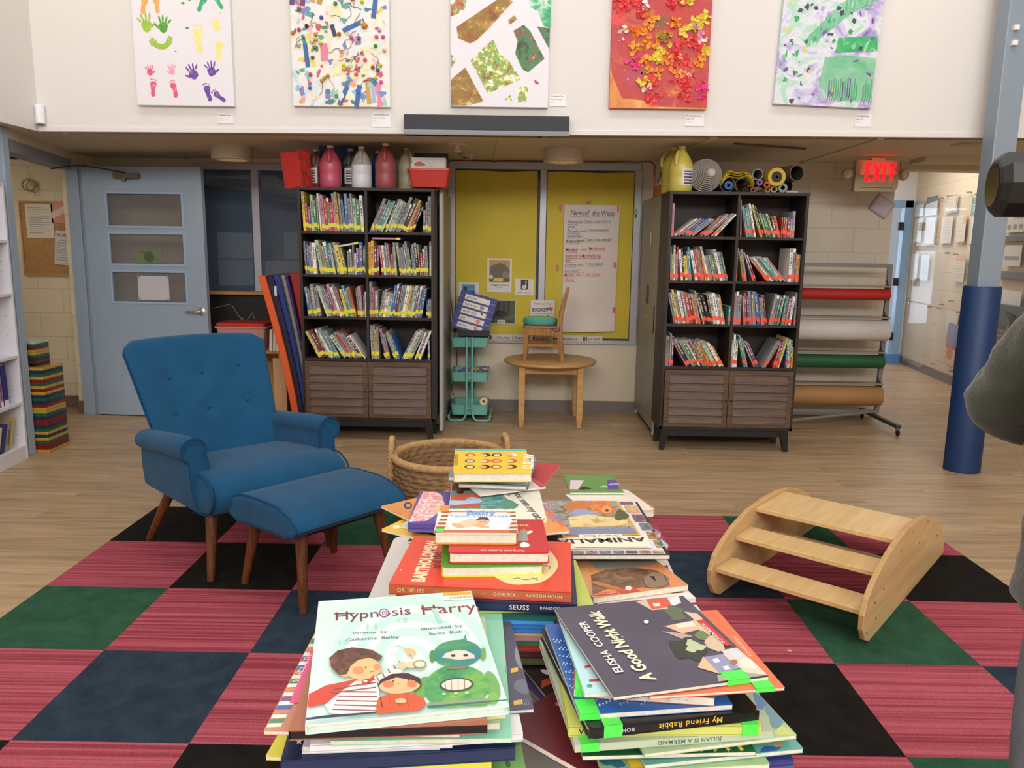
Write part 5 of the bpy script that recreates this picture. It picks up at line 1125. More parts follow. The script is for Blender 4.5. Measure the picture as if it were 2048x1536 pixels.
# hand written chart
Y = 6.655; a, b = at(1122, 662, Y), at(1240, 411, Y); w, h = b.x-a.x, b.z-a.z
chh = thing('flip_chart', 'white paper chart of handwritten class news taped over the yellow sheet', 'chart', (a.x, Y, a.z))
pap = mat('chart_paper', 'd8cdc6', .7, var=(4, .03))
q = MB(); q.grid(lambda u, v: (w*u*(.965+.035*v)+.004*(1-v), -.004-.030*max(0, .14-v)/.14*math.sin(u*2.2+.3)-.002*math.sin(7*v+3*u), h*v+.012*(1-v)**8*(u-.5)), 16, 40, pap); sh = q.build('sheet', chh, smooth=60)
q = MB(); X = T(0, -.0085, 0) @ UPRIGHT
def hw(t, x, y, s_, c, under=True):
    q.text(t, s_, flat(c), X @ T(x, y, 0) @ RZ(1.0), bold=.003, shear=.12, sx=.80)
    if under:
        vs_, _ = glyphs(t, .003, .12, 1); L_ = (max(v[0] for v in vs_)-min(v[0] for v in vs_))*s_*.80; q.poly([(p[0], p[1], .0002) for p in strip((x, y-s_*.22), (x+L_, y-s_*.2+L_*.017), .0022)], flat(c), X)
sc_ = w/118
def hl(px, py): return ((px-1122)*sc_+.004*0, h-(py-411)*h/251)
for t, px, py, s_, c in (('News', 1136, 431, .060, '3f3f42'), ('of', 1166, 431, .058, '3f3f42'), ('the', 1182, 431, .056, '3f3f42'), ('Week', 1201, 431, .056, '3f3f42'),
    ('Harvey', 1130, 447, .036, '4d55a0'), ('said,', 1151, 447, .034, '4d55a0'), ('"I want to play with my', 1165, 445, .030, '5a5a8e'), ('mom."', 1131, 456, .034, '4d55a0'),
    ('Zacayden', 1129, 465, .036, '44508f'), ('said,', 1159, 464, .032, '44508f'), ('"I was playing with', 1171, 462, .031, '50589a'), ('my brother."', 1130, 474, .032, '50589a'),
    ('Kennedy', 1128, 485, .040, '2f2f33'), ('said,', 1156, 483, .034, '3a3a3c'), ('"I saw a bee outside."', 1168, 481, .033, '2f2f33'),
    ('Malakai', 1127, 502, .044, 'b23f4e'), ('said,', 1161, 500, .036, 'c77a80'), ('"My favorite', 1175, 499, .038, 'b23f4e'), ('firetruck is Marshall\'s big', 1127, 514, .037, 'b5404c'), ('one."', 1127, 522, .036, 'b5404c'),
    ('Audree', 1126, 532, .040, '7d8790'), ('said,', 1154, 531, .035, '8a929a'), ('"I run, I paint', 1170, 529, .036, '7d8790'), ('and I draw."', 1126, 543, .034, '8a929a'),
    ('Madyn', 1126, 552, .040, 'd66a74'), ('said,', 1151, 551, .035, 'dd8088'), ('"I run, I jump,', 1166, 549, .034, 'd66a74'), ('I dance."', 1125, 561, .036, 'd66a74')):
    hw(t, *hl(px, py), s_, c, t not in ('said,',))
q.build('handwriting', sh)
for px, py, pw, ph in ((1177, 404, .045, .014), (1121, 415, .015, .045), (1236, 417, .015, .045), (1115, 535, .016, .045), (1230, 530, .022, .05), (1228, 620, .022, .05), (1119, 640, .016, .04)):
    p = at(px, py, Y-.003); q = MB(); q.b2(-pw/2, pw/2, -.001, .0005, -ph/2, ph/2, mat('pink_tape', 'e0557e', .5)); o = q.build('tape', chh, loc=(p.x-a.x, -.006 if px < 1200 or py < 500 else -.004, p.z-a.z))
q = MB(); q.tube([(.012*math.cos(t), 0, .012*math.sin(t)) for t in [i*PI/8 for i in range(16)]], .0015, flat('3a3a40'), 6, closed=True); q.b2(-.002, .002, -.002, .002, .012, .03, flat('3a3a40')); q.b2(-.004, .004, -.003, .003, -.045, -.012, flat('2a2a30'))
tag(q.build('key_ring', loc=at(1272, 425, 6.635)), 'small key ring hanging on the right frame of the papered window', 'key ring')
# sheets behind the left inner window glass and on the door
def sheet(x0, y0, x1, y1, Y, label, bg, name='paper_sheet', rz=0, draw=None):
    def dr(q, X, w, h):
        if draw: draw(q, X, w, h)
    card(name, x0, y0, x1, y1, label, dr, Y=Y, bg=bg, cat='paper', rz=rz)
sheet(437, 466, 504, 516, 6.70, 'upper pale sheet taped behind the left inner window pane', 'bcc4c8'); sheet(439, 520, 506, 570, 6.70, 'lower pale sheet taped behind the left inner window pane', 'b5bfc6')
sheet(569, 466, 640, 518, 6.70, 'pale sheet behind the right pane, partly hidden by the bookcase', 'aab2bb'); sheet(531, 523, 640, 552, 6.70, 'low pale sheet behind the right pane above the foam mats', 'b9b4b0')
q = MB(); q.lathe([(.035, 0), (.03, .12), (.016, .3), (.004, .52), (0, .54)], flat('6b533c'), 14); tag(q.build('wood_spire', loc=(-2.12, 7.0, .93), smooth=50), 'slim brown wooden spire standing behind the dark inner window', 'ornament')
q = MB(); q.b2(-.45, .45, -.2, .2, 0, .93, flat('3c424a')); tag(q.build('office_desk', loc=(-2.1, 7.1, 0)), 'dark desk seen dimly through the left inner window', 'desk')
# ------------------------------------------------------------ open blue door on the left
dr = thing('door_3', None, None, (-3.40, 6.225, 0), rad(-4.47)); dr['kind'] = 'structure'
DX, DT = .963, .045
holes = [(.925, 1.168), (1.222, 1.462), (1.515, 1.769)]; hx0, hx1 = .19, .80
q = MB(); q.b2(0, hx0, 0, DT, .01, 1.968, bluepaint); q.b2(hx1, DX, 0, DT, .01, 1.968, bluepaint); z = .01
for a, b in holes: q.b2(hx0, hx1, 0, DT, z, a, bluepaint); z = b
q.b2(hx0, hx1, 0, DT, z, 1.968, bluepaint); q.b2(.02, .94, -.0008, 0, .02, .26, bluepaint); lf = q.build('door_leaf', dr)
q = MB(); st = mat('glazing_bead', '9fb4cd', .45)
for a, b in holes:
    for x0, x1, z0, z1 in ((hx0-.012, hx1+.012, a-.012, a+.006), (hx0-.012, hx1+.012, b-.006, b+.012), (hx0-.012, hx0+.006, a, b), (hx1-.006, hx1+.012, a, b)): q.b2(x0, x1, -.006, .012, z0, z1, st)
q.build('glazing_bead', lf, bevel=.002)
gdr = mat('door_glass', '8d8a86', .08, spec=.6, alpha=.35)
for a, b in holes:
    q = MB(); q.b2(hx0, hx1, .018, .023, a, b, gdr); q.build('pane', lf)
q = MB(); q.lathe([(0, 0), (.033, 0), (.033, .008), (.014, .014), (.012, .045), (0, .05)], mat('satin_nickel', 'c9c6c0', .3, .9), 20, T(.915, 0, .865) @ RX(90))
q.tube([(.915, -.042, .865), (.90, -.052, .865), (.86, -.054, .863), (.805, -.05, .862)], [.010, .010, .009, .007], mat('satin_nickel', 'c9c6c0', .3, .9), 10); q.build('door_handle', lf, smooth=50)
q = MB(); cl = mat('closer_bronze', '75644f', .45, .3); q.b2(.285, .48, -.05, 0, 1.878, 1.915, cl); q.lathe([(0, 0), (.018, 0), (.018, .02), (0, .02)], cl, 14, T(.36, -.03, 1.86))
q.tube([(.37, -.025, 1.92), (.15, -.05, 1.955), (.02, -.10, 1.965)], .006, flat('3a332b'), 8); q.tube([(.02, -.10, 1.965), (-.12, -.18, 1.93)], .006, flat('3a332b'), 8); q.build('door_closer', lf, bevel=.002)
c = Matrix.Translation((-3.40, 6.225, 0)) @ Matrix.Rotation(rad(-4.47), 4, 'Z')
def ondoor(x, z, w, h, bg, label, draw=None, y=.014):
    q = MB(); q.b2(0, w, -.001, 0, 0, h, flat(bg))
    if draw: draw(q, T(0, -.0014, 0) @ UPRIGHT, w, h)
    tag(q.build('paper_sheet', loc=c @ Vector((x, y, z)), rot=(0, 0, rad(-4.47))), label, 'paper')
ondoor(.395, .945, .255, .19, 'c9c2cb', 'pale paper sheet in the lowest pane of the blue door', lambda q, X, w, h: [q.poly(rc(a*w-.006, b*h-.006, a*w+.006, b*h+.006), flat('8a8488'), X, .0002) for a in (.05, .95) for b in (.06, .94)])
ondoor(.395, 1.235, .215, .105, '6f7f5a', 'olive green sticker in the middle pane of the blue door', lambda q, X, w, h: [q.poly(blob(.5*w, .45*h, .2*w, .4*h), flat('4f5f40'), X, .0002), q.poly(rc(.15*w, .78*h, .6*w, .9*h), flat('59684a'), X, .0003)])

# ------------------------------------------------------------ passage beyond the door
def board_():
    Y = 6.522; a, b = at(53, 548, Y), at(141, 406, Y); w, h = b.x-a.x, b.z-a.z
    o = thing('bulletin_board', 'cork bulletin board on the passage wall left of the blue door', 'board', (a.x, 6.528, a.z))
    q = MB(); q.b2(0, w, -.012, 0, 0, h, mat('cork', 'b98a58', .9, var=(60, .15))); q.build('cork', o)
    q = MB()
    for x0, x1, z0, z1 in ((-.012, w+.012, -.012, 0), (-.012, w+.012, h, h+.012), (-.012, 0, 0, h), (w, w+.012, 0, h)): q.b2(x0, x1, -.018, 0, z0, z1, woodmat('board_frame', 'b08a5c', 'c9a878', 0))
    q.build('frame', o)
board_()
def lines(n, c='8f8b88', m=.1):
    def dr(q, X, w, h):
        for i in range(n): y = h*(.9-.8*i/n); q.poly(rc(m*w, y-.004, w*(.85-.25*((i*7) % 3 == 0)), y), flat(c), X, .0003)
    return dr
sheet(55, 408, 104, 476, 6.512, 'white notice with lines of text, upper left on the bulletin board', 'e2d8ca', 'notice', draw=lines(13))
sheet(104, 406, 133, 446, 6.512, 'coral flyer on the upper right of the bulletin board', 'd9917a', 'notice', draw=lambda q, X, w, h: q.poly(strip((0, .35*h), (w, .75*h), .05), flat('e2cdbd'), X, .0003))
def d_rec(q, X, w, h):
    q.text('RECIPES', .034, flat('5a5a58'), X @ T(.1*w, .83*h, .0004), sx=.75, bold=.02); lines(9)(q, X, w, h*.8); q.poly(rc(.62*w, .62*h, .95*w, .75*h), flat('a9b06a'), X, .0005)
sheet(109, 460, 140, 528, 6.506, 'pale recipes flyer hanging over the lower right of the bulletin board', 'd3d2cb', 'notice', rz=6, draw=d_rec)
p = at(57, 370, 6.50); q = MB(); q.tube([(.052*math.cos(t), 0, .045*math.sin(t)) for t in [i*PI/10 for i in range(20)]], .006, flat('9a8c3a'), 8, closed=True); q.prism([(.0, .02), (.05, .03), (.055, -.03), (.02, -.01)], -.004, .004, flat('a89a40'), UPRIGHT); q.tube([(.03, 0, -.03), (.045, 0, -.06), (.05, 0, -.085)], .004, flat('8a7c34'), 6); q.tube([(.02, 0, .045), (.02, .0, .08)], .002, flat('8a7c34'), 6)
tag(q.build('hanging_hoop', loc=p, smooth=60), 'small yellow-green hoop ornament hanging above the bulletin board', 'ornament')
q = MB(); q.lathe([(0, .02), (.05, .02), (.055, 0), (.04, -.02), (0, -.028)], flat('2f2a26'), 20); tag(q.build('smoke_detector', loc=at(29, 312, 6.2), smooth=50), 'dark dome detector inside the passage near the header', 'detector')

# ------------------------------------------------------------ chalkboard, mats and storage behind the armchair
q = MB(); q.b2(-2.72, -1.56, 6.652, 6.668, .42, .965, splash('chalkboard', [(.3, '15130f'), (.55, '221f1a'), (.75, '39352e')], 4, 1))
for pts in ([(.06, .43), (.22, .47)], [(.23, .46), (.33, .30)], [(.33, .30), (.40, .40), (.43, .32)], [(.28, .26), (.31, .36), (.36, .27)], [(.25, .27), (.36, .29)]):
    for a, b in zip(pts, pts[1:]): q.poly([(x-2.66, 6.6515, z+.42) for x, z in strip(a, b, .006)], flat('8a867c'))
tag(q.build('chalkboard'), 'black chalkboard with faint chalk scribbles under the left inner window', 'board')
def mat_slab(label, col, xt, wt, xb, wb, y0, y1, ztop, bow=.012, edge=None):
    q = MB(); n = 14; m_ = mat('foam_'+col, col, .6, bump=(90, .1)); vs = []
    for i in range(n+1):
        t = i/n; x = xb+(xt-xb)*t-bow*math.sin(PI*t)*1.0+(xt-xb)*.0; w_ = wb+(wt-wb)*t
        vs += [(x, y0, ztop*t), (x+w_, y0, ztop*t), (x+w_, y1, ztop*t), (x, y1, ztop*t)]
    fs = [(i*4+j, i*4+(j+1) % 4, i*4+4+(j+1) % 4, i*4+4+j) for i in range(n) for j in range(4)]+[(3, 2, 1, 0), (n*4, n*4+1, n*4+2, n*4+3)]
    q.add(vs, fs, m_); o = q.build('foam_mat', bevel=.006); o['label'] = label; o['category'] = 'mat'; o['group'] = 'foam mats leaning by the left bookcase'; return o
mat_slab('orange foam mat, outermost of the leaning mats, beside the armchair back', 'dd5a22', -1.913, .055, -1.672, .052, 5.78, 6.34, 1.165, -.02)
mat_slab('black-blue foam mat leaning second, right of the orange mat', '14163a', -1.855, .048, -1.617, .030, 5.79, 6.34, 1.17, -.02)
nb = mat_slab('royal blue foam mat with a white tag, third of the leaning mats', '1f2f7c', -1.804, .045, -1.584, .022, 5.79, 6.34, 1.172, -.02)
q = MB(); q.b2(-1.795, -1.778, 5.786, 5.79, 1.02, 1.09, flat('d8d8dc')); q.build('tag', nb)
mat_slab('thin green foam mat between the royal blue and grey mats', '1f4a38', -1.757, .012, -1.560, .006, 5.79, 6.34, 1.175, -.02)
mat_slab('grey foam mat leaning between the green and purple mats', '8b8183', -1.743, .028, -1.552, .016, 5.785, 6.34, 1.172, -.02)
mat_slab('thin purple foam mat left of the red mat', '3a2a6e', -1.713, .016, -1.534, .008, 5.79, 6.34, 1.17, -.02)
mat_slab('wide red foam mat leaning closest to the left bookcase', 'b3281f', -1.695, .10, -1.524, .008, 5.84, 6.34, 1.185, -.02)
o = bin_('storage_bin', (-2.225, 6.38, .555), .40, .27, .185, mat('frosted_pink', 'c99a92', .35, trans=.15), 'frosted pinkish plastic bin with red lid behind the armchair', 'bin', 0, .88)
q = MB(); q.prism(rrect(.40, .29, .03, 4), .1855, .212, redp); q.build('lid', o, bevel=.004)
cw_ = woodmat('crate_wood', '9a6a3c', 'b98a55', 2, 4)
o = thing('storage_crate', 'wooden crate shelf behind the armchair carrying the frosted bin', 'crate', (-2.18, 6.30, 0))
q = MB(); q.b2(-.27, .30, -.14, .26, .535, .555, cw_); q.b2(-.27, -.25, -.14, .26, 0, .535, cw_); q.b2(.28, .30, -.14, .26, 0, .535, cw_); q.b2(-.25, .28, .24, .26, 0, .535, cw_); q.b2(-.25, .28, -.14, .24, .02, .04, cw_); q.build('carcass', o, bevel=.003)
q = MB(); q.b2(-1.90, -1.80, 6.02, 6.04, 0, .52, mat('tan_board', 'b58e63', .7)); q.b2(-1.90, -1.80, 6.04, 6.30, 0, .015, mat('tan_board', 'b58e63', .7)); q.b2(-1.90, -1.885, 6.04, 6.30, 0, .50, mat('tan_board', 'b58e63', .7))
tag(q.build('cardboard_box', bevel=.002), 'tan open cardboard box standing left of the orange foam mat', 'box')
for i, (c_, h_) in enumerate((('e0d8c6', .17), ('d2c6ae', .15), ('efe8da', .16))):
    q = MB(); q.b2(0, .022, 0, .18, 0, h_, flat(c_)); tag(q.build('file_folder', loc=(-1.975+.028*i, 6.18, .557), rot=(0, rad(3), 0)), '%s folder standing upright beside the frosted bin, %s from the left' % (('cream', 'beige', 'ivory')[i], ORD[i]), 'folder', 'folders beside the frosted bin')

# ------------------------------------------------------------ white bookcase at the left edge
wm = mat('white_melamine', 'dcdbe2', .4)
wb_ = thing('white_bookcase', 'white open bookcase standing at the left edge of the photo', 'bookcase', (-3.161, 4.905, 0), rad(5.8))
q = MB(); q.b2(-.30, 0, -.018, 0, 0, 1.74, wm); q.b2(-.30, 0, -1.3, -1.282, 0, 1.74, wm); q.b2(-.30, -.292, -1.282, -.018, .0, 1.74, wm); q.b2(-.30, 0, -1.282, -.018, 1.722, 1.74, wm); q.b2(-.02, -.002, -1.282, -.018, 0, .072, wm); cs_ = q.build('carcass', wb_, bevel=.0015)
shz = [.09, .373, .675, 1.065, 1.393]
for z in shz:
    q = MB(); q.b2(-.292, -.002, -1.282, -.018, z-.018, z, wm); q.build('shelf', wb_, bevel=.001)
q = MB()
for z in [.16+.032*i for i in range(3)]+[.45+.032*i for i in range(3)]+[.80+.06*i for i in range(4)]+[1.2+.06*i for i in range(3)]: q.lathe([(0, 0), (.003, 0)], flat('77757c'), 8, T(-.05, -.0185, z) @ RX(90))
q.build('peg_hole', cs_)
MW = Matrix.Translation((-3.161, 4.905, 0)) @ Matrix.Rotation(rad(5.8), 4, 'Z')
for (y, z, t, h, c_, a, lab) in ((-.115, .675-.302, .055, .255, '23277e', 3, 'thick navy binder with a white base label on the white bookcase, third shelf down'), (-.165, .373, .03, .20, 'b48aa0', 4, 'mauve book with black lettering leaning beside the navy binder'), (-.205, .373, .025, .19, '5a2f62', 5, 'dark purple book left of the mauve book on the white bookcase'), (-.245, .373, .03, .22, 'd9d4d8', 3, 'white book at the left of the purple book on the white bookcase'),
        (-.12, .09, .02, .21, 'c9a558', -19, 'yellow edged book leaning on the lowest shelf of the white bookcase'), (-.165, .09, .03, .20, '8e9297', -20, 'grey picture book leaning on the lowest shelf, between yellow and navy books'), (-.215, .09, .03, .19, '3a3260', -21, 'navy book leaning on the lowest shelf of the white bookcase'), (-.27, .09, .03, .18, 'cfc8be', -20, 'pale book at the far left of the lowest white shelf'),
        (-.16, 1.065, .03, .25, 'e6dbe0', 8, 'white book with a pink edge on the upper shelf of the white bookcase'), (-.20, 1.065, .03, .22, '4f6fae', 6, 'blue book beside the white pink-edged book')):
    q = MB(); q.b2(-.20, 0, 0, t, 0, h, flat(c_)); q.b2(-.198, -.004, .003, t-.003, h-.003, h+.0005, pagem)
    if 'binder' in lab: q.b2(-.01, .0006, .003, t-.003, .0, .035, flat('e4e2ea'))
    if 'mauve' in lab:
        for i in range(8): q.b2(0, .0006, t*.3, t*.7, .05+i*.014, .06+i*.014, flat('2a2430'))
    if 'pink edge' in lab: q.b2(-.01, .0006, t-.006, t+.0004, 0, h, flat('d9506a')); q.b2(0, .0006, .004, .012, .05, .13, flat('2f62b0'))
    if 'grey picture' in lab: q.b2(0, .0008, .004, t-.004, .05, .14, flat('5c666a'))
    o = q.build('shelf_book'); lo = MW @ Vector((-.03, y-t/2-.02, z)); o.location = lo; o.rotation_euler = Euler((rad(a), 0, rad(5.8)), 'XYZ'); tag(o, lab, 'book')
    if a < 0: o.location.z += .0
    else: o.location.z += t*math.sin(rad(a))*0+.0
# ------------------------------------------------------------ stack of coloured plastic building tiles
TC = {'y': ('b9963a', 'gold'), 'r': ('7a1f22', 'red'), 'g': ('1f5a44', 'green'), 'n': ('1f3348', 'navy'), 'k': ('1a1a22', 'dark'), 'w': ('aebfae', 'pale green')}
def tiles(seq, x0, x1, y0, y1, z0, t, where, grp, below=None):
    tot = len(seq)
    for i, c_ in enumerate(seq):
        q = MB(); q.prism([(x+(x0+x1)/2, y+(y0+y1)/2) for x, y in rrect(x1-x0, y1-y0, .012, 3)], 0, t-.0006, mat('tile_'+c_, TC[c_][0], .15, spec=.6, coat=.3, trans=.12))
        o = q.build('building_tile', loc=(0, 0, z0+i*t), bevel=.002)
        tag(o, '%s tile, %s from the bottom of the %s' % (TC[c_][1], ORD[i], where), 'tile', grp)
tiles('yrrgynygnrrngyyrngnyrygrygnyn'[:28], -3.355, -3.10, 5.03, 5.27, .001, .0205, 'wide tile stack', 'tiles in the wide stack')
tiles('krngyyrgw', -3.355, -3.165, 5.07, 5.24, .001+28*.0205+.0006, .0182, 'small upper stack', 'tiles in the small upper stack')

# ------------------------------------------------------------ rolling paper rack
rk = thing('paper_rack', 'grey steel rolling rack holding four wide paper rolls', 'rack', (0, 0, 0)); rg = mat('rack_gray', '8a8888', .45, .3); rdk = mat('rack_dark', '4a4644', .5, .3)
YR = 6.38
q = MB()
for x in (1.985, 2.99): q.b2(x-.018, x+.018, YR-.016, YR+.016, .09, 1.315, rg)
q.b2(1.985, 2.99, YR-.014, YR+.014, 1.285, 1.315, rg); q.b2(1.985, 2.99, YR-.014, YR+.014, .09, .12, rg); q.build('frame', rk, bevel=.003)
for x in (1.985, 2.96):
    q = MB(); q.b2(x-.018, x+.018, YR-.46, YR+.22, .062, .092, rdk); ft = q.build('foot', rk, bevel=.003)
    for y in (YR-.44, YR+.2):
        q = MB(); q.lathe([(0, -.009), (.02, -.009), (.026, -.005), (.026, .005), (.02, .009), (0, .009)], mat('caster_black', '1f1d1c', .5), 24, T(x+.005, y, .0265) @ RY(90)); q.b2(x-.012, x+.012, y-.012, y+.012, .045, .064, rg); q.tube([(x, y, .05), (x+.014, y, .03)], .006, rg, 8); q.build('caster', ft, smooth=40)
q = MB(); q.tube([(2.0, YR-.4, .085), (2.9, YR-.08, .115)], .012, rg, 8); q.build('brace', rk)
for (z, r, col, lab, L1) in ((1.072, .045, 'b5241e', 'red', 2.965), (.786, .084, 'd5cfcb', 'white', 2.97), (.532, .055, '1e5a34', 'green', 2.965), (.252, .080, 'a77c4a', 'brown kraft', 2.965)):
    q = MB(); pm_ = mat('rollpaper_'+col, col, .55, var=(2, .03)); yr = YR-.02-.0
    q.lathe([(.02, 0), (r, 0), (r, L1-2.02), (.02, L1-2.02), (.02, 0)], pm_, 40, T(2.02, YR-.055-r*.4, z) @ RY(90))
    o = q.build('paper_roll', smooth=40); tag(o, 'wide %s paper roll on the grey rolling rack' % lab, 'roll', None)
    zz = z+r+.012
    q = MB(); q.b2(2.01, 2.975, YR-.05-r*.9, YR-.02, zz, zz+.014, mat('bar_gray', '9c9893', .35, .5)); q.b2(2.96, 2.975, YR-.06-r*.4, YR, z-.03, zz+.02, rdk); q.tube([(2.968, YR-.05, zz), (2.972, YR-.01, zz+.05), (2.972, YR, zz+.06)], .006, rdk, 6); q.build('cutter_bar', rk, bevel=.002)
# pad around the post
q = MB(); pdm = mat('blue_vinyl', '0e3160', .5, var=(5, .08), bump=(30, .06)); n = 40; prf = [(.074, 0), (.086, .004), (.087, .02), (.088, .6), (.087, 1.17), (.089, 1.185), (.083, 1.2), (.074, 1.198)]
q.lathe(prf, pdm, n); P_ = q
o = thing('post_pad', 'dark blue padded wrap around the foot of the blue steel post', 'pad', (2.935, 4.995, .0))
q.v = [(x*(1.0), y*(1.0), z) for x, y, z in q.v]
q2 = MB(); vs = []; 
ringo = [(.088*math.cos(2*PI*i/n), .088*math.sin(2*PI*i/n)) for i in range(n)]
q2.lathe([(.103, .002), (.108, .006), (.108, 1.19), (.103, 1.2), (.1, 1.2), (.1, .002), (.103, .002)], pdm, 48); q2.build('wrap', o, smooth=40)
q2 = MB(); q2.b2(-.109, -.1065, .02, .028, .0, 1.19, mat('pad_seam', '0e2c58', .5)); q2.build('seam', o)

# ------------------------------------------------------------ woven basket
bs = thing('woven_basket', 'tall round woven seagrass basket with rope handles behind the book table', 'basket', (-.31, 3.60, 0))
sea = mat('seagrass', '8a6a48', .9, var=(30, .25), bump=(200, .4)); rope = mat('jute_rope', 'b08c5c', .9, var=(60, .18), bump=(160, .5, (1, 1, 1)))
def brad(z): return .20+.062*min(1, z/.28)-.0*z
def weave(inner):
    NU, NV = 150, 96
    def fn(u, v):
        z = .005+.405*v; a = 2*PI*u; row = v*17; ph = math.floor(row)*PI
        b = .007*(math.sin(a*26+ph+3*math.sin(row*2*PI))*.55+abs(math.sin(row*PI))*.9)
        r = brad(z)+(b if not inner else -.012-b); return (r*math.cos(a), r*math.sin(a), z)
    return fn
q = MB(); q.grid(weave(False), 150, 96, sea, closeu=True); q.grid(weave(True), 150, 60, sea, closeu=True); q.lathe([(0, .006), (.195, .006)], sea, 40); q.build('body', bs, smooth=180)
def ropepath(q, path, R, strands, m, turns, closed):
    P = [Vector(p) for p in path]; N = len(P)
    for s_ in range(strands):
        pts = []
        for i in range(N):
            t = (P[(i+1) % N]-P[i-1 if (closed or i > 0) else 0]).normalized(); up = Vector((0, 0, 1)) if abs(t.z) < .95 else Vector((1, 0, 0)); a = t.cross(up).normalized(); b = a.cross(t)
            an = 2*PI*(turns*i/N+s_/strands); pts.append(P[i]+(a*math.cos(an)+b*math.sin(an))*R*.55)
        q.tube(pts, R*.62, m, 7, closed=closed)
q = MB(); ropepath(q, [(.262*math.cos(2*PI*i/260), .262*math.sin(2*PI*i/260), .415) for i in range(260)], .017, 3, rope, 40, True); q.build('rim', bs, smooth=60)
for s_, a in ((1, rad(183)), (1, rad(17))):
    q = MB(); c_ = Vector((.262*math.cos(a), .262*math.sin(a), .40)); tdir = Vector((-math.sin(a), math.cos(a), 0)); pts = []
    for i in range(46):
        t = PI*i/45; pts.append(c_+tdir*(.062*math.cos(t))*-1+Vector((0, 0, .0+.095*math.sin(t)))+Vector((math.cos(a), math.sin(a), 0))*.01)
    pts = [pts[0]+Vector((0, 0, -.10+.02*k)) for k in range(5)]+pts+[pts[-1]+Vector((0, 0, -.02*k)) for k in range(1, 6)]
    ropepath(q, pts, .014, 3, rope, 9, False); q.build('handle', bs, smooth=60)

# ------------------------------------------------------------ notices in clear frames on the hallway wall
HN = Vector((1.88, -.30, 0)).normalized(); HD = Vector((-.30, -1.88, 0)).normalized(); HP = Vector((4.7, 8.19, 0))
def onhall(px, py, off=.03):
    d = _rt*((px-1024)/1564)-_up*((py-768)/1564)+_f; C = Vector((0, 0, 1.38)); p0 = HP-HN*off; return C+d*((p0-C).dot(HN)/d.dot(HN))
hrz = math.atan2(HD.y, HD.x)
def hall_sheet(x0, y0, x1, y1, bg, label, draw=None, name='notice', off=.03, cat='notice'):
    a, b = onhall(x0, y1, off), onhall(x1, y0, off); w = (b-a).dot(HD); h = b.z-a.z
    q = MB(); q.b2(0, w, -.001, 0, 0, h, flat(bg))
    if draw: draw(q, T(0, -.0014, 0) @ UPRIGHT, w, h)
    tag(q.build(name, loc=a, rot=(0, 0, hrz)), label, cat)
def d_lh(c_, top=.72):
    def dr(q, X, w, h):
        q.poly(rc(0, top*h, w, h), flat(c_), X, .0002); lines(6)(q, X, w, h*top)
    return dr
def d_cert(q, X, w, h):
    q.poly(rc(.06*w, .05*h, .94*w, .95*h), flat('5a6472'), X, .0002); q.poly(rc(.10*w, .09*h, .90*w, .91*h), flat('d9cfbb'), X, .0003); lines(5, '9a927f', .22)(q, X, w, h)
hall_sheet(1829, 402, 1849, 434, 'd6d3d6', 'small notice with a blue header, top left on the hallway wall', d_lh('8fa3c8', .8))
hall_sheet(1850, 391, 1877, 432, 'd9d7da', 'notice with a dark slanted header on the hallway wall', lambda q, X, w, h: (q.poly([(0, .62*h), (w, .74*h), (w, h), (0, h)], flat('3f4d5c'), X, .0002), lines(5)(q, X, w, h*.6)))
hall_sheet(1889, 386, 1917, 427, 'ddd6c8', 'certificate with a dark border on the hallway wall', d_cert)
hall_sheet(1826, 436, 1846, 484, 'd5cfc0', 'plain cream page below the blue-headed notice', lines(8))
hall_sheet(1848, 434, 1872, 488, 'dad3d2', 'white letter below the dark-headed notice', lines(9))
hall_sheet(1880, 432, 1907, 487, 'd3c9ba', 'glossy cream page below the certificate', lines(8, 'b0a696'))
hall_sheet(1910, 430, 1934, 484, 'dccdbb', 'cream page with an orange corner on the hallway wall', lambda q, X, w, h: (lines(8, 'b3a695')(q, X, w, h), q.poly(rc(.7*w, .7*h, .98*w, .95*h), flat('d9a878'), X, .0003)))
hall_sheet(1941, 391, 1972, 432, '5f8f86', 'green poster beside the blue post on the hallway wall', lambda q, X, w, h: [q.poly(rc(.1*w, (.25+.15*i)*h, (.5+.1*(i % 2))*w, (.32+.15*i)*h), flat('a8c0a6'), X, .0003) for i in range(3)])
hall_sheet(1940, 433, 1972, 488, 'd9d9dc', 'shiny white page under the green poster', lambda q, X, w, h: q.poly(blob(.5*w, .65*h, .35*w, .15*h, 20, 14, .2), flat('eef2f4'), X, .0003))  # paler blob puts a glint into the page's colour
hall_sheet(1819, 508, 1838, 560, 'd6cfc9', 'pale list page, left of the pair in the lower hallway row', lines(10, 'aaa39f'))
hall_sheet(1839, 510, 1860, 560, 'd9d3cf', 'page with blue table lines, right of the pair in the lower hallway row', lambda q, X, w, h: [q.poly(rc(.14*w, (.2+.09*i)*h, .86*w, (.25+.09*i)*h), flat('8d97b4'), X, .0003) for i in range(7)])
hall_sheet(1907, 511, 1932, 563, 'd9cbb8', 'framed notice with an orange header, left of two near the post', d_lh('d9a27c', .78)); hall_sheet(1935, 510, 1962, 563, 'd6c8b6', 'framed notice with an orange header, right of two near the post', d_lh('d6a680', .78))
hall_sheet(1890, 626, 1917, 660, 'd8d0c8', 'white sheet low on the hallway wall above the red brochure', None)
hall_sheet(1888, 662, 1915, 726, 'c9654a', 'red brochure with a round orange picture low on the hallway wall', lambda q, X, w, h: (q.poly(rc(0, 0, w, .45*h), flat('dcb7a0'), X, .0002), q.poly(blob(.45*w, .3*h, .35*w, .15*h), flat('c97a4a'), X, .0003), q.text('ISSUE', .05, flat('e8d5c8'), X @ T(.4*w, .78*h, .0004))))
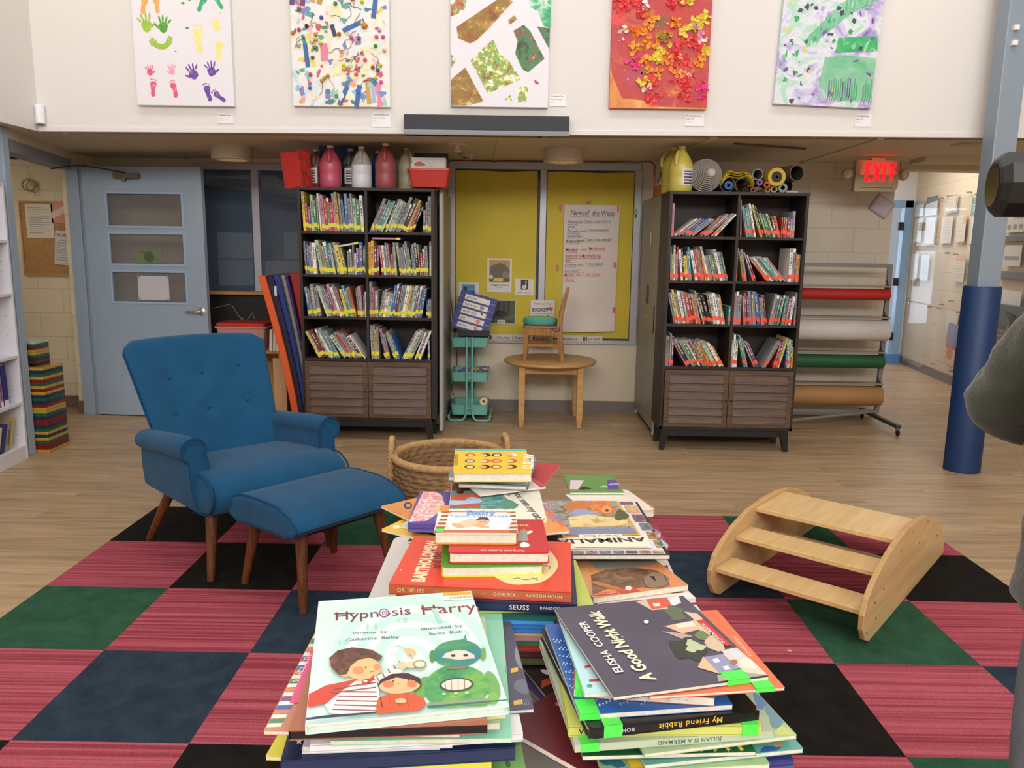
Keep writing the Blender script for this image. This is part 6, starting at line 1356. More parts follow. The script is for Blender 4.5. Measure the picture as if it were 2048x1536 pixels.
hall_sheet(1893, 650, 1918, 690, '7f7fae', 'round purple leaflet partly over the red brochure', None, off=.034)
hall_sheet(2008, 425, 2052, 466, 'cdc7be', 'page with printed faces right of the blue post', lambda q, X, w, h: (q.text('YOU', .09, flat('7a7670'), X @ T(.4*w, .72*h, .0004)), [q.poly(blob((.25+.3*i)*w, .3*h, .1*w, .15*h), flat('8d867d'), X, .0003) for i in range(3)]))
hall_sheet(2006, 490, 2045, 532, 'cfc9c0', 'white page with a dark band right of the blue post', lambda q, X, w, h: q.poly(rc(.05*w, .3*h, .9*w, .48*h), flat('8a8a8c'), X, .0003))
hall_sheet(2000, 583, 2044, 612, 'dcd8d3', 'blank white sheet right of the padded post', None)
def hall_box(x0, y0, x1, y1, col, name, label, cat, d=.05):
    a, b = onhall(x0, y1, 0), onhall(x1, y0, 0); w = (b-a).dot(HD); h = b.z-a.z; q = MB(); q.b2(0, w, -d, -.001, 0, h, flat(col))
    if name == 'wall_vent':
        for i in range(9): q.b2(.02, w-.02, -d-.004, -d, h*(.06+.105*i), h*(.11+.105*i), flat('6f675c'))
    tag(q.build(name, loc=a, rot=(0, 0, hrz), bevel=.003), label, cat)
hall_box(2004, 470, 2070, 484, '5f5c58', 'display_rail', 'upper dark display rail right of the blue post', 'rail'); hall_box(2002, 545, 2070, 556, '6a6660', 'display_rail', 'lower dark display rail right of the blue post', 'rail')
hall_box(1996, 616, 2070, 645, '5a5f5c', 'wall_box', 'dark grey box on the hallway wall right of the pad', 'box', .08); hall_box(1990, 650, 2070, 730, '9a8f80', 'wall_vent', 'beige louvered wall vent right of the padded post', 'vent', .03)
plx = mat('clear_acrylic', 'e8e4dc', .03, spec=.7, alpha=.10); pin = mat('standoff_pin', 'b5ab9c', .3, .8)
for k, (x0, y0, x1, y1) in enumerate(((1826, 392, 1880, 492), (1883, 380, 1937, 492), (1938, 378, 1990, 494), (1814, 502, 1892, 600), (1896, 505, 1968, 605), (1806, 610, 1856, 720), (1860, 620, 1914, 730))):
    a, b = onhall(x0, y1, .045), onhall(x1, y0, .045); w = (b-a).dot(HD); h = b.z-a.z
    o = thing('acrylic_panel', 'clear acrylic display panel on the hallway wall, %s' % ('upper row, farthest', 'upper row, middle', 'upper row, nearest the post', 'second row, farthest', 'second row, nearest the post', 'lowest row, farthest', 'lowest row, nearest the post')[k], 'display panel', a, hrz, 'acrylic panels on the hallway wall')
    q = MB(); q.b2(0, w, -.002, .002, 0, h, plx); q.build('sheet', o)
    for x in (.02, w-.02):
        for z in (.02, h-.02):
            q = MB(); q.lathe([(0, -.008), (.009, -.008), (.009, .045), (0, .045)], pin, 10, T(x, .0, z) @ RX(-90)); q.build('standoff', o, smooth=40)
# ------------------------------------------------------------ low white table covered in picture books
TZ = .60
wt = mat('white_laminate', 'dedcd6', .35)
tbl = thing('book_table', 'low white table buried under piles of picture books', 'table', (.035, 1.30, 0))
q = MB(); q.prism(rrect(.725, 1.50, .03, 4), TZ-.028, TZ, wt); q.build('tabletop', tbl, bevel=.003)
for sx in (-1, 1):
    for sy in (-1, 1):
        q = MB(); q.tube([(sx*.31, sy*.69, TZ-.028), (sx*.315, sy*.70, .0066)], [.022, .018], mat('table_leg', 'b9b7b3', .35, .6), 14); q.build('leg', tbl, smooth=40)
q = MB(); q.b2(-.31, .31, -.70, -.685, TZ-.09, TZ-.028, wt); q.b2(-.31, .31, .685, .70, TZ-.09, TZ-.028, wt); q.b2(-.32, -.305, -.69, .69, TZ-.09, TZ-.028, wt); q.b2(.305, .32, -.69, .69, TZ-.09, TZ-.028, wt); q.build('apron', tbl)

def onz(px, py, z):
    d = _rt*((px-1024)/1564)-_up*((py-768)/1564)+_f
    return Vector((0, 0, 1.38))+d*((z-1.38)/d.z)
gtape = mat('green_tape', '4fe04f', .4)
class Art:
    """draws on a lying cover in the coordinates of a measured photo crop"""
    def __init__(s, q, ox, oy, sc, z, inv, top, w, h): s.q, s.ox, s.oy, s.sc, s.z, s.inv, s.top, s.k, s.w, s.h = q, ox, oy, sc, z, inv, top, 0, w, h
    def L(s, cx, cy):
        p = s.inv @ onz(s.ox+cx*s.sc, s.oy+cy*s.sc, s.z); return (min(s.w-.001, max(.001, p.x)), min(s.h-.001, max(.001, p.y)))
    def lay(s): s.k += 1; return s.top+.00012*s.k
    def poly(s, pts, c): s.q.poly([s.L(*p)+(0,) for p in pts] and [(a, b, s.lay0) for a, b in [s.L(*p) for p in pts]], c if not isinstance(c, str) else flat(c))
    @property
    def lay0(s): return s.top+.00006*s.k
    def P(s, pts, c): s.k += 1; s.poly(pts, c)
    def E(s, cx, cy, rx, ry, c, a=0, wob=0, n=22, seed=1): s.P(blob(cx, cy, rx, ry, a, n, wob, seed), c)
    def R(s, x0, y0, x1, y1, c): s.P([(x0, y0), (x1, y0), (x1, y1), (x0, y1)], c)
    def S(s, a, b, w, c): s.P(strip(a, b, w), c)
    def C(s, pts, w, c):
        for a, b in zip(pts, pts[1:]): s.poly(strip(a, b, w), c)
        s.k += 1
    def T(s, body, p0, p1, c, bold=.01, hs=1.0, shear=0, flip=False):
        """text whose baseline runs from p0 to p1"""
        a, b = Vector(s.L(*p0)), Vector(s.L(*p1)); vs, _ = glyphs(body, bold, shear, 1); wv = max(v[0] for v in vs)-min(v[0] for v in vs)
        sz = (b-a).length/wv; s.k += 1; m_ = c if not isinstance(c, str) else flat(c)
        X = T(a.x, a.y, s.lay0) @ Matrix.Rotation(math.atan2(b.y-a.y, b.x-a.x), 4, 'Z') @ Matrix.Diagonal((1, hs, 1, 1))
        s.q.text(body, sz, m_, X, bold=bold, shear=shear)
def tbook(label, BL, BR, h, z, t, col, kind='paper', art=None, crop=None, spine='', tags=(), tilt=0, inset=.003, col2=None, group=None, var=.06, name='picture_book', w=None, edge=None):
    """a book lying on a pile; BL, BR = measured near corners of its upper face at height z"""
    a, b = onz(*BL, z), onz(*BR, z); d = (b-a); W_ = w or d.length; rz = math.atan2(d.y, d.x)
    o = thing(name, label, 'book', (a.x, a.y, z-t), group=group, rot=(rad(tilt), 0, rz))
    M_ = Matrix.Translation((a.x, a.y, z-t)) @ Matrix.Rotation(rz, 4, 'Z'); inv = M_.inverted()
    cm = mat('jacket_'+col, col, .32 if kind != 'paper' else .38, var=(9, var)); bt = {'hard': .0022, 'paper': .0006, 'board': .0022}[kind]; q = MB()
    r = {'hard': .001, 'paper': .0008, 'board': .009}[kind]
    P = [(x+W_/2, y+h/2) for x, y in rrect(W_, h, r, 4)]
    q.prism(P, t-bt, t, cm); q.prism(P, 0, bt, mat('jacket_'+(col2 or col), col2 or col, .35, var=(9, var)))
    sc_ = mat('jacket_'+(edge or col), edge or col, .35, var=(9, var))
    if 'n' in spine: q.b2(0, W_, 0, .0022, bt*.5, t-bt*.5, sc_)
    if 'f' in spine: q.b2(0, W_, h-.0022, h, bt*.5, t-bt*.5, sc_)
    if 'l' in spine: q.b2(0, .0022, 0, h, bt*.5, t-bt*.5, sc_)
    if 'r' in spine: q.b2(W_-.0022, W_, 0, h, bt*.5, t-bt*.5, sc_)
    if art: art(Art(q, crop[0], crop[1], crop[2], z, inv, t, W_, h))
    cv_ = q.build('cover', o)
    ins = inset if kind != 'paper' else .0006
    q = MB(); q.b2(.0025 if 'l' in spine else ins, W_-(.0025 if 'r' in spine else ins), .0025 if 'n' in spine else ins, h-(.0025 if 'f' in spine else ins), bt, t-bt, pagem); q.build('pages', o)
    for (x0, x1, y1) in tags:
        q = MB(); xa, xb = x0*W_, x1*W_; q.b2(xa, xb, -.0006, y1, t+.0009, t+.0013, gtape); q.b2(xa, xb, -.0008, -.0002, 0, t+.0013, gtape); q.build('spine_tag', o)
    return o
C6 = (500, 1150, .29297); C7 = (1040, 1150, .29297); C5 = (740, 850, .32227); C2b = (1000, 920, .19531)
def spine_text(body, o, z, x0, x1, col, t, flip=False):
    q = MB(); vs, _ = glyphs(body, .008, 0, 1.1); wv = max(v[0] for v in vs)-min(v[0] for v in vs); s_ = (x1-x0)/wv
    X = T(x0 if not flip else x1, -.0006, t*.5-(s_*.35 if not flip else -s_*.35)) @ UPRIGHT @ (RZ(180) if flip else RZ(0)); q.text(body, s_, flat(col), X, bold=.008, spacing=1.1)
    c = [k for k in o.children if k.name.startswith('cover')][0]; q.build('spine_lettering', c)

# --- front left pile, from the top
def art_hh(A):
    for k, (rx, ry, c) in enumerate(((560, 420, 'c2e6da'), (470, 350, 'd8efe6'), (400, 300, 'bfe2d8'), (330, 250, 'd4ede4'), (260, 195, 'c0e3d9'), (190, 140, 'd9f0e8'), (120, 90, 'c6e6dd'), (70, 50, 'e0f2ea'))): A.E(1100, 560, rx, ry, c, -6, .02, 36)
    A.T('Hypnosis', (585, 312), (1100, 270), '7a2f3c', .0, 1.25); A.T('Harry', (1180, 272), (1555, 245), '8a2f3a', .0, 1.25)
    A.S((575, 268), (715, 262), 7, '7a2f3c'); A.S((1165, 230), (1300, 222), 7, '8a2f3a')
    A.E(915, 262, 34, 30, '8a4a78'); A.E(915, 262, 26, 22, 'e8dcea'); A.E(917, 263, 18, 15, '9a5a86'); A.E(918, 264, 12, 10, 'e8dcea'); A.E(918, 264, 6, 5, '8a4a78')
    A.T('Written  by', (695, 408), (935, 398), '4a5048', 0, 1.0); A.T('Catherine  Bailey', (655, 455), (1018, 434), '4a5048', 0, 1.0)
    A.T('Illustrated  by', (1170, 382), (1450, 358), '4a5048', 0, 1.0); A.T('Sarita  Rich', (1222, 415), (1448, 398), '4a5048', 0, 1.0)
    for t_, x, y in (('11', 795, 375), ('12', 1010, 330), ('1', 1285, 330), ('2', 1470, 410), ('10', 605, 480), ('3', 1590, 520)): A.T(t_, (x, y), (x+(70 if len(t_) > 1 else 30), y-4), 'a9d6cc', 0, 1.0)
    # robot toy
    gb = splash('robot_green', [(.3, '2f7a5c'), (.5, '4f9f5c'), (.66, '8fbf4a'), (.8, '3f86a0')], 18, 1)
    A.E(1175, 780, 45, 85, '6fa85a', 25); A.E(1655, 760, 45, 100, '6fa85a', -20); A.E(1660, 850, 35, 40, '7fb45a')
    A.E(1410, 770, 225, 145, gb, -4, .02, 30); A.R(1230, 860, 1620, 915, gb); A.P([(1210, 885), (1630, 850), (1640, 885), (1215, 915)], '8f9a80')
    A.E(1245, 565, 20, 42, '4f8a4a'); A.E(1590, 550, 20, 42, '6fa050'); A.E(1415, 545, 165, 92, splash('robot_teal', [(.3, '2f7f8c'), (.5, '3f8f6a'), (.7, '79ab4a')], 16, 1), -3, 0, 30)
    A.P([(1310, 575), (1335, 545), (1400, 525), (1470, 525), (1530, 555), (1535, 580), (1420, 590)], 'd9cfc0'); A.E(1387, 562, 16, 9, '3a3430'); A.E(1472, 560, 16, 9, '3a3430'); A.S((1468, 460), (1470, 420), 10, '3f8090'); A.E(1460, 455, 22, 9, '4f9080')
    A.P([(1340, 640), (1490, 630), (1480, 650), (1345, 660)], '7a7a6a')
    A.E(1410, 762, 118, 48, '4a4a44', -3); A.E(1410, 762, 102, 38, 'd8d4c4', -3); A.C([(1330, 735), (1335, 790)], 4, '6a665c'); A.C([(1375, 725), (1378, 800)], 4, '6a665c'); A.C([(1420, 722), (1422, 802)], 4, '6a665c'); A.C([(1465, 725), (1466, 798)], 4, '6a665c')
    for x in (1325, 1405, 1480): A.E(x, 828-(x-1325)*.05, 14, 8, 'b9d0c0')
    # boy with a cape
    A.P([(390, 920), (400, 830), (520, 770), (740, 725), (800, 760), (640, 830), (520, 890)], 'd0493a')
    A.P([(510, 905), (640, 800), (720, 740), (860, 735), (880, 800), (890, 880), (860, 960), (700, 975), (545, 960)], 'f1ece2')
    for k in range(7): A.S((560+14*k-70*(k > 3), 935-30*k+(40 if k > 4 else 0)), (880-4*k, 945-32*k), 9, '9a5a5c')
    A.P([(840, 720), (1010, 650), (1060, 590), (1075, 610), (1040, 680), (880, 760)], 'f0e9e0')
    for k in range(5): A.S((880+38*k, 745-28*k), (865+38*k, 712-26*k), 9, '9a5a5c')
    A.E(775, 660, 118, 78, 'eebb85', -5, .03); A.E(650, 690, 38, 26, 'eebb85'); A.E(740, 672, 40, 28, 'e69068', 0); A.E(868, 650, 24, 22, 'e69068')
    A.P([(540, 590), (600, 535), (700, 515), (830, 530), (905, 575), (890, 605), (820, 585), (740, 600), (690, 640), (660, 700), (610, 705), (555, 650)], splash('curly_brown', [(.35, '4a2f28'), (.55, '6f4a3c'), (.7, '8a6250')], 60, 1))
    A.E(790, 653, 6, 6, '3a2a26'); A.C([(815, 685), (840, 682), (855, 676)], 3, '9a5a4a'); A.P([(760, 740), (790, 760), (850, 700), (840, 740), (800, 770), (770, 775)], 'c43c34')
    # small child in orange
    A.P([(860, 920), (880, 860), (960, 835), (1120, 835), (1190, 870), (1205, 910), (1170, 935), (1160, 975), (870, 985)], 'cf5a34')
    for k in range(4): A.C([(890+60*k, 860), (905+60*k, 930)], 4, 'a8452a')
    A.E(1020, 775, 140, 62, 'f0b888', -3, .02); A.P([(870, 790), (890, 740), (970, 700), (1080, 695), (1160, 730), (1175, 785), (1120, 745), (1000, 725), (910, 755)], '3f2a2c'); A.E(945, 772, 38, 24, 'e08058'); A.E(1105, 770, 34, 24, 'e08058')
    A.E(978, 752, 6, 5, '3a2a26'); A.E(1080, 745, 6, 5, '3a2a26'); A.C([(1005, 768), (1030, 772)], 3, '9a5a4a'); A.E(1030, 888, 40, 18, 'eeb888')
    A.C([(960, 520), (1020, 510), (1075, 545), (1110, 600)], 3, '8a7a5a'); A.E(1040, 645, 38, 24, 'cfc3a4'); A.E(1100, 640, 34, 24, 'd6cbb0'); A.E(1160, 637, 46, 28, '9a8862'); A.E(1160, 637, 36, 21, 'e0d8c2'); A.E(1095, 550, 42, 20, 'eebb85', 15)
    A.P([(375, 1010), (370, 1048), (400, 1050), (860, 985), (860, 965), (520, 990)], '2a3f5c'); A.P([(1215, 925), (1765, 880), (1772, 905), (1215, 955)], '2f6f6a')
o = tbook('mint green picture book with a robot and two children, topmost of the front left pile', (610, 1451), (1018, 1411), .301, .88, .011, 'cfeae0', 'hard', art_hh, C6, 'l', inset=.004)
q = MB(); A = Art(q, C6[0], C6[1], C6[2], .88, (Matrix.Translation(o.location) @ Matrix.Rotation(o.rotation_euler.z, 4, 'Z')).inverted(), .0122, .22, .301)
A.P([(1318, 125), (1580, 112), (1585, 165), (1320, 178)], 'f2ece0'); A.P([(1318, 125), (1580, 112), (1582, 135), (1319, 147)], 'e8a83c'); A.T('BOOKS', (1370, 143), (1425, 140), '8a5a1c', .02, .9); A.T('4.95', (1520, 135), (1575, 132), '6a3a1c', .02, .9)
for k in range(26): A.S((1360+8*k, 158-k*.35), (1360+8*k, 168-k*.35), 2+(k*5 % 3), '5a544c')
q.build('price_sticker', o)
z = .8685; FL = []
def pile(items, z):
    for it in items:
        lab, BL, BR, h, t, col, kw = it; tbook(lab, BL, BR, h, z, t, col, **kw); z -= t+.0006
    return z
def art_stripe(A):
    cs_ = ['e8e4da', '3f9a6a', 'e8e4da', 'd9896a', '4f6fae', 'efece2', '8a5a9a', 'e8e4da', 'd9896a']
    for k in range(26):
        y = 1040-30*k; A.P([(85+17*k, y), (210+17*k, y-4), (223+17*k, y-29), (100+17*k, y-26)], cs_[k % 9])
    A.P([(270, 880), (420, 520), (470, 520), (330, 880)], 'e05f86'); A.T('SCHOLASTIC', (330, 740), (425, 545), 'f6e9ec', 0, .9)
z = pile([
 ('brown hardback with a dark spine, second in the front left pile', (577, 1461), (975, 1448), .285, .012, 'a4644a', dict(kind='hard', spine='nl', edge='1e1a20')),
 ('lime yellow picture book under the brown hardback, front left pile', (640, 1462), (1012, 1430), .29, .004, 'd6da6c', dict(kind='paper', art=lambda A: A.E(1690, 430, 22, 14, 'd9703a'), crop=C6)),
 ('thin sage paperback with pale pages under the lime book, front left pile', (640, 1463), (1000, 1446), .26, .008, 'b7cda4', dict(kind='paper')),
 ('thin blue paperback peeking out at the near edge, front left pile', (640, 1466), (968, 1454), .26, .005, '3f6fae', dict(kind='paper')),
 ('paperback with a multicoloured striped border sticking out at the left, front left pile', (527, 1462), (920, 1468), .30, .005, 'c98a6a', dict(kind='paper', art=art_stripe, crop=C6)),
 ('teal green paperback sticking out at the right, front left pile', (660, 1482), (1024, 1476), .31, .006, '8fd0b4', dict(kind='paper', art=lambda A: (A.E(1765, 350, 26, 20, 'ead9c0'), A.E(1760, 560, 30, 40, 'd8b8cf'), A.E(1760, 640, 20, 40, 'c8443a')), crop=C6)),
 ('slate grey rainy night paperback at the far right, front left pile', (700, 1440), (1068, 1418), .245, .005, '4c5062', dict(kind='paper', art=lambda A: (A.E(1860, 560, 50, 90, '8a8d96', -15), A.E(1870, 760, 70, 50, '6f7280', 10), A.P([(1800, 860), (1860, 850), (1862, 880), (1800, 890)], 'e8b23a'), A.P([(1780, 640), (1830, 630), (1830, 660), (1780, 670)], 'e8b23a'), [A.S((1830+13*k, 850), (1838+13*k, 890), 3, 'a5a8b2') for k in range(6)]), crop=C6)),
 ('white hardback with a rounded right edge, middle of the front left pile', (620, 1489), (1046, 1466), .27, .011, 'e4e3e6', dict(kind='hard', spine='n')),
 ('pale lilac paperback above the navy book, front left pile', (605, 1494), (905, 1487), .25, .006, 'c5c9dc', dict(kind='paper')),
 ('white paperback resting directly on the navy starry book, front left pile', (603, 1499), (880, 1490), .24, .006, 'd7dae6', dict(kind='paper')),
 ('navy blue hardback with white stars, low in the front left pile', (561, 1521), (1031, 1494), .275, .018, '17264e', dict(kind='hard', spine='n', art=lambda A: [A.P([(x+r*math.cos(PI/2+k*PI/5)*(1 if k % 2 == 0 else .42), y-r*math.sin(PI/2+k*PI/5)*(1 if k % 2 == 0 else .42)) for k in range(10)], 'e6e8ee') for x, y, r in ((335, 1135, 26), (928, 1150, 22))], crop=C6)),
 ('yellow hardback below the navy book, front left pile', (600, 1540), (983, 1521), .26, .013, 'd9d23a', dict(kind='hard', spine='n')),
 ('yellow paperback sticking out at the left below the navy book, front left pile', (531, 1512), (900, 1530), .28, .006, 'd6cf3c', dict(kind='paper')),
 ('leafy green book sticking out at the right edge, front left pile', (700, 1560), (1052, 1540), .31, .01, '7fae62', dict(kind='paper', art=lambda A: [A.E(1700+60*(k % 3), 1010+70*k, 16, 30, '3f7f44', 40*k) for k in range(5)], crop=C6)),
], z)
def filler(z, items):
    n = len(items); t = (z-TZ)/n-.0006
    for lab, c, x, y, w, h, a in items:
        o = thing('picture_book', lab, 'book', (x, y, z-t), rad(a)); q = MB(); m_ = mat('jacket_'+c, c, .35, var=(9, .06))
        q.b2(0, w, 0, h, t-.003, t, m_); q.b2(0, w, 0, h, 0, .003, m_); q.b2(0, .004, 0, h, .003, t-.003, m_); q.build('cover', o)
        q = MB(); q.b2(.004, w-.003, .003, h-.003, .003, t-.003, pagem); q.build('pages', o); z -= t+.0006
filler(z, [('thick dark teal book near the bottom of the front left pile', '2f5f66', -.235, .80, .24, .28, 6), ('thick maroon book near the bottom of the front left pile', '6f2a32', -.24, .81, .25, .28, 4), ('thick tan book near the bottom of the front left pile', 'b59a6f', -.23, .80, .24, .29, 7), ('thick grey book near the bottom of the front left pile', '8d8f96', -.24, .80, .25, .28, 5), ('thick green book at the very bottom of the front left pile', '3f7050', -.24, .79, .25, .29, 6)])

# --- front right pile
def art_gnw(A):
    A.P([(790, 180), (860, 165), (1040, 230), (900, 240)], 'cdb9a4'); A.P([(860, 170), (1000, 150), (1040, 215), (900, 235)], 'cf5a44'); A.P([(1000, 150), (1080, 142), (1100, 190), (1040, 215)], 'd7d9dc'); A.P([(905, 195), (950, 190), (960, 212), (915, 215)], 'efe9dd')
    A.E(1060, 260, 70, 45, '5f6a4e', 30, .15, 20, 3); A.P([(985, 350), (1190, 310), (1240, 370), (1110, 400)], 'd9b493'); A.P([(1060, 335), (1180, 320), (1200, 350), (1080, 365)], 'e6d9c6'); A.P([(1120, 250), (1210, 265), (1330, 380), (1260, 440), (1180, 300)], 'cdbd9f')
    A.P([(970, 385), (1110, 400), (1180, 420), (1110, 440)], 'b9a196'); A.E(1250, 420, 60, 30, '6f7d54', 20, .12); A.E(1150, 510, 130, 70, '33382f', 12, .14, 26, 5); A.E(1190, 490, 65, 38, 'b9c39a', 10, .25, 22, 7); A.E(1330, 470, 70, 50, 'cdb79b', 30, .1)
    A.P([(1250, 565), (1410, 540), (1500, 640), (1360, 680)], '8f93b0'); A.P([(1212, 635), (1250, 560), (1365, 680)], 'd6b592'); A.P([(1310, 580), (1350, 572), (1370, 598), (1330, 605)], 'd9dde6'); A.P([(1380, 630), (1420, 622), (1440, 648), (1400, 655)], 'd9dde6')
    A.P([(1375, 520), (1480, 500), (1560, 570), (1640, 640), (1690, 690), (1560, 690), (1500, 640), (1400, 560)], 'd6cabb'); A.E(1470, 545, 40, 26, 'cfd3da', 20); A.E(1560, 610, 70, 34, 'e3dccd', 15, .1); A.E(1640, 660, 40, 24, 'e6cdb4', 10); A.E(1460, 600, 25, 18, 'a86a5c')
    A.P([(1345, 690), (1480, 660), (1600, 680), (1690, 690), (1480, 725), (1360, 745)], '9da687')
    A.E(862, 325, 17, 12, 'f3f1ea')
    A.T('A Good Night Walk', (930, 722), (535, 248), 'ece6c4', .03, 1.15); A.T('ELISHA  COOPER', (708, 668), (445, 322), 'e6e4da', .02, .9)
    A.P([(1208, 318), (1250, 308), (1442, 485), (1405, 492)], 'd0362f'); A.T('SCHOLASTIC', (1400, 470), (1250, 335), 'f3e2de', .01, .85)
o = tbook('dark slate paperback with a village street, topmost of the front right pile', (1227.5, 1394), (1538, 1353), .23, .876, .005, '4d4a5a', 'paper', art_gnw, C7, var=.16, tags=())
q = MB(); q.b2(.145, .175, -.0006, .02, .0062, .0066, gtape); q.b2(.145, .175, -.0008, -.0002, 0, .0066, gtape); q.build('spine_tag', o)
z = pile([
 ('orange paperback sticking out at the right under the dark slate one, front right pile', (1300, 1393), (1570, 1375), .205, .004, 'df7048', dict(kind='paper', tags=[(.78, .92, .02)], art=lambda A: A.T('SCHOLASTIC', (1590, 555), (1470, 415), 'f6d9cc', 0, .8), crop=C7)),
 ('pale aqua paperback with red letters, third in the front right pile', (1169, 1386), (1512, 1372), .22, .006, 'b5dbe0', dict(kind='paper', art=lambda A: (A.P([(470, 712), (560, 706), (562, 724), (472, 730)], 'c8364a'), A.P([(440, 622), (480, 612), (484, 628), (444, 638)], 'c8364a'), A.P([(455, 755), (475, 742), (495, 752), (490, 768), (460, 768)], '3f9f7a')), crop=C7)),
 ('brown picture book with a green tag at its left, front right pile', (1147, 1377), (1430, 1396), .22, .011, '9a5a48', dict(kind='paper', tags=[(.01, .07, .06)])),
 ('blue polka dot paperback with a green tag, front right pile', (1159, 1430), (1466, 1409), .225, .007, '2f62a8', dict(kind='paper', tags=[(.0, .13, .03)], art=lambda A: [A.E(230+((37*k) % 190)+.25*((53*k) % 420), 440+((53*k) % 420)*1.0, 6, 5, 'b9cfe6') for k in range(90)]+[A.E(520+((71*k) % 900), 880+((29*k) % 55)-((71*k) % 900)*.06, 6, 4, 'b9cfe6') for k in range(60)], crop=C7)),
], .876-.0056)
o = tbook('glossy black picture book with yellow spine lettering, middle of the front right pile', (1178, 1457), (1519, 1420), .245, z, .014, '121214', 'board', spine='n', tags=[(.085, .19, .04)]); spine_text('My Friend Rabbit', o, z, .085, .165, 'd8b63a', .014, True); spine_text('ROHMANN', o, z, .018, .055, 'c9c9c6', .014, True)
o.children[0].name = 'cover'
z -= .0146
o = tbook('lime green hardback with a green tag at each end, front right pile', (1137, 1452), (1523, 1450), .25, z, .014, 'c3c966', 'hard', spine='n', tags=[(.90, .985, .03)]); spine_text('William', o, z, .012, .05, '2a2a26', .014)
z -= .0146
o = tbook('pale green paperback with a pink end and small spine lettering, front right pile', (1150, 1490), (1546, 1462), .25, z, .010, 'b5c2a8', 'paper', spine='n', tags=[(.03, .12, .02)]); spine_text('JULIAN IS A MERMAID', o, z, .10, .18, '5a6a5c', .010, True)
z -= .0106
z = pile([
 ('watercolour green and blue book sticking out at the right, front right pile', (1290, 1508), (1594, 1470), .21, .005, 'a3b98c', dict(kind='paper', var=.25, art=lambda A: (A.E(1740, 950, 60, 110, '6f93a0', -30, .2), A.E(1800, 1070, 60, 30, 'c8d27a', 10, .2), A.E(1640, 860, 40, 60, '5f7fa8', -30, .2)), crop=C7)),
 ('white paperback sticking out behind the watercolour book, front right pile', (1240, 1452), (1555, 1438), .20, .004, 'e6e5e6', dict(kind='paper')),
 ('dark green book with yellow sun rays, low in the front right pile', (1165, 1512), (1512, 1503), .25, .006, '1f5a34', dict(kind='paper', art=lambda A: [A.S((1200+90*k, 1140), (1250+90*k, 1200), 22, 'e0c65a') for k in range(4)], crop=C7)),
 ('teal underwater book sticking out at the lower right, front right pile', (1290, 1530), (1607, 1497), .22, .006, '5f9f96', dict(kind='paper', var=.2, art=lambda A: (A.E(1700, 1190, 70, 22, '2f5f9a', -10, .2), A.E(1760, 1160, 30, 16, 'd98a4a', 0, .2)), crop=C7)),
 ('colourful jungle paperback with a yellow corner badge, bottom edge of the front right pile', (1205, 1545), (1540, 1528), .24, .008, '8fae7a', dict(kind='paper', var=.25, art=lambda A: (A.E(620, 1260, 90, 50, '2f6a7a', 20, .2), A.P([(700, 1215), (840, 1210), (940, 1300), (760, 1316)], 'e3b62f'), A.S((820, 1210), (940, 1295), 14, 'd9733a')), crop=C7)),
 ('violet blue book sticking out at the lower right corner, front right pile', (1270, 1545), (1588, 1518), .2, .009, '3f3f7c', dict(kind='hard', spine='n')),
 ('maroon paperback turned sideways, sticking out at the left of the front right pile', (1196, 1560), (1400, 1395), .16, .008, '6a2428', dict(kind='paper', art=lambda A: A.E(260, 880, 20, 14, 'c9826a'), crop=C7)),
 ('dark book with orange publisher lettering under the maroon one, front right pile', (1115, 1420), (1330, 1370), .12, .006, '2a1c1c', dict(kind='paper', art=lambda A: (A.P([(120, 780), (240, 730), (245, 690), (150, 720)], 'c9502a'), A.E(180, 665, 40, 14, 'e3e0dc', 20)), crop=C7)),
 ('purple book peeking out between the two front piles', (1080, 1400), (1300, 1340), .12, .006, '4f3a72', dict(kind='paper')),
 ('tan picture book corner sticking out at the left, low in the front right pile', (1113, 1504), (1450, 1520), .22, .008, 'cf9a6a', dict(kind='paper')),
], z)
filler(z, [('thick blue book near the bottom of the front right pile', '3a5f96', .11, .84, .26, .22, 3), ('thick brown book near the bottom of the front right pile', '7d5a42', .10, .83, .27, .23, 1), ('thick cream book near the bottom of the front right pile', 'd3c8ac', .11, .84, .26, .23, 4), ('thick red book near the bottom of the front right pile', 'a83a38', .10, .83, .27, .23, 2), ('thick purple book at the very bottom of the front right pile', '5f4a80', .11, .84, .26, .23, 3)])

# --- middle pile
def art_bart(A):
    A.E(940, 850, 220, 145, 'ecd9a0', 4, .03, 36); A.C([(880, 955), (920, 948), (960, 962), (1040, 950)], 3, '4a3f2c'); A.C([(1000, 945), (1050, 970)], 3, '4a3f2c'); A.C([(1085, 870), (1120, 880), (1110, 900)], 4, '4a3f2c')
    A.T('BARTHOLOMEW', (335, 975), (425, 720), 'f2dcb4', .05, 1.25); A.T('and the', (435, 890), (445, 790), '5a3a34', .01, 1); A.S((188, 905), (200, 895), 4, 'f2dcb4')
o = tbook('large orange-red picture book under the small board books, middle of the table', (777, 1168), (1143, 1184), .206, .87, .017, 'd9472f', 'hard', art_bart, C5, 'n', edge='b5613f')
spine_text('DR. SEUSS', o, .87, .014, .055, 'e3c79a', .017); spine_text('BARTHOLOMEW AND THE', o, .87, .07, .15, 'c98a5f', .017); spine_text('OOBLECK', o, .87, .162, .197, 'e3c79a', .017); spine_text('RANDOM HOUSE', o, .87, .212, .268, 'e3c79a', .017)
def art_red(A): A.T('its coat is too hairy.', (690, 781), (965, 784), 'f0d9cf', .005, 1.2); A.T('not', (900, 628), (985, 630), 'e8c07a', .02, 1.1); A.T('d...', (935, 660), (1005, 660), 'e8a03a', .02, 1.1); A.E(985, 668, 26, 8, 'efe9e4', -20); A.E(960, 745, 30, 16, 'efe9e4', 0, .1); A.P([(920, 660), (975, 655), (980, 720), (915, 722)], '9a9a94')
